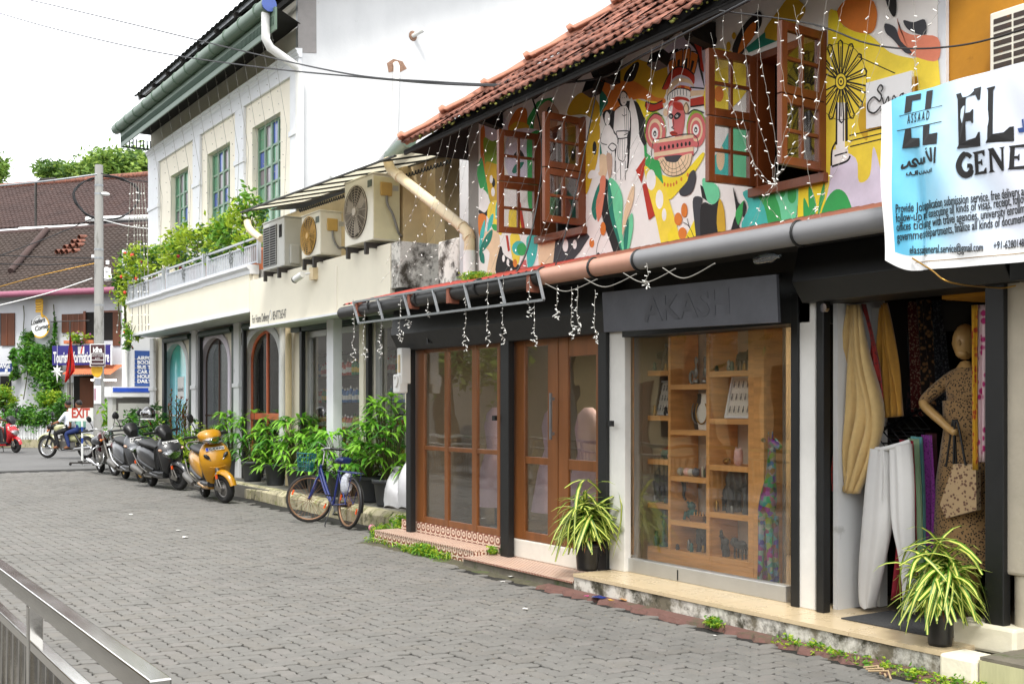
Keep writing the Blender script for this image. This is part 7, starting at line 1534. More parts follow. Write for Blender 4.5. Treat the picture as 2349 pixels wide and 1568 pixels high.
for k, f in enumerate((.55, .8)): p = spot(1, 0, f) - Vector((.06, 0, 0)); tag(MB().tube([p + Vector((0, 0, .22)), p + Vector((0, 0, .12))], .008, 6).ball(p + Vector((0, 0, .2)), (.01, .022, .035), 8, 6).ball(p + Vector((0, 0, .1)), (.01, .026, .045), 8, 6).ball(p + Vector((0, 0, .02)), (.03, .035, .03), 8, 5).build('silver_ornament', m_silver), ('left hanging silver earring ornament', 'right hanging silver earring ornament')[k], 'ornament', 'silver ornaments')
tag(MB().tube([spot(1, 0, .3) + Vector((0, .03 * cos(a), .06 + .05 * sin(a))) for a in [2 * pi * i / 14 for i in range(14)]], .014, 6, closed=True).build('agate_ring', MATS['smoky_quartz']), 'ring-shaped pale agate slice on the middle shelf', 'ornament')
for c_, k, nm in ((0, 0, 'top left'), (2, 0, 'top right'), (0, 3, 'lower left'), (1, 4, 'bottom middle'), (0, 1, 'upper left'), (2, 3, 'lower right')):
 for j in range(4):
  p = spot(c_, k, .1 + .2 * j) + Vector((-.09 + .05 * (j % 2), 0, 0)); h_ = .05 + .015 * ((j * 7 + k) % 4)
  tag(MB().lathe([(.014, 0), (.02, h_ * .3), (.012, h_ * .6), (.016, h_ * .8), (.003, h_)], p, 8).build('small_figure', (m_stone, m_silver, m_verd, m_brass)[(j + k) % 4]), 'small carved ornament in the front row of the %s shelf' % nm, 'ornament', 'small ornaments on the %s shelf' % nm)
p = Vector((7.0, 9.45, .16)); t = thing('dress_form', 'pale lilac dress on a stand behind the wooden shop door', 'dress', p); MB().loft([[p + Vector((a, b, z)) for a, b in sup(16, w_, w_ * 1.2, 2.2)] for z, w_ in ((.25, .24), (.7, .17), (.95, .1), (1.2, .13), (1.35, .1), (1.42, .04))]).build('dress', mat('lilac_cotton', '#b9a3ad', .85, var=.06, bump=.2, bscale=10), t); MB().lathe([(.14, 0), (.14, .02), (.015, .03), (.015, .3)], p, 12).build('stand', m_greymetal, t)
for q_, lb in (((7.3, 10.5, .16), 'pale dress on a stand behind the fixed light left of the door'), ((7.15, 11.5, .16), 'pale dress on a stand behind the three-light shop window')): c = copy_tree(t); c.location = q_; c['label'] = lb
gm = bpy.data.materials.new('patchwork_paint'); gm.use_nodes = True; n = gm.node_tree.nodes; L = gm.node_tree.links; vo = n.new('ShaderNodeTexVoronoi'); vo.inputs['Scale'].default_value = 26; tc = n.new('ShaderNodeTexCoord'); L.new(tc.outputs['Object'], vo.inputs['Vector'])
hsv = n.new('ShaderNodeHueSaturation'); hsv.inputs['Saturation'].default_value = 1.15; hsv.inputs['Value'].default_value = .3; L.new(vo.outputs['Color'], hsv.inputs['Color']); L.new(hsv.outputs[0], n['Principled BSDF'].inputs['Base Color']); n['Principled BSDF'].inputs['Roughness'].default_value = .35
gp_ = S4(868, 1470, 6.42); gp_.z = .17; t = thing('giraffe_figure', 'tall patchwork painted giraffe standing at the right of the display', 'figurine', gp_); P = lambda a, b, z: gp_ + Vector((b, -a, z))
mb = MB(); mb.loft([[P(a + c, d, z) for c, d in sup(10, r1, r2, 2.2)] for a, z, r1, r2 in ((-.02, .52, .06, .05), (-.02, .62, .075, .06), (.0, .74, .07, .055), (.02, .86, .045, .04), (.03, 1.0, .035, .03), (.035, 1.12, .03, .028))])
for a, b in ((-.05, -.03), (-.05, .03), (.04, -.03), (.04, .03)): mb.tube([P(a * .8, b, .58), P(a, b, .3), P(a * 1.4, b, .0)], [.035, .025, .022], 7)
mb.tube([P(.02, 0, 1.14), P(.06, 0, 1.15), P(.12, 0, 1.11)], [.035, .035, .022], 8)
for b in (-.02, .02): mb.tube([P(.02, b, 1.17), P(.02, b, 1.23)], .006, 5); mb.ball(P(-.01, b * 2.4, 1.165), (.012, .025, .018), 6, 4)
mb.build('figure', gm, t)
tag(MB().tube([S4(885, 373, 7.2) + Vector((0, 0, -.0)), S4(885, 373, 7.2) + Vector((0, 0, .02))], .05, 12).build('down_light', mat('lit_lamp', '#ffe9c8', .5, emit=14.)), 'small lit round ceiling lamp inside the jewellery shop', 'lamp')
for k, (x, y) in enumerate(((7.3, 7.1), (7.6, 9.4))):
 ld = bpy.data.lights.new('shop_lamp', 'AREA'); ld.shape = 'DISK'; ld.size = .5; ld.energy = 30 if k == 0 else 12; ld.color = (1, .84, .64); lo = bpy.data.objects.new('shop_lamp', ld); COL.objects.link(lo); lo.location = (x, y, 2.52)
 tag(MB().lathe([(.26, 2.55), (.25, 2.575), (.1, 2.598)], (x, y, 0), 20).build('ceiling_lamp', MATS['lit_lamp']), ('round lit ceiling lamp above the jewellery shelves', 'round lit ceiling lamp behind the wooden shop door')[k], 'lamp')
ld = bpy.data.lights.new('shelf_fill_light', 'AREA'); ld.shape = 'RECTANGLE'; ld.size = .12; ld.size_y = 1.7; ld.energy = 170; ld.color = (1, .86, .68); lo = bpy.data.objects.new('shelf_fill_light', ld); COL.objects.link(lo); lo.location = (6.34, 6.9, 2.43); lo.rotation_euler = (0, R(-18), 0)  # area light added to brighten the shelf fronts, hidden behind the name board
tag(bx('shelf_fill_panel', MATS['lit_lamp'], None, 6.28, 6.05, 2.44, 6.40, 7.75, 2.47), 'added glowing fill panel at the top inside the jewellery display window', 'lamp')  # glowing panel added to go with the shelf fill light
# ================================================================ CLOTHES SHOP
def cE(x, y, X): return onX(1863.9 + .31078 * x, 659.5 + .31078 * y, X)
def cloth_mat(name, c1, c2, sc, kind='V'):
 m = bpy.data.materials.new(name); m.use_nodes = True; n = m.node_tree.nodes; L = m.node_tree.links; tc = n.new('ShaderNodeTexCoord')
 tx = n.new('ShaderNodeTexVoronoi') if kind == 'V' else n.new('ShaderNodeTexNoise'); tx.inputs['Scale'].default_value = sc; L.new(tc.outputs['Object'], tx.inputs['Vector'])
 cr = n.new('ShaderNodeValToRGB'); cr.color_ramp.elements[0].color = (*lin(c2), 1); cr.color_ramp.elements[1].color = (*lin(c1), 1); cr.color_ramp.elements[0].position = .3; cr.color_ramp.elements[1].position = .45
 L.new(tx.outputs[0], cr.inputs[0]); L.new(cr.outputs[0], n['Principled BSDF'].inputs['Base Color']); n['Principled BSDF'].inputs['Roughness'].default_value = .85; n['Principled BSDF'].inputs['Sheen Weight'].default_value = .2; return m
m_crc = mat('cream_brocade', '#c0a36c', .8, var=.12, scale=14, bump=.25, bscale=22, sheen=.3); m_och = mat('ochre_brocade', '#b5822c', .8, var=.15, scale=14, bump=.25, bscale=22, sheen=.3)
def drape(name, label, m, left, right, X, folds, amp, seed=0, group=None, lining=None, cat='cloth'):
 """hanging cloth between two edge polylines (picture readings), folded towards the street"""
 g = random.Random(seed); Lp = crv([cE(*q_, X) for q_ in left], 6); Rp = crv([cE(*q_, X) for q_ in right], 6); nn = min(len(Lp), len(Rp)); mm = 26; gr = []; ph = g.uniform(0, 6)
 Lp = [Lp[int(i * (len(Lp) - 1) / (nn - 1))] for i in range(nn)]; Rp = [Rp[int(i * (len(Rp) - 1) / (nn - 1))] for i in range(nn)]
 for i in range(nn):
  f = .35 + .65 * i / nn; gr.append([Lp[i].lerp(Rp[i], j / mm) + Vector((amp * f * sin(folds * 2 * pi * j / mm + ph + .4 * sin(i * .3)) + amp * .4 * sin(folds * 4.7 * j / mm + i * .25), 0, 0)) for j in range(mm + 1)])
 mb = MB()
 for i in range(nn - 1):
  for j in range(mm): mb.add([gr[i][j], gr[i][j + 1], gr[i + 1][j + 1], gr[i + 1][j]], [[0, 1, 2, 3]], True)
 o = mb.build(name, m, weld=True); sm = o.modifiers.new('thick', 'SOLIDIFY'); sm.thickness = .003; return tag(o, label, cat, group)
drape('hanging_cloth', 'long cream brocade cloth hanging at the left of the clothes shop doorway', m_crc, [(255, 130), (215, 500), (180, 900), (175, 1180), (245, 1500)], [(355, 125), (410, 500), (500, 930), (445, 1240), (330, 1520)], 6.34, 5, .06, 1)
drape('hanging_cloth', 'red patterned lining hanging below the cream brocade cloth', cloth_mat('red_print', '#8a1a14', '#5a1410', 40), [(360, 120), (420, 500), (170, 1180), (160, 1500)], [(395, 120), (530, 920), (250, 1270), (260, 1525)], 6.40, 2, .02, 2)
drape('hanging_cloth', 'ochre brocade cloth hanging right of the cream cloth', m_och, [(490, 160), (480, 420), (500, 700), (540, 960)], [(545, 110), (590, 420), (630, 700), (660, 945)], 6.55, 4, .045, 3)
for k, (a, b, m, X, lb) in enumerate((((560, 100), (690, 100), cloth_mat('dark_floral', '#1b1a20', '#4a2c30', 30), 7.3, 'dark floral scarf hanging behind the ochre cloth'), ((690, 110), (760, 100), cloth_mat('red_check', '#6a1d18', '#b79a80', 60), 7.3, 'red scarf with white check border'), ((765, 90), (870, 90), cloth_mat('brown_floral', '#2a1c16', '#a5794e', 26), 7.3, 'brown leaf-print scarf in the doorway'), ((870, 95), (960, 90), cloth_mat('navy_dots', '#1c2028', '#5a5d62', 60), 7.3, 'dark dotted scarf beside the mannequin'))):
 drape('scarf', lb, m, [a, (a[0] + 30, 500), (a[0] + 60, 950)], [b, (b[0] + 35, 500), (b[0] + 75, 950)], X, 2, .04, 10 + k, 'scarves hanging at the back')
for k, (x0, x1, m, lb) in enumerate(((1178, 1222, cloth_mat('yellow_floral', '#c79a20', '#a8401c', 22), 'yellow floral scarf hanging by the right door post'), (1216, 1275, cloth_mat('pink_floral', '#d8bcc0', '#b01f6a', 18), 'pink and white floral scarf hanging by the right door post'))):
 drape('scarf', lb, m, [(x0, 130), (x0, 600), (x0 + 10, 1345 - 60 * k)], [(x1, 125), (x1, 600), (x1 + 6, 1345 - 60 * k)], 6.3 + .02 * k, 2, .012, 20 + k, 'scarves by the right door post')
m_wtr = mat('pale_grey_jersey', '#c3c2c0', .85, var=.04, bump=.12, bscale=10, sheen=.2)
def trousers(label, m, X, dx, seed, detail=False):
 t = thing('trousers', label, 'trousers', cE(590 + dx, 2360, X), group=None); g = random.Random(seed)
 legs = [([(445, 1180), (400, 1450), (365, 1800), (345, 2100), (355, 2330), (405, 2370)], [(600, 1200), (595, 1500), (585, 1720), (545, 1950), (490, 2200), (450, 2355)]), ([(590, 1200), (590, 1500), (600, 1720), (650, 1950), (680, 2150), (690, 2365)], [(722, 1150), (740, 1450), (745, 1800), (750, 2000), (752, 2200), (755, 2390)])]
 for k, (l_, r_) in enumerate(legs):
  Lp = crv([cE(a + dx, b, X) for a, b in l_], 5); Rp = crv([cE(a + dx, b, X) for a, b in r_], 5); mb = MB(); rings = []
  for i in range(len(Lp)):
   c = (Lp[i] + Rp[i]) / 2; hw = (Lp[i] - Rp[i]).length / 2; dv = (Rp[i] - Lp[i]).normalized(); f = 1 - i / len(Lp)
   rings.append([c + dv * hw * cos(a) + Vector((1, 0, 0)) * (.05 + .02 * f) * sin(a) * (1 + .25 * sin(a * 5 + k)) for a in [2 * pi * q_ / 22 for q_ in range(22)]])
  mb.loft(rings, caps=False); mb.build('leg', m, t)
 mb = MB(); c0, c1 = cE(450 + dx, 1190, X), cE(720 + dx, 1135, X); mb.tube([c0.lerp(c1, i / 10) + Vector((-.055 * sin(pi * i / 10), 0, -.02 * sin(pi * i / 10))) for i in range(11)], .018, 8); mb.build('waistband', m, t)
 if detail: MB().tube(crv([cE(525, 1200, X - .07), cE(530, 1400, X - .075), cE(525, 1560, X - .07)], 5), .006, 5).build('drawstring', m_wtr, t)
trousers('white drawstring trousers hanging in front in the doorway', m_wtr, 6.38, 0, 1, True)
for k, (x0, x1, m, lb) in enumerate(((640, 760, mat('crimson_jersey', '#7a0f22', .85), 'crimson trousers directly behind the white pair'), (700, 800, mat('sage_jersey', '#7b9472', .85), 'sage green garment in the hanging row'), (730, 830, mat('teal_jersey', '#5f9a9a', .85), 'pale teal garment in the hanging row'), (800, 900, cloth_mat('purple_scale', '#7a2a80', '#5a1a62', 60), 'purple patterned garment in the hanging row'), (830, 930, mat('maroon_jersey', '#3a0f16', .85), 'dark maroon garment last in the hanging row'))):
 drape('garment', lb, m, [(x0, 1120 - 12 * k), (x0 + 5, 1600), (x0 - 60 * (k == 0), 2300)], [(x1 - 20, 1130 - 14 * k), (x1 + 10, 1600), (x1 + 20, 2300)], 6.46 + .07 * k, 2, .03, 40 + k, 'garments on the rail', cat='garment')
rl = thing('garment_rail', 'black garment rail with clothes hooks inside the doorway', 'rail', cE(560, 1180, 6.6)); MB().tube([cE(440, 1085, 6.42), cE(800, 900, 7.1)], .012, 8).build('rod', m_black, rl)
for k in range(7): p = cE(440, 1085, 6.42).lerp(cE(800, 900, 7.1), .05 + .14 * k); MB().ball(p + Vector((0, 0, .02)), .016, 7, 5).tube([p, p + Vector((-.03, .14, -.12)), p + Vector((-.02, -.14, -.12)), p], .007, 5).build('hanger', m_black, rl)
m_mann = mat('cream_mannequin', '#b8935c', .35, var=.08, dirt=('#6a4526', .06, 18)); m_leop = cloth_mat('brown_flower_print', '#94744a', '#2a1c14', 62)
X = 6.78; mb0 = cE(1130, 1050, X); T = thing('mannequin', 'headed mannequin in a brown flower-print dress holding a tote bag', 'mannequin', (mb0.x, mb0.y, .17))
o = Vector((0, 0, 0)); q0 = mb0 - Vector((mb0.x, mb0.y, .17)); zc = q0.z
sh = cE(1060, 620, X); el = cE(800, 850, X - .15); wr = cE(1020, 1050, X - .2); ba = Vector((mb0.x, mb0.y, .17)); hd_ = cE(1125, 400, X)
J = {'pel': ((0, 0, zc - .15), .12), 'wai': ((0, 0, zc + .05), .1), 'che': ((0, 0, zc + .28), .12), 'nec': ((0, 0, zc + .42), .05), 'neu': ((0, 0, hd_.z - ba.z - .12), .045), 'shl': ((0, .14, zc + .34), .06), 'ell': (tuple(el - ba), .04), 'wrl': (tuple(wr - ba), .028), 'hal': (tuple(wr - ba + Vector((-.02, -.06, -.02))), .03), 'shr': ((0, -.14, zc + .34), .06), 'elr': ((-.1, -.22, zc + .08), .04), 'hip': ((0, 0, zc - .3), .13), 'kn': ((0, 0, zc - .65), .12), 'an': ((0, 0, .05), .1)}
E_ = [('pel', 'wai', 0), ('wai', 'che', 0), ('che', 'nec', 0), ('nec', 'neu', 1), ('che', 'shl', 0), ('shl', 'ell', 0), ('ell', 'wrl', 1), ('wrl', 'hal', 1), ('che', 'shr', 0), ('shr', 'elr', 0), ('pel', 'hip', 0), ('hip', 'kn', 0), ('kn', 'an', 1)]
def ex(mb): head_shape(mb, hd_ - ba, .105, (-.8, -.2, 0), 1, 1, True)
figure(J, E_, [m_leop, m_mann], 'body', T, 1, extra=ex)
mb = MB(); mb.loft([[ba + Vector((a * w_, b * w_ * 1.25, z)) for a, b in sup(18, .2, .2, 2.2)] for z, w_ in ((.35, .95), (zc - .35, .8), (zc, .6), (zc + .2, .62))], caps=False); mb.build('dress_skirt', m_leop, T)
tb_ = cE(1120, 1350, X - .22); t = thing('tote_bag', 'patchwork leaf-print tote bag hanging from the mannequin hand', 'bag', tb_)
mb = MB(); ps = [cE(a, b, X - .22) for a, b in ((1040, 1300), (1205, 1305), (1210, 1640), (985, 1700), (940, 1600))]; mb.prism(ps, (.05, 0, 0)); mb.build('bag', cloth_mat('leaf_print', '#b59a74', '#6a4a3a', 42), t)
MB().tube(crv([ps[0], cE(1050, 1010, X - .22), cE(1075, 1010, X - .22), cE(1130, 1310, X - .23)], 5), .008, 5).tube(crv([cE(985, 1320, X - .2), cE(1030, 1010, X - .2), cE(1045, 1010, X - .2), cE(1060, 1300, X - .2)], 5), .008, 5).build('strap', m_black, t)
t = thing('mannequin_torso', 'small mannequin torso in a black top hung above the dressed mannequin', 'mannequin', cE(1090, 260, 7.0)); p = cE(1090, 170, 7.0)
MB().loft([[p + Vector((a * .6, b, z)) for a, b in sup(14, w_, w_, 2.2)] for z, w_ in ((-.14, .12), (-.05, .13), (.03, .16), (.07, .12))]).build('top', m_dark, t); MB().loft([[p + Vector((a * .6, b, z)) for a, b in sup(14, w_, w_, 2.2)] for z, w_ in ((.071, .11), (.12, .06), (.2, .045))]).build('neck', m_mann, t)
bx('door_side_panel', m_white, house, 6.25, 5.50, .165, 6.75, 5.54, 2.4); bx('door_side_post', m_pil, house, 6.6, 5.42, .165, 6.68, 5.495, 2.3)
tag(bx('door_mat', mat('grey_rubber_mat', '#3a3a3a', .9, var=.15, scale=40, bump=.4, bscale=80), None, 6.0, 4.45, .167, 6.5, 5.25, .175), 'dark grey ribbed door mat on the clothes shop threshold', 'door mat')
# ================================================================ GROCERY SHELVES
BC = [('#2a6fb0', '#e6e6e4'), ('#d8d8d4', '#b03030'), ('#c9b020', '#2a7a3a'), ('#2f8f4a', '#e0c030'), ('#c04a2a', '#e6e6e4'), ('#3a3f9a', '#d8d8d8'), ('#17858a', '#e6e6e4')]
bott = {}
for k, (a, b) in enumerate(BC):
 o = MB(); o.lathe([(.035, 0), (.042, .02), (.042, .17), (.02, .22)], (0, 0, 0), 10); o.mi = 1; o.lathe([(.018, .22), (.018, .26)], (0, 0, 0), 8); o.lathe([(.0425, .05), (.0425, .13)], (0, 0, 0), 10, caps=False)
 ob = o.build('bottle', [mat('bottle_%d' % k, a, .35), mat('bottle_label_%d' % k, b, .4)], world=False); bott[k] = ob.data; bpy.data.objects.remove(ob)
names = ['blue', 'white', 'yellow', 'green', 'orange-red', 'navy', 'teal']; rows_n = {.75: 'lowest', 1.2: 'second', 1.65: 'third', 2.1: 'top'}
g = random.Random(77)
for z in (.75, 1.2, 1.65, 2.1):
 y = 15.0; k = g.randrange(7); run = 0
 while y < 20.0:
  if run <= 0: k = g.randrange(7); run = g.randrange(3, 8)
  run -= 1; o = bpy.data.objects.new('bottle', bott[k]); COL.objects.link(o); o.location = (7.92, y, z); s_ = g.uniform(.8, 1.1); o.scale = (1, 1, s_); tag(o, '%s bottle on the %s grocery shelf behind the shop glass' % (names[k], rows_n[z]), 'bottle', '%s bottles on the %s grocery shelf' % (names[k], rows_n[z])); y += .1 + g.uniform(0, .03)
# ================================================================ BANNER
BX = 5.40
def bnx(y, z):
 """banner surface: creased, left end folded"""
 e = max(0, (y - 4.22) / .16); return BX + .012 * sin(y * 7 + z * 3) + .008 * sin(y * 17 - z * 9) + .02 * sin(z * 4.2 + y) - .05 * e * e + .045 * math.exp(-((y - 4.17) / .035) ** 2) * max(0, 1 - abs(z - 2.62) / .6)
def bnz(y, t): return 2.345 + .03 * max(0, y - 3.5) + .07 * max(0, (y - 4.2) / .18) ** 2 + t * (1.02 - .012 * max(0, y - 3.5) - .12 * max(0, (y - 4.2) / .18) ** 2)
def banner_mat():
 m = bpy.data.materials.new('printed_vinyl'); m.use_nodes = True; n = m.node_tree.nodes; L = m.node_tree.links; g = n.new('ShaderNodeNewGeometry'); sp = n.new('ShaderNodeSeparateXYZ'); L.new(g.outputs['Position'], sp.inputs[0])
 nz = n.new('ShaderNodeTexNoise'); nz.inputs['Scale'].default_value = 3.0; nz.inputs['Detail'].default_value = 5; L.new(g.outputs['Position'], nz.inputs['Vector'])
 ad = n.new('ShaderNodeMath'); ad.operation = 'MULTIPLY_ADD'; ad.inputs[1].default_value = .35; L.new(nz.outputs['Fac'], ad.inputs[0]); L.new(sp.outputs['Y'], ad.inputs[2])
 cr = n.new('ShaderNodeValToRGB'); mr = n.new('ShaderNodeMapRange'); mr.inputs['From Min'].default_value = 3.75; mr.inputs['From Max'].default_value = 4.56; L.new(ad.outputs[0], mr.inputs['Value']); L.new(mr.outputs[0], cr.inputs[0])
 e = cr.color_ramp.elements; e[0].color = (*lin('#dfe4f0'), 1); e[1].color = (*lin('#4fb2d6'), 1); x = e.new(.35); x.color = (*lin('#cfe3f2'), 1); x = e.new(.72); x.color = (*lin('#86cbe6'), 1)
 L.new(cr.outputs[0], n['Principled BSDF'].inputs['Base Color']); n['Principled BSDF'].inputs['Roughness'].default_value = .22; return m
bn = thing('advertising_banner', 'large pale blue printed vinyl banner hung on the gutter at the right edge', 'banner', (BX, 3.5, 2.35))
mb = MB(); NY, NZ = 70, 24
for i in range(NY):
 for j in range(NZ):
  q = []
  for a, b in ((i, j), (i + 1, j), (i + 1, j + 1), (i, j + 1)): y = 2.6 + (4.38 - 2.6) * a / NY; z = bnz(y, b / NZ); q.append((bnx(y, z), y, z))
  mb.mi = 1 if (2.6 + (4.38 - 2.6) * (i + .5) / NY > 4.34 or j < 2) else 0; mb.add(q, [[0, 1, 2, 3]], True)
mb.build('sheet', [banner_mat(), m_signw], bn, weld=True)
MBn = axes((0, -1, 0), (0, 0, 1), (-1, 0, 0))
def on_banner(mb, name, m=m_ink, off=.004):
 mb.v = [(bnx(y, z) - off + (x - BX), y, z) for x, y, z in mb.v]; return mb.build(name, m, bn)
def cF(x, y): p = onX(2007.2 + .311 * x, 172 + .311 * y, BX); return p
def glyphs(polys, name='lettering', m=m_ink):
 for pl in polys: ps = [cF(*q_) for q_ in pl]; on_banner(MB().add(ps, [list(range(len(ps)))]), name, m)
E_big = [(628, 150), (810, 92), (806, 190), (790, 192), (772, 152), (706, 172), (700, 290), (738, 282), (752, 262), (762, 262), (758, 362), (748, 362), (738, 345), (698, 350), (694, 490), (770, 468), (792, 428), (804, 426), (800, 530), (620, 548), (636, 520), (642, 190)]
L_big = [(846, 104), (908, 86), (906, 102), (894, 118), (890, 440), (960, 425), (1000, 384), (1028, 380), (1026, 488), (838, 506), (852, 480), (858, 118)]
glyphs([E_big, L_big])
glyphs([[(238, 160), (340, 135), (340, 180), (282, 192), (280, 270), (230, 288)], [(378, 120), (426, 110), (420, 245), (376, 256)], [(235, 405), (280, 395), (282, 468), (342, 468), (342, 530), (208, 545)], [(372, 378), (420, 365), (420, 440), (480, 428), (478, 512), (372, 524)]], 'emblem')
glyphs([[(195, 306), (508, 226), (508, 231), (195, 311)], [(178, 414), (506, 344), (506, 350), (178, 420)]], 'emblem')
glyphs([[(736, 574), (828, 556), (824, 600), (815, 600), (806, 580), (775, 586), (772, 640), (790, 637), (796, 625), (803, 625), (801, 668), (794, 668), (788, 656), (771, 660), (768, 716), (806, 708), (820, 685), (828, 684), (826, 726), (734, 740), (744, 726), (748, 590)], [(850, 550), (890, 540), (940, 640), (942, 548), (928, 538), (966, 530), (956, 545), (952, 706), (936, 708), (876, 590), (874, 700), (888, 714), (838, 722), (852, 706), (860, 566)], [(990, 525), (1099, 508), (1099, 530), (1030, 535), (1026, 598), (1048, 595), (1054, 580), (1060, 580), (1058, 630), (1050, 630), (1044, 615), (1025, 617), (1022, 676), (1099, 664), (1099, 690), (976, 698), (988, 684), (1000, 540)]])
mb = MB(); mb.strip([cF(*q_) for q_ in crv([(722, 610), (700, 590), (670, 592), (645, 625), (632, 670), (645, 715), (672, 738), (705, 728), (715, 700), (714, 672), (690, 672)], 5)], [.014 + .02 * (1 if 8 < i < 40 else .4) for i in range(51)], (-1, 0, 0)); on_banner(mb, 'lettering')
def line(tx, p0, p1, sz, sp=1.): a, b = cF(*p0), cF(*p1); t_ = text_mb(tx, sz, MBn, a, width=a.y - b.y); t_.v = [(x, y, z + (b.z - a.z) * (a.y - y) / (a.y - b.y)) for x, y, z in t_.v]; on_banner(t_, 'lettering')
line('A S S A A D', (252, 364), (412, 330), .075)
for k, (tx, x1, y0, y1) in enumerate((('Provide Job application submission service, free delivery application', 1250, 1020, 862), ('follow-up and executing all kinds of visas, receipt, follow-up of', 1230, 1088, 918), ('offices ticketing with travel agencies, university enrollment and', 1225, 1154, 990), ('government departments, finalize all kinds of documents, and', 1190, 1226, 1068))): line(tx, (168, y0), (x1, y1), .072)
line('elassadgeneral.service@gmail.com', (252, 1318), (780, 1298), .066); line('+91-6280148130', (850, 1284), (1140, 1258), .062)
for tx in ([(468, 536), (464, 655)], [(400, 565), (412, 600), (440, 640), (436, 560), (432, 540)], [(396, 545), (402, 552)], [(385, 650), (380, 612), (372, 648), (352, 652), (348, 618), (340, 650), (318, 655)], [(318, 655), (300, 620), (278, 640), (300, 668), (262, 672)], [(262, 672), (255, 640), (240, 672), (205, 688), (212, 660)]):
 mb = MB(); mb.strip([cF(*q_) for q_ in crv(tx, 4)], .013, (-1, 0, 0)); on_banner(mb, 'lettering')
for tx in ([(438, 690), (436, 720)], [(425, 700), (420, 722), (405, 720), (402, 705)], [(398, 722), (380, 724), (376, 708), (366, 726), (350, 728)], [(340, 705), (338, 730)], [(330, 732), (318, 728), (312, 715)], [(302, 700), (300, 736)], [(292, 705), (290, 732), (270, 736), (262, 715), (252, 738), (235, 736), (240, 722)]):
 mb = MB(); mb.strip([cF(*q_) for q_ in crv(tx, 3)], .007, (-1, 0, 0)); on_banner(mb, 'lettering')
mb = MB(); mb.strip([Vector((BX, y, bnz(y, .045))) for y in [2.6 + .04 * i for i in range(41)]], .004, (-1, 0, 0)); on_banner(mb, 'border_line', m_brass)
glyphs([[(1052, 395), (1099, 385), (1099, 420), (1060, 425)], [(1085, 330), (1099, 325), (1099, 385), (1088, 387)]], 'skyline_print', m_lblue)
tag(MB().tube(crv([cF(275, 1350), cF(420, 1440), cF(560, 1530), onX(2290, 660, 5.9), onX(2330, 655, 6.0)], 5), .005, 5).build('twine', m_brass), 'yellow twine trailing from the lower corner of the blue banner', 'string')
t = thing('studio_sign', 'small white studio sign with script lettering on the yellow mural', 'sign', onX(2030, 300, XM - .04))
cE2 = lambda x, y, X=XM - .045: onX(1863.9 + .21943 * x, .21943 * y, X)
MB().prism([cE2(558, 870, XM - .03), cE2(1035, 738, XM - .03), cE2(1038, 1250, XM - .03), cE2(560, 1350, XM - .03)], (.02, 0, 0)).build('panel', m_signw, t); bx('bracket', m_brass, t, XM - .04, cE2(1050, 900).y - .01, cE2(1050, 980).z, XM - .01, cE2(1038, 900).y, cE2(1050, 800).z)
for pl, w_ in (([(715, 1110), (650, 1180), (585, 1160), (580, 1080), (640, 1015), (700, 1060), (720, 1000), (680, 940), (710, 890), (735, 920), (715, 960)], .012), ([(730, 1020), (750, 1090), (790, 1010), (800, 1070), (830, 1050), (850, 1000), (880, 1040), (930, 1010), (950, 975), (915, 1000), (925, 1050), (970, 1020)], .010)):
 MB().strip([cE2(*q_) for q_ in crv(pl, 5)], w_, (-1, 0, 0)).build('lettering', m_ink, t)
text_mb('sewing studio', .045, MBn, cE2(700, 1165), shear=.2).build('lettering', m_greymetal, t)
# ================================================================ FAIRY LIGHTS
def c7(x, y): return (860.2 + .4205 * x, .4205 * y)
def c8b(x, y): return (1548.4 + .4207 * x, .4207 * y)
def c3(x, y): return ((1400 + .829 * x) / 1.7437, (1000 + .829 * y) / 1.7437)
def strand(label, pts, X0, X1, group, seed, r=.0011, step=.09, bulb=.0042):
 g = random.Random(seed); n = len(pts); P = [onX(px, py, X0 + (X1 - X0) * i / max(1, n - 1)) for i, (px, py) in enumerate(pts)]; P = crv(P, 8); mb = MB()
 P = [p + Vector((0, g.gauss(0, .004), g.gauss(0, .004))) for p in P]; mb.tube(P, r, 4); acc = 0
 mb.mi = 1
 for a, b in zip(P, P[1:]):
  acc += (b - a).length
  if acc > step:
   acc = 0; d = Vector((g.uniform(-.4, .1), g.choice((-1, 1)) * g.uniform(.3, 1), g.uniform(-.8, .4))).normalized(); mb.tube([b, b + d * .026], [bulb * .7, bulb], 6)
 return tag(mb.build('fairy_light_strand', [m_ltwire, m_bulb]), label, 'fairy lights', group)
GM = 'fairy light strands across the mural'
A7 = [[(300, 800), (250, 980), (190, 1220)], [(370, 760), (290, 990), (180, 1200), (60, 1440)], [(415, 740), (340, 1050), (250, 1250), (100, 1500)], [(465, 700), (390, 980), (280, 1240), (30, 1540)], [(530, 680), (440, 1000), (330, 1260), (190, 1480)], [(600, 650), (500, 880), (430, 1180), (260, 1500)], [(690, 600), (570, 900), (460, 1250), (330, 1540)], [(760, 560), (640, 860), (520, 1290), (420, 1530)], [(830, 540), (700, 900), (590, 1300), (480, 1530)], [(940, 480), (840, 700), (720, 1010), (560, 1440)], [(1000, 470), (880, 800), (760, 1130), (620, 1500)], [(1100, 450), (960, 860), (850, 1180), (700, 1500)], [(1230, 420), (1080, 830), (930, 1220), (800, 1500)], [(1350, 330), (1240, 600), (1010, 1080), (860, 1470)], [(1420, 350), (1250, 700), (1040, 1240), (900, 1480)], [(1510, 260), (1480, 630), (1250, 1050), (1010, 1460)], [(1570, 230), (1500, 480), (1440, 780), (1170, 1350), (1090, 1470)], [(1640, 200), (1590, 580), (1440, 960), (1200, 1450)], [(1720, 170), (1650, 480), (1440, 1060), (1290, 1430)]]
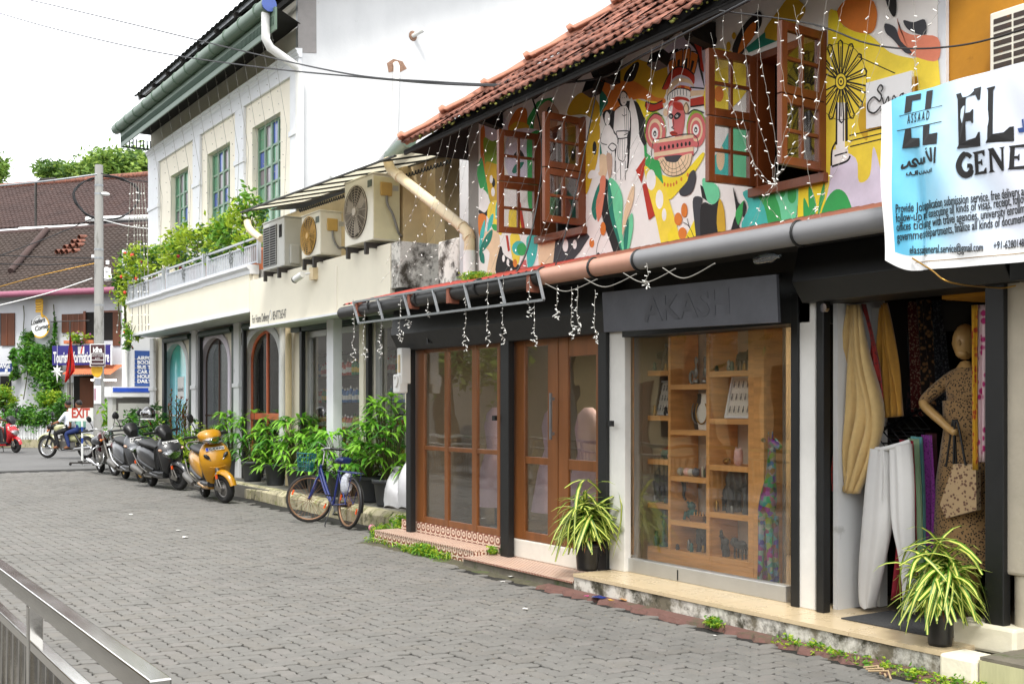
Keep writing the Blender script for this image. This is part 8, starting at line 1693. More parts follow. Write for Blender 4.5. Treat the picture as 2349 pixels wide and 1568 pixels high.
A8 = [[(260, 60), (270, 260), (330, 430), (400, 780), (460, 960), (540, 1010)], [(195, 180), (250, 400), (330, 640), (440, 900), (545, 1010)], [(360, 50), (400, 420), (450, 650), (520, 880), (545, 1010)], [(450, 20), (465, 300), (500, 500), (560, 850), (545, 1010)], [(560, 50), (590, 440), (640, 640), (555, 850), (545, 1010)], [(650, 30), (690, 310), (650, 520), (580, 800), (545, 1010)], [(725, 0), (660, 130), (690, 320), (700, 700), (740, 1000), (800, 1200)], [(830, 0), (790, 270), (750, 680), (640, 800), (545, 1010)], [(920, 0), (870, 240), (820, 450), (700, 750), (500, 1060)], [(1070, 0), (1040, 225), (1000, 650), (910, 860), (860, 960), (700, 1230)], [(1170, 0), (1130, 200), (1070, 430), (990, 650), (910, 870)], [(1300, 0), (1305, 190), (1310, 260), (1300, 480)], [(1440, 0), (1420, 90), (1350, 190), (1310, 270), (1330, 500)], [(545, 1010), (480, 1080), (420, 1250), (300, 1300)], [(545, 1010), (640, 1190), (680, 1240)], [(560, 1000), (500, 1100), (590, 1210), (670, 1245)], [(860, 960), (770, 1150), (670, 1240)], [(500, 1060), (400, 1240), (330, 1295)]]
LB = ['leftmost', 'second', 'third', 'fourth', 'fifth', 'sixth', 'seventh', 'eighth', 'ninth', 'tenth', 'eleventh', 'twelfth', 'thirteenth', 'fourteenth', 'fifteenth', 'sixteenth', 'seventeenth', 'eighteenth', 'nineteenth']
for k, a in enumerate(A7): strand('%s slanting white fairy light strand from the left over the left half of the mural' % LB[k], [c7(*q_) for q_ in a], 5.72, 5.5, GM, k)
for k, a in enumerate(A8): strand('%s white fairy light strand from the left around the right mural window' % LB[k], [c8b(*q_) for q_ in a], 5.72, 5.5 if k < 13 else 5.6, GM, 50 + k)
B3 = [(15, 240, 540), (72, 290, 530), (145, 270, 510), (245, 230, 440), (280, 250, 370), (375, 230, 320), (555, 200, 480), (665, 160, 460), (740, 130, 450), (865, 130, 320), (890, 250, 460), (1000, 170, 330), (1070, 180, 430), (1100, 170, 400), (1185, 190, 450), (1430, 60, 180)]
for k, (x, y0, y1) in enumerate(B3):
 g = random.Random(k); pts = [c3(x, y0), c3(x + g.uniform(-8, 8), y0 + (y1 - y0) * .5), c3(x - 4, y0 + (y1 - y0) * .72), c3(x + 14, y0 + (y1 - y0) * .82), c3(x - 12, y0 + (y1 - y0) * .88), c3(x + 10, y0 + (y1 - y0) * .94), c3(x, y1)]
 strand('%s white fairy light bunch from the left hanging below the lean-to gutter' % LB[k], pts, 5.46, 5.46, 'fairy light bunches below the gutter', 90 + k, .003, .03 if y1 - y0 > 100 else .05)
for k in range(14):
 x = 372 + k * 22; p0 = onX(x, 300, 7.5); p1 = (x - 2, 0); y_ = p0.y; mb = MB(); mb.tube([Vector((7.2, y_, 8.2)), Vector((7.5, y_, 6.5)), Vector((7.45, y_ + .05, 4.5))], .004, 4)
 for j in range(16): mb.ball(Vector((7.25, y_, 8.0 - .22 * j)) + Vector((.02 * j, 0, 0)), .011, 5, 3)
 tag(mb.build('fairy_light_strand', m_ltwire), '%s thin vertical fairy light strand from the left on the green-windowed facade' % LB[k], 'fairy lights', 'fairy light strands on the white facade')
for k, (x0, x1) in enumerate(((292, 268), (308, 302), (316, 318), (322, 326), (330, 334), (338, 341))):
 strand('%s fairy light strand from the left hanging beside the balcony corner' % LB[k], [(300 + 6 * k, 420), (x0, 560), (x1, 760)], 6.8, 6.75, 'fairy light strands at the balcony corner', 130 + k, .008, .16, .02)
fr = thing('metal_sign_frame', 'empty galvanised metal frame fixed along the lean-to gutter', 'frame', onX(1030, 720, 5.45))
u0, u1, l0, l1 = onX(*c3(15, 252), 5.47), onX(*c3(905, 105), 5.47), onX(*c3(42, 352), 5.44), onX(*c3(935, 240), 5.44)
MB().bar(u0, u1, .022).build('rail', m_steel, fr); MB().bar(l0, l1, .022).build('rail', m_steel, fr)
for k in range(7): t_ = k / 6; MB().bar(u0.lerp(u1, t_), l0.lerp(l1, t_), .02).build('strut', m_steel, fr)
for t_ in (.02, .36, .58, .96): p = u0.lerp(u1, t_); MB().box(p.x, p.y - .025, p.z - .16, p.x + .12, p.y + .025, p.z + .01).build('bracket', m_redsheet2, fr)
# ================================================================ CABLES
def cable(label, pts, r=.012, m=m_cable, group='overhead cables'):
 P = [ray(px, py) * s_ + Vector((0, 0, EYE)) for px, py, s_ in pts]; return tag(MB().tube(crv(P, 7), r, 5).build('cable', m), label, 'cable', group)
cable('upper black overhead cable crossing the white gable', [(-20, -15, 30), (75, 2, 28), (300, 55, 24), (560, 118, 20), (800, 170, 15.5), (1000, 188, 13), (1160, 196, 11.6)]); cable('lower black overhead cable crossing the white gable', [(-20, 25, 30), (120, 65, 27), (350, 118, 23), (600, 155, 19), (860, 180, 15), (1000, 192, 13), (1160, 198, 11.6)])
cable('black cable running from the eave knot along the mural house eave', [(1160, 196, 11.6), (1270, 192, 11), (1380, 178, 10), (1470, 130, 9.2), (1600, 62, 8.4), (1720, 0, 7.8)], .011); cable('grey cable dropping from the eave across the left mural window', [(1210, 200, 11.2), (1226, 240, 11.1), (1240, 300, 11), (1242, 400, 10.9), (1210, 570, 10.6), (1170, 645, 10.5)], .009, m_pvc_dk); cable('thin cable sagging over the yellow mural towards the ochre wall', [(1650, 25, 8.1), (1860, 55, 7.6), (1990, 100, 7.2), (2100, 112, 6.9), (2230, 100, 6.6), (2370, 60, 6.3)], .006, m_pvc_dk)
cable('dark cable slanting down from right of the left mural window', [(1375, 175, 10), (1330, 400, 9.9), (1290, 560, 9.8), (1262, 640, 9.75)], .006)
tag(MB().tube([ray(1165, 196) * 11.55 + Vector((.0, .07 * cos(a), EYE + .05 * sin(a * 1.0))) for a in [2 * pi * i / 12 for i in range(12)]], .014, 5, closed=True).build('cable_knot', m_cable), 'knot of coiled cable where the overhead lines meet the eave', 'cable')
for k, (a, b, c, lb) in enumerate((((-10, 427), (110, 415), (222, 400), 'thick twisted cable arriving at the utility pole top from the left'), ((232, 398), (290, 410), (345, 418), 'black cable leaving the utility pole towards the white building'), ((-10, 590), (110, 545), (215, 500), 'sagging cable at mid height left of the utility pole'), ((-10, 585), (110, 590), (216, 592), 'level cable left of the utility pole'), ((-10, 605), (110, 607), (216, 600), 'lower level cable left of the utility pole'), ((-10, 660), (100, 630), (216, 604), 'yellow cable rising to the utility pole'), ((-10, 702), (110, 672), (212, 638), 'pale cable crossing the mauve gutter'), ((238, 505), (290, 518), (345, 525), 'pale cable between utility pole and white building'), ((238, 640), (270, 645), (300, 648), 'short cable right of the utility pole'))):
 cable(lb, [(*a, 38), (*b, 39), (*c, 39.7)], .035 if k == 0 else .018, (m_steel, m_cable, m_cable, m_cable, m_cable, m_brass, m_pvc_wh, m_pvc_wh, m_cable)[k], 'cables at the utility pole')
for k in range(4): cable('%s loose pale wire from the left under the grey gutter' % LB[k], [(1250 + 90 * k, 650 - 12 * k, 9.4 - .5 * k), (1300 + 90 * k, 668 - 10 * k, 9.2 - .5 * k), (1370 + 90 * k, 640 - 12 * k, 8.8 - .5 * k)], .004, m_ltwire, 'loose wires under the gutter')
# ================================================================ MURAL (flat paint on the upper wall)
MUR = {'A': (1376.4, 28.67, .36577), 'B': (1594.3, 0, .36577), 'C': (1078.2, 229.4, .26334), 'D': (1548.4, 0, .4207)}
PC = dict(w='#f0ebe6', o='#d87a2c', y='#d0a626', Y='#efd62c', k='#1b1919', g='#35a352', t='#1d7a66', T='#42b8ae', m='#6fcf9c', p='#dd8365', c='#e6c7a2', r='#b5301c', d='#3b3b3f', l='#d9d0e0', P='#cf6a68', b='#7a5a20', G='#86a83a', q='#c6a58f', h='#f0d442')
PK = list(PC); PM = [mat('mural_' + PC[k][1:], PC[k], .75, var=.16, scale=4, bump=.14, bscale=18) for k in PK]
MS = """C l 105,215 300,160 330,260 290,340 180,370
C o 95,230 130,260 130,560 185,760 150,720 110,560 90,450
C G 120,330 200,360 290,330 295,560 240,880 180,900 150,760 125,500
C y 130,560 230,560 295,560 290,800 230,900 180,890
C g 60,620 100,500 130,640 152,760 150,860 100,810 85,760
C w 80,780 140,800 175,900 150,970 90,960
C k 80,955 130,980 172,915 172,990 120,1015 80,990
C o 75,1000 140,1010 130,1120 95,1230 75,1150
C h 170,900 250,880 292,1000 270,1180 190,1060 150,1010
C c 130,1150 230,1130 260,1250 220,1500 150,1500 170,1330 110,1260
C b e 262,620,32,68
C o e 262,620,20,46
C w e 262,620,9,22
C b e 258,480,26,60
C o e 258,480,15,36
C k e 205,720,14,40
C w e 185,690,14,36
C w e 200,800,16,40
C T 80,1300 90,1150 130,1040 126,1150 100,1260
C t 85,1300 140,1180 195,1130 180,1230 110,1320
C g 190,1085 230,1085 264,1120 230,1140 200,1125
C T 185,1000 205,1000 190,1090 150,1150 160,1060
C T 240,860 262,850 250,960 225,1040 222,950
C t 80,1310 120,1340 125,1420 90,1400
C k 230,1520 255,1300 275,1280 300,1350 430,1440 440,1500
C w e 292,1378,12,32
C w e 330,1412,12,30
C w e 359,1485,10,22
C r! 310,1180 330,1180 348,1310 330,1320
C h 350,1180 430,1180 432,1380 400,1440 370,1390
C o e 392,1420,18,36
C T 500,1190 585,1190 572,1380 510,1480 492,1300
C T e 425,1290,60,64
C g e 450,1300,42,56
C P! 445,1400 490,1390 497,1500 430,1510
C c! 590,1230 745,1200 715,1490 600,1500
C o e 630,1447,16,45
C d! 745,1200 1005,1140 1042,1190 960,1320 830,1470 718,1490
C w e 830,1265,25,58
C w e 912,1257,18,40
C g 470,240 560,60 600,10 730,-10 660,170 570,260
C q 560,270 590,90 680,5 755,70 775,140 720,280
C k e 692,112,24,52
C o 330,260 400,90 490,80 480,240
C y 340,260 400,190 500,210 500,270
C y 880,20 960,-60 1060,-40 1130,60 1120,220 1010,130 850,130
C y 1015,350 1060,190 1130,230 1112,500 1065,680 1010,820 1008,560
C w 1025,670 1060,610 1150,640 1060,685
C c 1115,640 1176,600 1176,680
C w 1045,920 1090,760 1080,880 1060,1010
C t 1100,1045 1058,950 1108,760 1170,680 1178,720 1112,830
C p 1112,1055 1100,880 1176,690 1178,900 1140,1010
C t 1135,380 1150,480 1170,600 1130,570
C k e 1085,420,18,60
C o e 1155,1120,22,58
C o e 1060,1245,22,40
C k l4 1100,1340 1110,1260 1140,1170
C k! 1035,1432 1115,1325 1190,1390 1180,1430
C l 335,290 640,290 640,660 340,660
C k 380,480 430,430 470,480 460,500 400,500
C t 365,620 400,560 470,540 440,600 390,640
C g 505,320 645,320 645,950 515,950 500,600
C w 340,770 490,770 480,870 400,930 340,940
C h 345,950 432,950 440,1140 345,1140
C r! 415,900 440,890 480,1130 450,1130
B h 65,335 250,335 345,520 200,700 62,690
B o e 150,590,30,50
B T 115,1110 150,900 260,790 300,760 260,1110
B m 240,800 352,800 352,1125 250,1125
B c e 160,990,26,80
B w 110,800 220,790 140,960 112,940
A l 395,260 470,180 560,150 650,170 655,490 560,480 420,450
A y 0,400 150,330 230,295 330,320 390,270 425,380 400,540 300,560 200,470 0,430
A Y 225,545 290,560 350,560 400,590 330,640 292,690 262,620
A o 0,405 60,420 150,430 210,430 290,480 345,530 405,540 400,570 300,548 240,542 190,548 160,500 130,560 110,640 60,650 20,630 0,560
A w e 77,460,13,28
A t 0,495 30,510 50,560 20,610 0,650
A k 110,540 160,555 230,560 268,640 292,700 288,850 255,880 215,640 140,600
A k 15,640 60,610 110,640 105,760 60,760
A k 150,430 160,380 200,330 235,310 246,330 232,380 205,430
A w 188,552 212,562 240,680 248,780 288,880 236,990 205,1060 175,1010 178,780
A k 78,760 100,640 190,620 185,900 165,1000 110,960
A w e 148,540,21,46
A k l7 126,540 128,510 148,494 168,512 166,535
A w! 128,590 165,585 188,630 188,740 170,770 172,930 158,1050 98,1050 95,930 112,780 84,740 92,620
A w e 46,664,17,44
A k l6 28,660 30,630 46,618 64,640
A w! 30,710 62,705 108,780 110,830 92,860 96,1000 60,1030 40,1000 45,880 5,815 8,760
A k l4 128,590 92,620 84,740 110,775
A k l4 165,585 188,630 186,740 150,770
A k l3 152,600 158,760
A k l3 166,600 168,760
A k l3 176,606 178,760
A k l5 104,745 180,745 178,780 112,790 104,745
A k l4 116,790 112,900 130,930 155,920 178,790
A k l2 126,795 124,910
A k l2 140,795 142,925
A k l2 156,792 152,915
A k l4 98,930 100,1050
A k l4 128,940 130,1050
A k l4 158,930 158,1050
A k l5 50,845 75,820 104,842 80,870 50,845
A k l4 46,870 58,1010
A k l4 96,870 92,1000
A k l3 72,880 74,1020
A k l4 8,760 5,815 44,830
A k l4 62,705 108,780 110,825
A k l3 138,640 150,650 166,640
A k l2 140,535 144,537
A k l2 152,535 157,537
A k l2 146,565 155,565
A k 540,168 580,155 620,210 640,350 655,470 620,345 600,240
A r 580,160 628,135 640,280 652,370 632,350 622,270
A k! 628,120 660,100 656,235 640,240
A r! 662,100 698,88 694,232 656,235
A o! 428,312 466,292 474,370 436,376
A o! 474,252 518,234 512,348 474,356
A o! 524,236 566,226 558,362 520,350
A o! 572,244 616,266 592,384 558,364
A k l5 428,312 466,292 474,370
A k l5 474,252 518,234 512,345
A k l5 524,236 566,226 556,362
A k l5 572,244 616,266 592,384
A k! 486,300 502,292 500,345 484,350
A k! 534,290 550,286 545,350 530,348
A k! 576,300 592,306 576,368 564,362
A r 388,480 412,440 432,388 480,344 540,350 590,390 588,450 560,412 500,392 450,425 425,480
A k l6 390,478 432,388 480,344 540,350 590,390
A c 418,508 450,440 500,410 565,425 592,472 560,446 500,440 452,482 430,525
A r 452,492 500,458 565,470 562,500 450,516
A o! 480,462 510,456 506,490 478,492
A o! 530,458 562,466 560,496 532,490
A w 424,552 430,512 490,476 562,490 566,532 500,520 440,562
A k l3 440,515 436,550
A k l3 455,500 452,538
A k l3 470,492 468,528
A k l3 486,485 486,520
A k l3 504,482 504,518
A k l3 522,483 524,520
A k l3 542,487 544,526
A k l5 424,552 430,512 490,476 562,490 566,532
A r 430,570 470,530 540,535 560,560 500,548 440,590
A r! 284,592 290,562 340,575 392,552 396,600 330,622 292,612
A k l6 284,592 290,562 340,575 392,552
A k l5 292,612 330,622 396,600
A r! 566,542 652,524 652,578 566,592
A c! 566,492 652,486 652,516 566,526
A k l6 566,470 652,478
A k l6 566,592 652,580
A G e 346,740,68,118
A P e 348,748,64,112
A c e 346,748,44,82
A P e 344,752,34,62
A w e 344,758,20,36
A k e 344,760,10,18
A w e 344,762,4,8
A G e 604,728,62,118
A P e 606,738,58,108
A c e 604,734,40,76
A P e 602,735,31,58
A w e 601,735,19,34
A k e 601,736,10,18
A w e 601,738,4,8
A k l5 284,760 296,690 340,636 390,650
A k l5 548,640 590,610 650,630
A P 424,620 436,580 462,558 512,568 530,630 526,720 502,800 470,822 442,792 428,700
A w 428,625 440,590 456,590 450,650 458,720 470,780 466,818 442,792 430,700
A r 460,565 510,572 522,610 500,615 470,600
A k 428,650 444,632 462,650 446,670
A k 464,650 486,626 508,640 492,666 470,670
A w e 444,652,7,7
A w e 482,650,8,8
A k e 444,652,4,5
A k e 482,650,4,5
A k l4 460,670 462,710 448,722 466,730
A r 438,752 460,744 486,758 466,778 444,768
A k l3 438,758 460,756 486,760
A c e 540,600,17,38
A k l4 540,565 556,600 540,638 524,600 540,565
A c e 410,628,14,24
A P! 334,802 586,764 586,896 340,926
A c! 334,802 586,764 586,786 335,822
A c! 338,880 586,842 586,868 339,906
A k l4 334,802 586,764 586,896 340,926 334,802
A k e 380,852,7,14
A k e 406,848,7,14
A k e 432,842,7,14
A k e 458,838,7,14
A k e 486,833,7,14
A k e 512,829,7,14
A k e 538,825,7,14
A k e 562,822,7,14
A d 395,908 440,898 512,896 502,930 450,942 410,930
A c 362,926 400,908 420,934 480,938 515,900 578,888 562,960 512,1012 450,1026 400,1002
A k l3 362,926 400,1002 450,1026 512,1012 562,960 578,888
A k l2 380,925 415,985 455,1005 505,990 545,945 556,892
A k l2 392,920 425,965 460,982 500,965 530,930 538,896
A k l2 400,1000 420,930
A k l2 425,1015 436,938
A k l2 450,1025 455,938
A k l2 480,1020 475,938
A k l2 512,1010 490,935
A k l2 540,985 505,915
A k l2 375,950 400,925
A Y 378,1020 450,1034 520,1016 570,960 640,880 652,902 604,985 542,1062 482,1132 432,1172 400,1090
A o e 405,1078,6,13
A o e 425,1082,6,13
A o e 444,1082,6,13
A o e 462,1078,6,13
A o e 480,1066,6,13
A o e 510,1045,6,13
A o e 550,1018,6,13
A d 498,1112 540,1072 560,1012 590,988 602,1040 580,1120 540,1150 505,1146
A g! 275,840 290,825 292,880 340,922 372,932 398,1072 384,1076 366,1038 356,1062 336,990 312,1006 282,950
A r! 224,990 286,900 282,962 260,1072
A r! 264,1082 290,1062 346,1270 305,1302
A h 278,965 330,1002 400,1085 432,1172 505,1462 402,1490 352,1300 300,1100
A w e 320,1050,30,65
A w e 373,1172,24,60
A w e 402,1268,14,40
A Y! 424,1390 465,1330 512,1455 602,1280 612,1455 432,1482
A o e 528,1240,20,45
A o e 490,1295,25,40
A o e 517,1385,27,38
A k l3 606,1452 560,1345 520,1315
A k l3 600,1452 545,1400
A k l3 560,1345 545,1290
A d 584,1165 642,1165 628,1250 645,1452 612,1452 590,1300
A k 628,1250 652,1190 700,1205 752,1180 765,1260 734,1350 752,1442 642,1452
A m 645,1040 700,1060 742,1100 748,1160 712,1202 670,1180 646,1110
A k! 628,1080 646,1092 672,1182 640,1160
A y 748,1170 780,1250 786,1432 756,1432 732,1320
A c 0,895 40,900 50,960 30,1030 0,1010
A q 40,890 75,900 72,1000 55,1040
A k 18,1060 52,1060 45,1180 92,1370 142,1540 112,1568 60,1430 8,1250
A p 0,1050 36,1040 20,1200 0,1285
A o e 18,1355,18,42
A m 60,1038 112,1080 142,1180 137,1350 162,1540 100,1400 58,1250 50,1120
A t 50,1050 75,1150 90,1280 150,1540 100,1400 58,1250
A c 212,1076 208,1180 172,1290 140,1395 146,1280 176,1150
A m 200,1258 207,1350 182,1480 155,1545 148,1420 165,1320
A t 165,1320 180,1300 176,1420 157,1540 148,1420
B k 232,312 300,165 402,72 414,160 335,270 290,345
B o 268,332 312,200 378,135 372,220 312,300
B k e 122,252,15,30
B y e 244,226,13,22
B y e 210,290,14,28
B y 440,180 520,70 600,-20 690,45 660,125 560,200 520,255 440,240
B t! 318,302 440,200 442,240 512,258 335,332
B T 300,1205 400,1195 442,1300 485,1452 380,1482 290,1420 335,1300
B g 375,1198 500,1168 532,1300 562,1452 480,1462 432,1290
B m 498,1168 652,1148 642,1300 612,1445 558,1445 530,1300
B g e 608,1220,28,55
B g e 550,1205,15,30
B Y! 650,1142 832,1098 866,1200 800,1395 640,1435
B g 684,1240 722,1330 726,1412 690,1422 679,1330
B g 714,1168 752,1240 758,1330 732,1412 714,1300
B g 812,1138 822,1200 792,1300 766,1402 780,1250
B k 218,1502 242,1380 258,1330 238,1175 266,1260 292,1300 272,1400 302,1482
B g 255,1330 310,1255 296,1345 270,1410
B k 305,1260 322,1300 310,1360 298,1345
B k! 340,1480 362,1420 382,1420 358,1478
D h 826,330 834,250 838,70 870,60 880,110 940,155 1060,190 1170,285 1300,320 1436,335 1440,1215 1165,1215 960,1235 826,1230
D o 880,85 918,12 980,-10 1072,0 1102,82 1070,180 950,160
D Y 850,80 880,60 900,120 960,170 1060,195 1080,260 900,250 840,220
D p 1210,96 1224,150 1290,190 1432,205 1432,330 1310,310 1215,250 1218,150
D d 1143,130 1200,150 1232,225 1292,285 1255,288 1188,215 1150,180
D d 1245,112 1300,122 1362,108 1364,190 1275,165
D k 1150,-10 1202,-10 1206,70 1190,92 1165,50
D l 868,830 985,862 1002,990 1062,958 1082,800 1122,930 1160,1100 1162,1222 832,1232 842,1000
D y 1000,640 1040,560 1050,760 1010,720
D g 800,1222 820,1100 880,1032 940,1070 966,1212
D w! 876,560 926,560 926,812 876,812
D w! 852,820 940,800 950,870 856,910
D k l7 852,905 856,820 880,770
D k l7 856,908 935,880 955,850
D k l7 882,560 880,790
D k l10 934,560 936,770
D k l4 918,590 918,770
D k l5 870,850 940,830
D k l4 950,740 1160,690
D k l4 950,770 1160,720
D k l4 955,800 1160,750
D k l3 1000,310 1200,400"""
mur = MB(); lay = [0]
def sp3(cr, x, y, d): a, b, s_ = MUR[cr]; return onX(a + s_ * x, b + s_ * y, XM - d)
for ln in MS.split('\n'):
 f = ln.split(); cr, col, pts = f[0], f[1], f[2:]; lay[0] += 1; d = .0012 + .00003 * lay[0]; mur.mi = PK.index(col[0])
 if pts[0] == 'e':
  cx, cy, ra_, rb_ = map(float, pts[1].split(',')); P = [(cx + ra_ * cos(2 * pi * k / 20), cy + rb_ * sin(2 * pi * k / 20)) for k in range(20)]
 else:
  st_w = float(pts[0][1:]) if pts[0][0] == 'l' else 0
  P = [tuple(map(float, q_.split(','))) for q_ in (pts[1:] if st_w else pts)]
  if st_w:
   Q = [sp3(cr, q_[0], q_[1], d) for q_ in (crv(P, 4) if len(P) > 2 else [Vector(q_) for q_ in P])]; mur.strip(Q, st_w * MUR[cr][2] * .0055, (-1, 0, 0)); continue
  if '!' not in col: P = [tuple(q_) for q_ in crv(P, 4, True)]
 mur.add([sp3(cr, x, y, d) for x, y in P], [list(range(len(P)))])
cxw, cyw = 905, 445
for k in range(14):
 a = 2 * pi * k / 14 + .2; lay[0] += 1; d = .0012 + .00003 * lay[0]; e = lambda r_, da: sp3('D', cxw + 145 * r_ * cos(a + da), cyw + 225 * r_ * sin(a + da), d)
 for da in (-.09, .09): mur.mi = PK.index('k'); mur.strip([e(.2, da * 2), e(.95, da)], .012, (-1, 0, 0))
 mur.strip([e(.95, -.09), e(1, 0), e(.95, .09)], .012, (-1, 0, 0)); mur.strip([e(.35, 0), e(.85, .02)], .007, (-1, 0, 0))
for col, r_ in (('k', .22), ('h', .19), ('k', .12), ('h', .085), ('k', .035)):
 lay[0] += 1; d = .0014 + .00003 * lay[0]; mur.mi = PK.index(col); mur.add([sp3('D', cxw + 150 * r_ * cos(2 * pi * q_ / 20), cyw + 225 * r_ * sin(2 * pi * q_ / 20), d) for q_ in range(20)], [list(range(20))])
d = .0012 + .00003 * lay[0]; mur.mi = PK.index('k'); mur.strip([sp3('D', cxw + 140 * cos(q_), cyw + 210 * sin(q_), d) for q_ in [2 * pi * i / 40 for i in range(41)]], .004, (-1, 0, 0))
keep = []
for fc in mur.f:
 c = sum((Vector(mur.v[i]) for i in fc), Vector()) / len(fc); keep.append(not (any(a + .0 < c.y < b and WZ[0] < c.z < WZ[1] for a, b in (WL, WR)) or c.y < 4.78 or c.y > 10.68))
mur.m = [m for m, k in zip(mur.m, keep) if k]; mur.sm = [m for m, k in zip(mur.sm, keep) if k]; mur.f = [m for m, k in zip(mur.f, keep) if k]
tag(mur.build('mural_painting', PM, house), kind='stuff')
# ================================================================ EXIT SIGN, RAILING, SACKS, LITTER, SWITCH BOX, OPPOSITE SIDE
m_exred = mat('exit_red', '#b03a28', .5); e0 = onZ(188, 1067); ex_ = thing('exit_sign', 'white EXIT sign on a blue-banded post with a wheeled base', 'sign', e0)
def EP(x, y): return onP(*c8(x, y), e0, (-ST, -CT, 0))
a, b = EP(612, 1078), EP(834, 1196); Mx = axes(RGT, (0, 0, 1), -FWD)
MB().prism([EP(612, 1080), EP(834, 1076), EP(834, 1194), EP(614, 1196)], FWD * .04).build('board', mat('exit_board_white', '#d9d8d4', .5, var=.05, dirt=('#8a7a60', .1, 8)), ex_)
p0 = EP(640, 1162) - FWD * .004; text_mb('EXIT', .35, Mx, p0, width=(EP(802, 1160) - EP(640, 1162)).length, bold=.012).build('lettering', m_exred, ex_)
zt = EP(728, 1196).z
for k in range(8): z0, z1 = zt * k / 8, zt * (k + 1) / 8; MB().lathe([(.028, z0), (.028, z1)], e0 + FWD * .02, 10).build('post_band', mat('post_blue', '#24459a', .5) if k in (4, 6) else m_signw, ex_)
MB().bar(e0 - RGT * .33 + Vector((0, 0, .07)), e0 + RGT * .33 + Vector((0, 0, .07)), .04).bar(e0 - FWD * .25 + Vector((0, 0, .11)), e0 + FWD * .25 + Vector((0, 0, .11)), .04).build('base', m_brk, ex_)
for s_ in (-1, 1): MB().lathe([(.035, -.015), (.035, .015)], e0 + RGT * .31 * s_ + Vector((0, 0, .036)), 10, Rx(pi / 2)).build('caster', m_rubber, ex_)
ra = thing('steel_railing', 'stainless steel railing with flat balusters in the near left corner', 'railing', (.7, 8, 0))
def rail_bar(name, y0, y1, z0, z1, w_=.05): return bx(name, m_stainless, ra, .7 - w_ / 2, y0, z0, .7 + w_ / 2, y1, z1, bevel=.004)
rail_bar('top_rail', 2.52, 22, .945, 1.0); rail_bar('mid_rail', 2.6, 22, .80, .835, .04); rail_bar('bottom_rail', 2.6, 22, .12, .155, .04)
for k in range(13): rail_bar('post', 4.0 + 1.5 * k - .025, 4.0 + 1.5 * k + .025, 0, .945, .045) if k else rail_bar('post', 3.975, 4.025, 0, .945, .045)
bal = None
for k in range(160):
 y = 2.66 + k * .12
 if any(abs(y - 4.0 - 1.5 * q_) < .05 for q_ in range(14)): continue
 if bal is None: bal = rail_bar('baluster', y - .006, y + .006, .155, .80, .03); yb0 = y
 else: c = bal.copy(); COL.objects.link(c); c.location = (0, y - yb0, 0)
m_sack = mat('white_woven_sack', '#cfcfd2', .6, var=.06, bump=.35, bscale=9)
def sack(label, px, py, w_, h_, seed, tie=True):
 p = onZ(px, py, .214); c = Vector((max(p.x, 6.85) + .16, p.y, .214)); t = thing('sack', label, 'sack', c, group='white sacks'); g = random.Random(seed); rg = []
 for i in range(12):
  u = i / 11; r_ = w_ * (1.05 + .12 * sin(pi * u) - .75 * u ** 3.2)
  rg.append([c + Vector((r_ * cos(a) * .8 * (1 + .1 * sin(3 * a + seed + u * 4) + g.uniform(-.03, .03)), r_ * sin(a) * (1 + .1 * sin(4 * a + u * 9) + g.uniform(-.03, .03)), h_ * u + .03 * sin(2 * a + 1))) for a in [2 * pi * k / 20 for k in range(20)]])
 if tie:
  for u, rr in ((1.02, .07), (1.06, .03), (1.1, .05), (1.17, .075), (1.19, .03)): rg.append([c + Vector((rr * cos(a), rr * sin(a) * (1 + .3 * sin(3 * a)), h_ * u)) for a in [2 * pi * k / 20 for k in range(20)]])
 MB().loft(rg).build('bag', m_sack, t)
sack('tied white woven sack on the kerb beside the black shop post', 885, 1163, .185, .47, 1); sack('taller white sack half hidden by the black shop post', 918, 1166, .20, .62, 2, False)
tag(MB().ball(onZ(853, 1218) + Vector((0, 0, .045)), .045, 14, 10).build('pink_ball', mat('pink_rubber', '#d9829a', .5, var=.15)), 'small pink ball on the ground beside the patterned step', 'ball')
p = onX(922, 830, 6.0); t = thing('switch_box', 'white electric switch box with coiled cable on the black shop post', 'switch box', p)
bx('box', m_pvc_wh, t, 5.96, p.y - .07, p.z - .25, 6.08, p.y + .05, p.z + .16, bevel=.01); bx('meter', m_pvc_wh, t, 5.93, p.y - .06, p.z - .36, 6.05, p.y + .1, p.z - .14, bevel=.02); bx('switch', m_pvc_cr, t, 5.945, p.y - .035, p.z - .12, 5.959, p.y + .0, p.z + .08)
MB().tube([(5.92, p.y + .04 * cos(a), p.z - .22 + .06 * sin(a)) for a in [.6 + .5 * k for k in range(10)]], .012, 6).build('cable_loop', m_pvc_wh, t)
def scrap(name, label, px, py, m, s_, z=.006, seed=0, X=None):
 g = random.Random(seed); p = onZ(px, py, z); mb = MB(); n = 7; ps = [p + Vector((s_ * g.uniform(.5, 1) * cos(2 * pi * k / n), s_ * 1.4 * g.uniform(.5, 1) * sin(2 * pi * k / n), g.uniform(.001, s_ * .35))) for k in range(n)]
 mb.add(ps + [p + Vector((0, 0, s_ * .3))], [[i, (i + 1) % n, n] for i in range(n)]); return tag(mb.build(name, m), label, 'litter', 'litter on the ground')
m_paper = mat('paper_scrap', '#dad8d2', .8); 
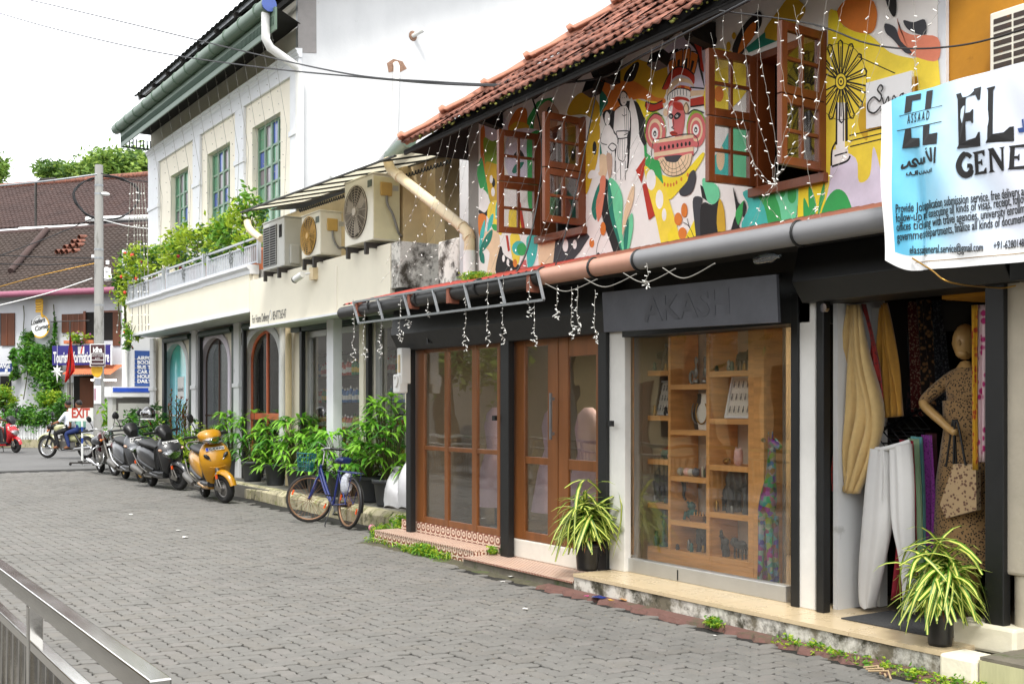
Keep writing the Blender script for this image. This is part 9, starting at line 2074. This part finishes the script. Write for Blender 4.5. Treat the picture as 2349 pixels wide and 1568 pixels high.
for k, (px, py, s_, lb) in enumerate(((1172, 1322, .03, 'torn white paper scrap left of the drain edge'), (1153, 1334, .03, 'flat white paper scrap near the lower step'), (1205, 1396, .028, 'white paper strip on the pavers by the lower step'), (410, 1217, .05, 'white scrap in the middle of the street'), (425, 1232, .05, 'pale chalky scrap in the middle of the street'), (300, 1180, .04, 'yellowish scrap on the pavers'), (1640, 1457, .015, 'tiny white scrap near the red drain edge'), (1100, 1302, .03, 'white scrap below the patterned step'), (1040, 1268, .03, 'pale scrap under the step weeds'))): scrap('paper_scrap', lb, px, py, m_paper, s_, seed=k)
scrap('sweet_wrapper', 'crumpled blue and purple sweet wrapper at the platform foot', 1375, 1370, mat('blue_foil', '#23357a', .25, metal=.3, var=.3), .07, .03, 31); scrap('sweet_wrapper', 'small yellow wrapper beside the blue one', 1402, 1377, m_yel, .03, .02, 32); scrap('sweet_wrapper', 'small magenta wrapper beside the blue one', 1345, 1367, mat('magenta_foil', '#a8206a', .3, var=.3), .03, .03, 34); scrap('dry_leaf', 'curled brown leaf at the platform foot', 1430, 1377, mat('dry_leaf', '#a87a48', .8), .05, .03, 33)
for k in range(3): p = onZ(2020 + 12 * k, 1545 + 6 * k, .02); tag(MB().tube([p, p + Vector((.05, .06, .03)), p + Vector((.02, .14 + .02 * k, .01))], .007, 5).build('dry_twig', mat('dry_palm_stalk', '#a58e6c', .8)), ('leftmost dry stalk in the moss by the platform', 'middle dry stalk in the moss by the platform', 'rightmost dry stalk in the moss by the platform')[k], 'litter', 'dry stalks')
p = onX(1760, 592, 5.7); tag(MB().tube([p + Vector((0, .1, 0)), p + Vector((0, -.06, 0)), p + Vector((0, -.09, 0)), p + Vector((0, -.12, 0))], [.036, .036, .015, .013], 12).build('plastic_bottle', glass('bottle_plastic', (.8, .87, .93), 1.4, .15)), 'clear plastic bottle wedged under the grey gutter', 'bottle')
for k, (px, py) in enumerate(((1608, 145), (1262, 370))): p = onX(*((1374, 200) if k == 0 else (1270, 345)), 6.1); p = onX(1376.4 + .36577 * 370, 28.67 + .36577 * 300, 6.15) if k == 0 else onX(860.2 + .4205 * 1190, .4205 * 480, 6.15); tag(MB().obox(p, (.1, .16, .11), Ry(.4)).bar(p, p + Vector((.2, 0, .12)), .02).build('flood_lamp', m_black), ('black flood lamp under the eave left of the painted mask', 'black flood lamp under the eave right of the left window')[k], 'lamp', 'flood lamps')
op = thing('opposite_house', 'plain house across the street, mirrored in the shop glass', 'building', (-6, 9, 0)); bx('wall', m_cream3, op, -9, -2, 0, -5, 24, 3.4); MB().prism([(-4.2, -2.5, 3.3), (-9, -2.5, 5.6), (-9, -2.5, 5.5), (-4.2, -2.5, 3.18)], (0, 27, 0)).build('roof', m_fart2, op)
bx('wall', m_wallgrey, op, -9, 24.1, 0, -5, 62, 6)
for k in range(6): bx('window', m_dark, op, -4.99, 1 + 3.6 * k, .9, -4.95, 2.6 + 3.6 * k, 2.4); bx('door', m_shut, op, -4.99, 3 + 3.6 * k, 0, -4.94, 3.9 + 3.6 * k, 2.2)
tree('leafy tree mirrored in the grocery glass', (-3, 27, 0), 6, (2, 2.6, 2), 1500, .16, 901, m_far_leaf, None)
tree('tree across the street, mirrored in the shop glass', (-3.4, 17, 0), 6.5, (1.8, 2.2, 1.8), 1600, .16, 900, m_far_leaf, None)
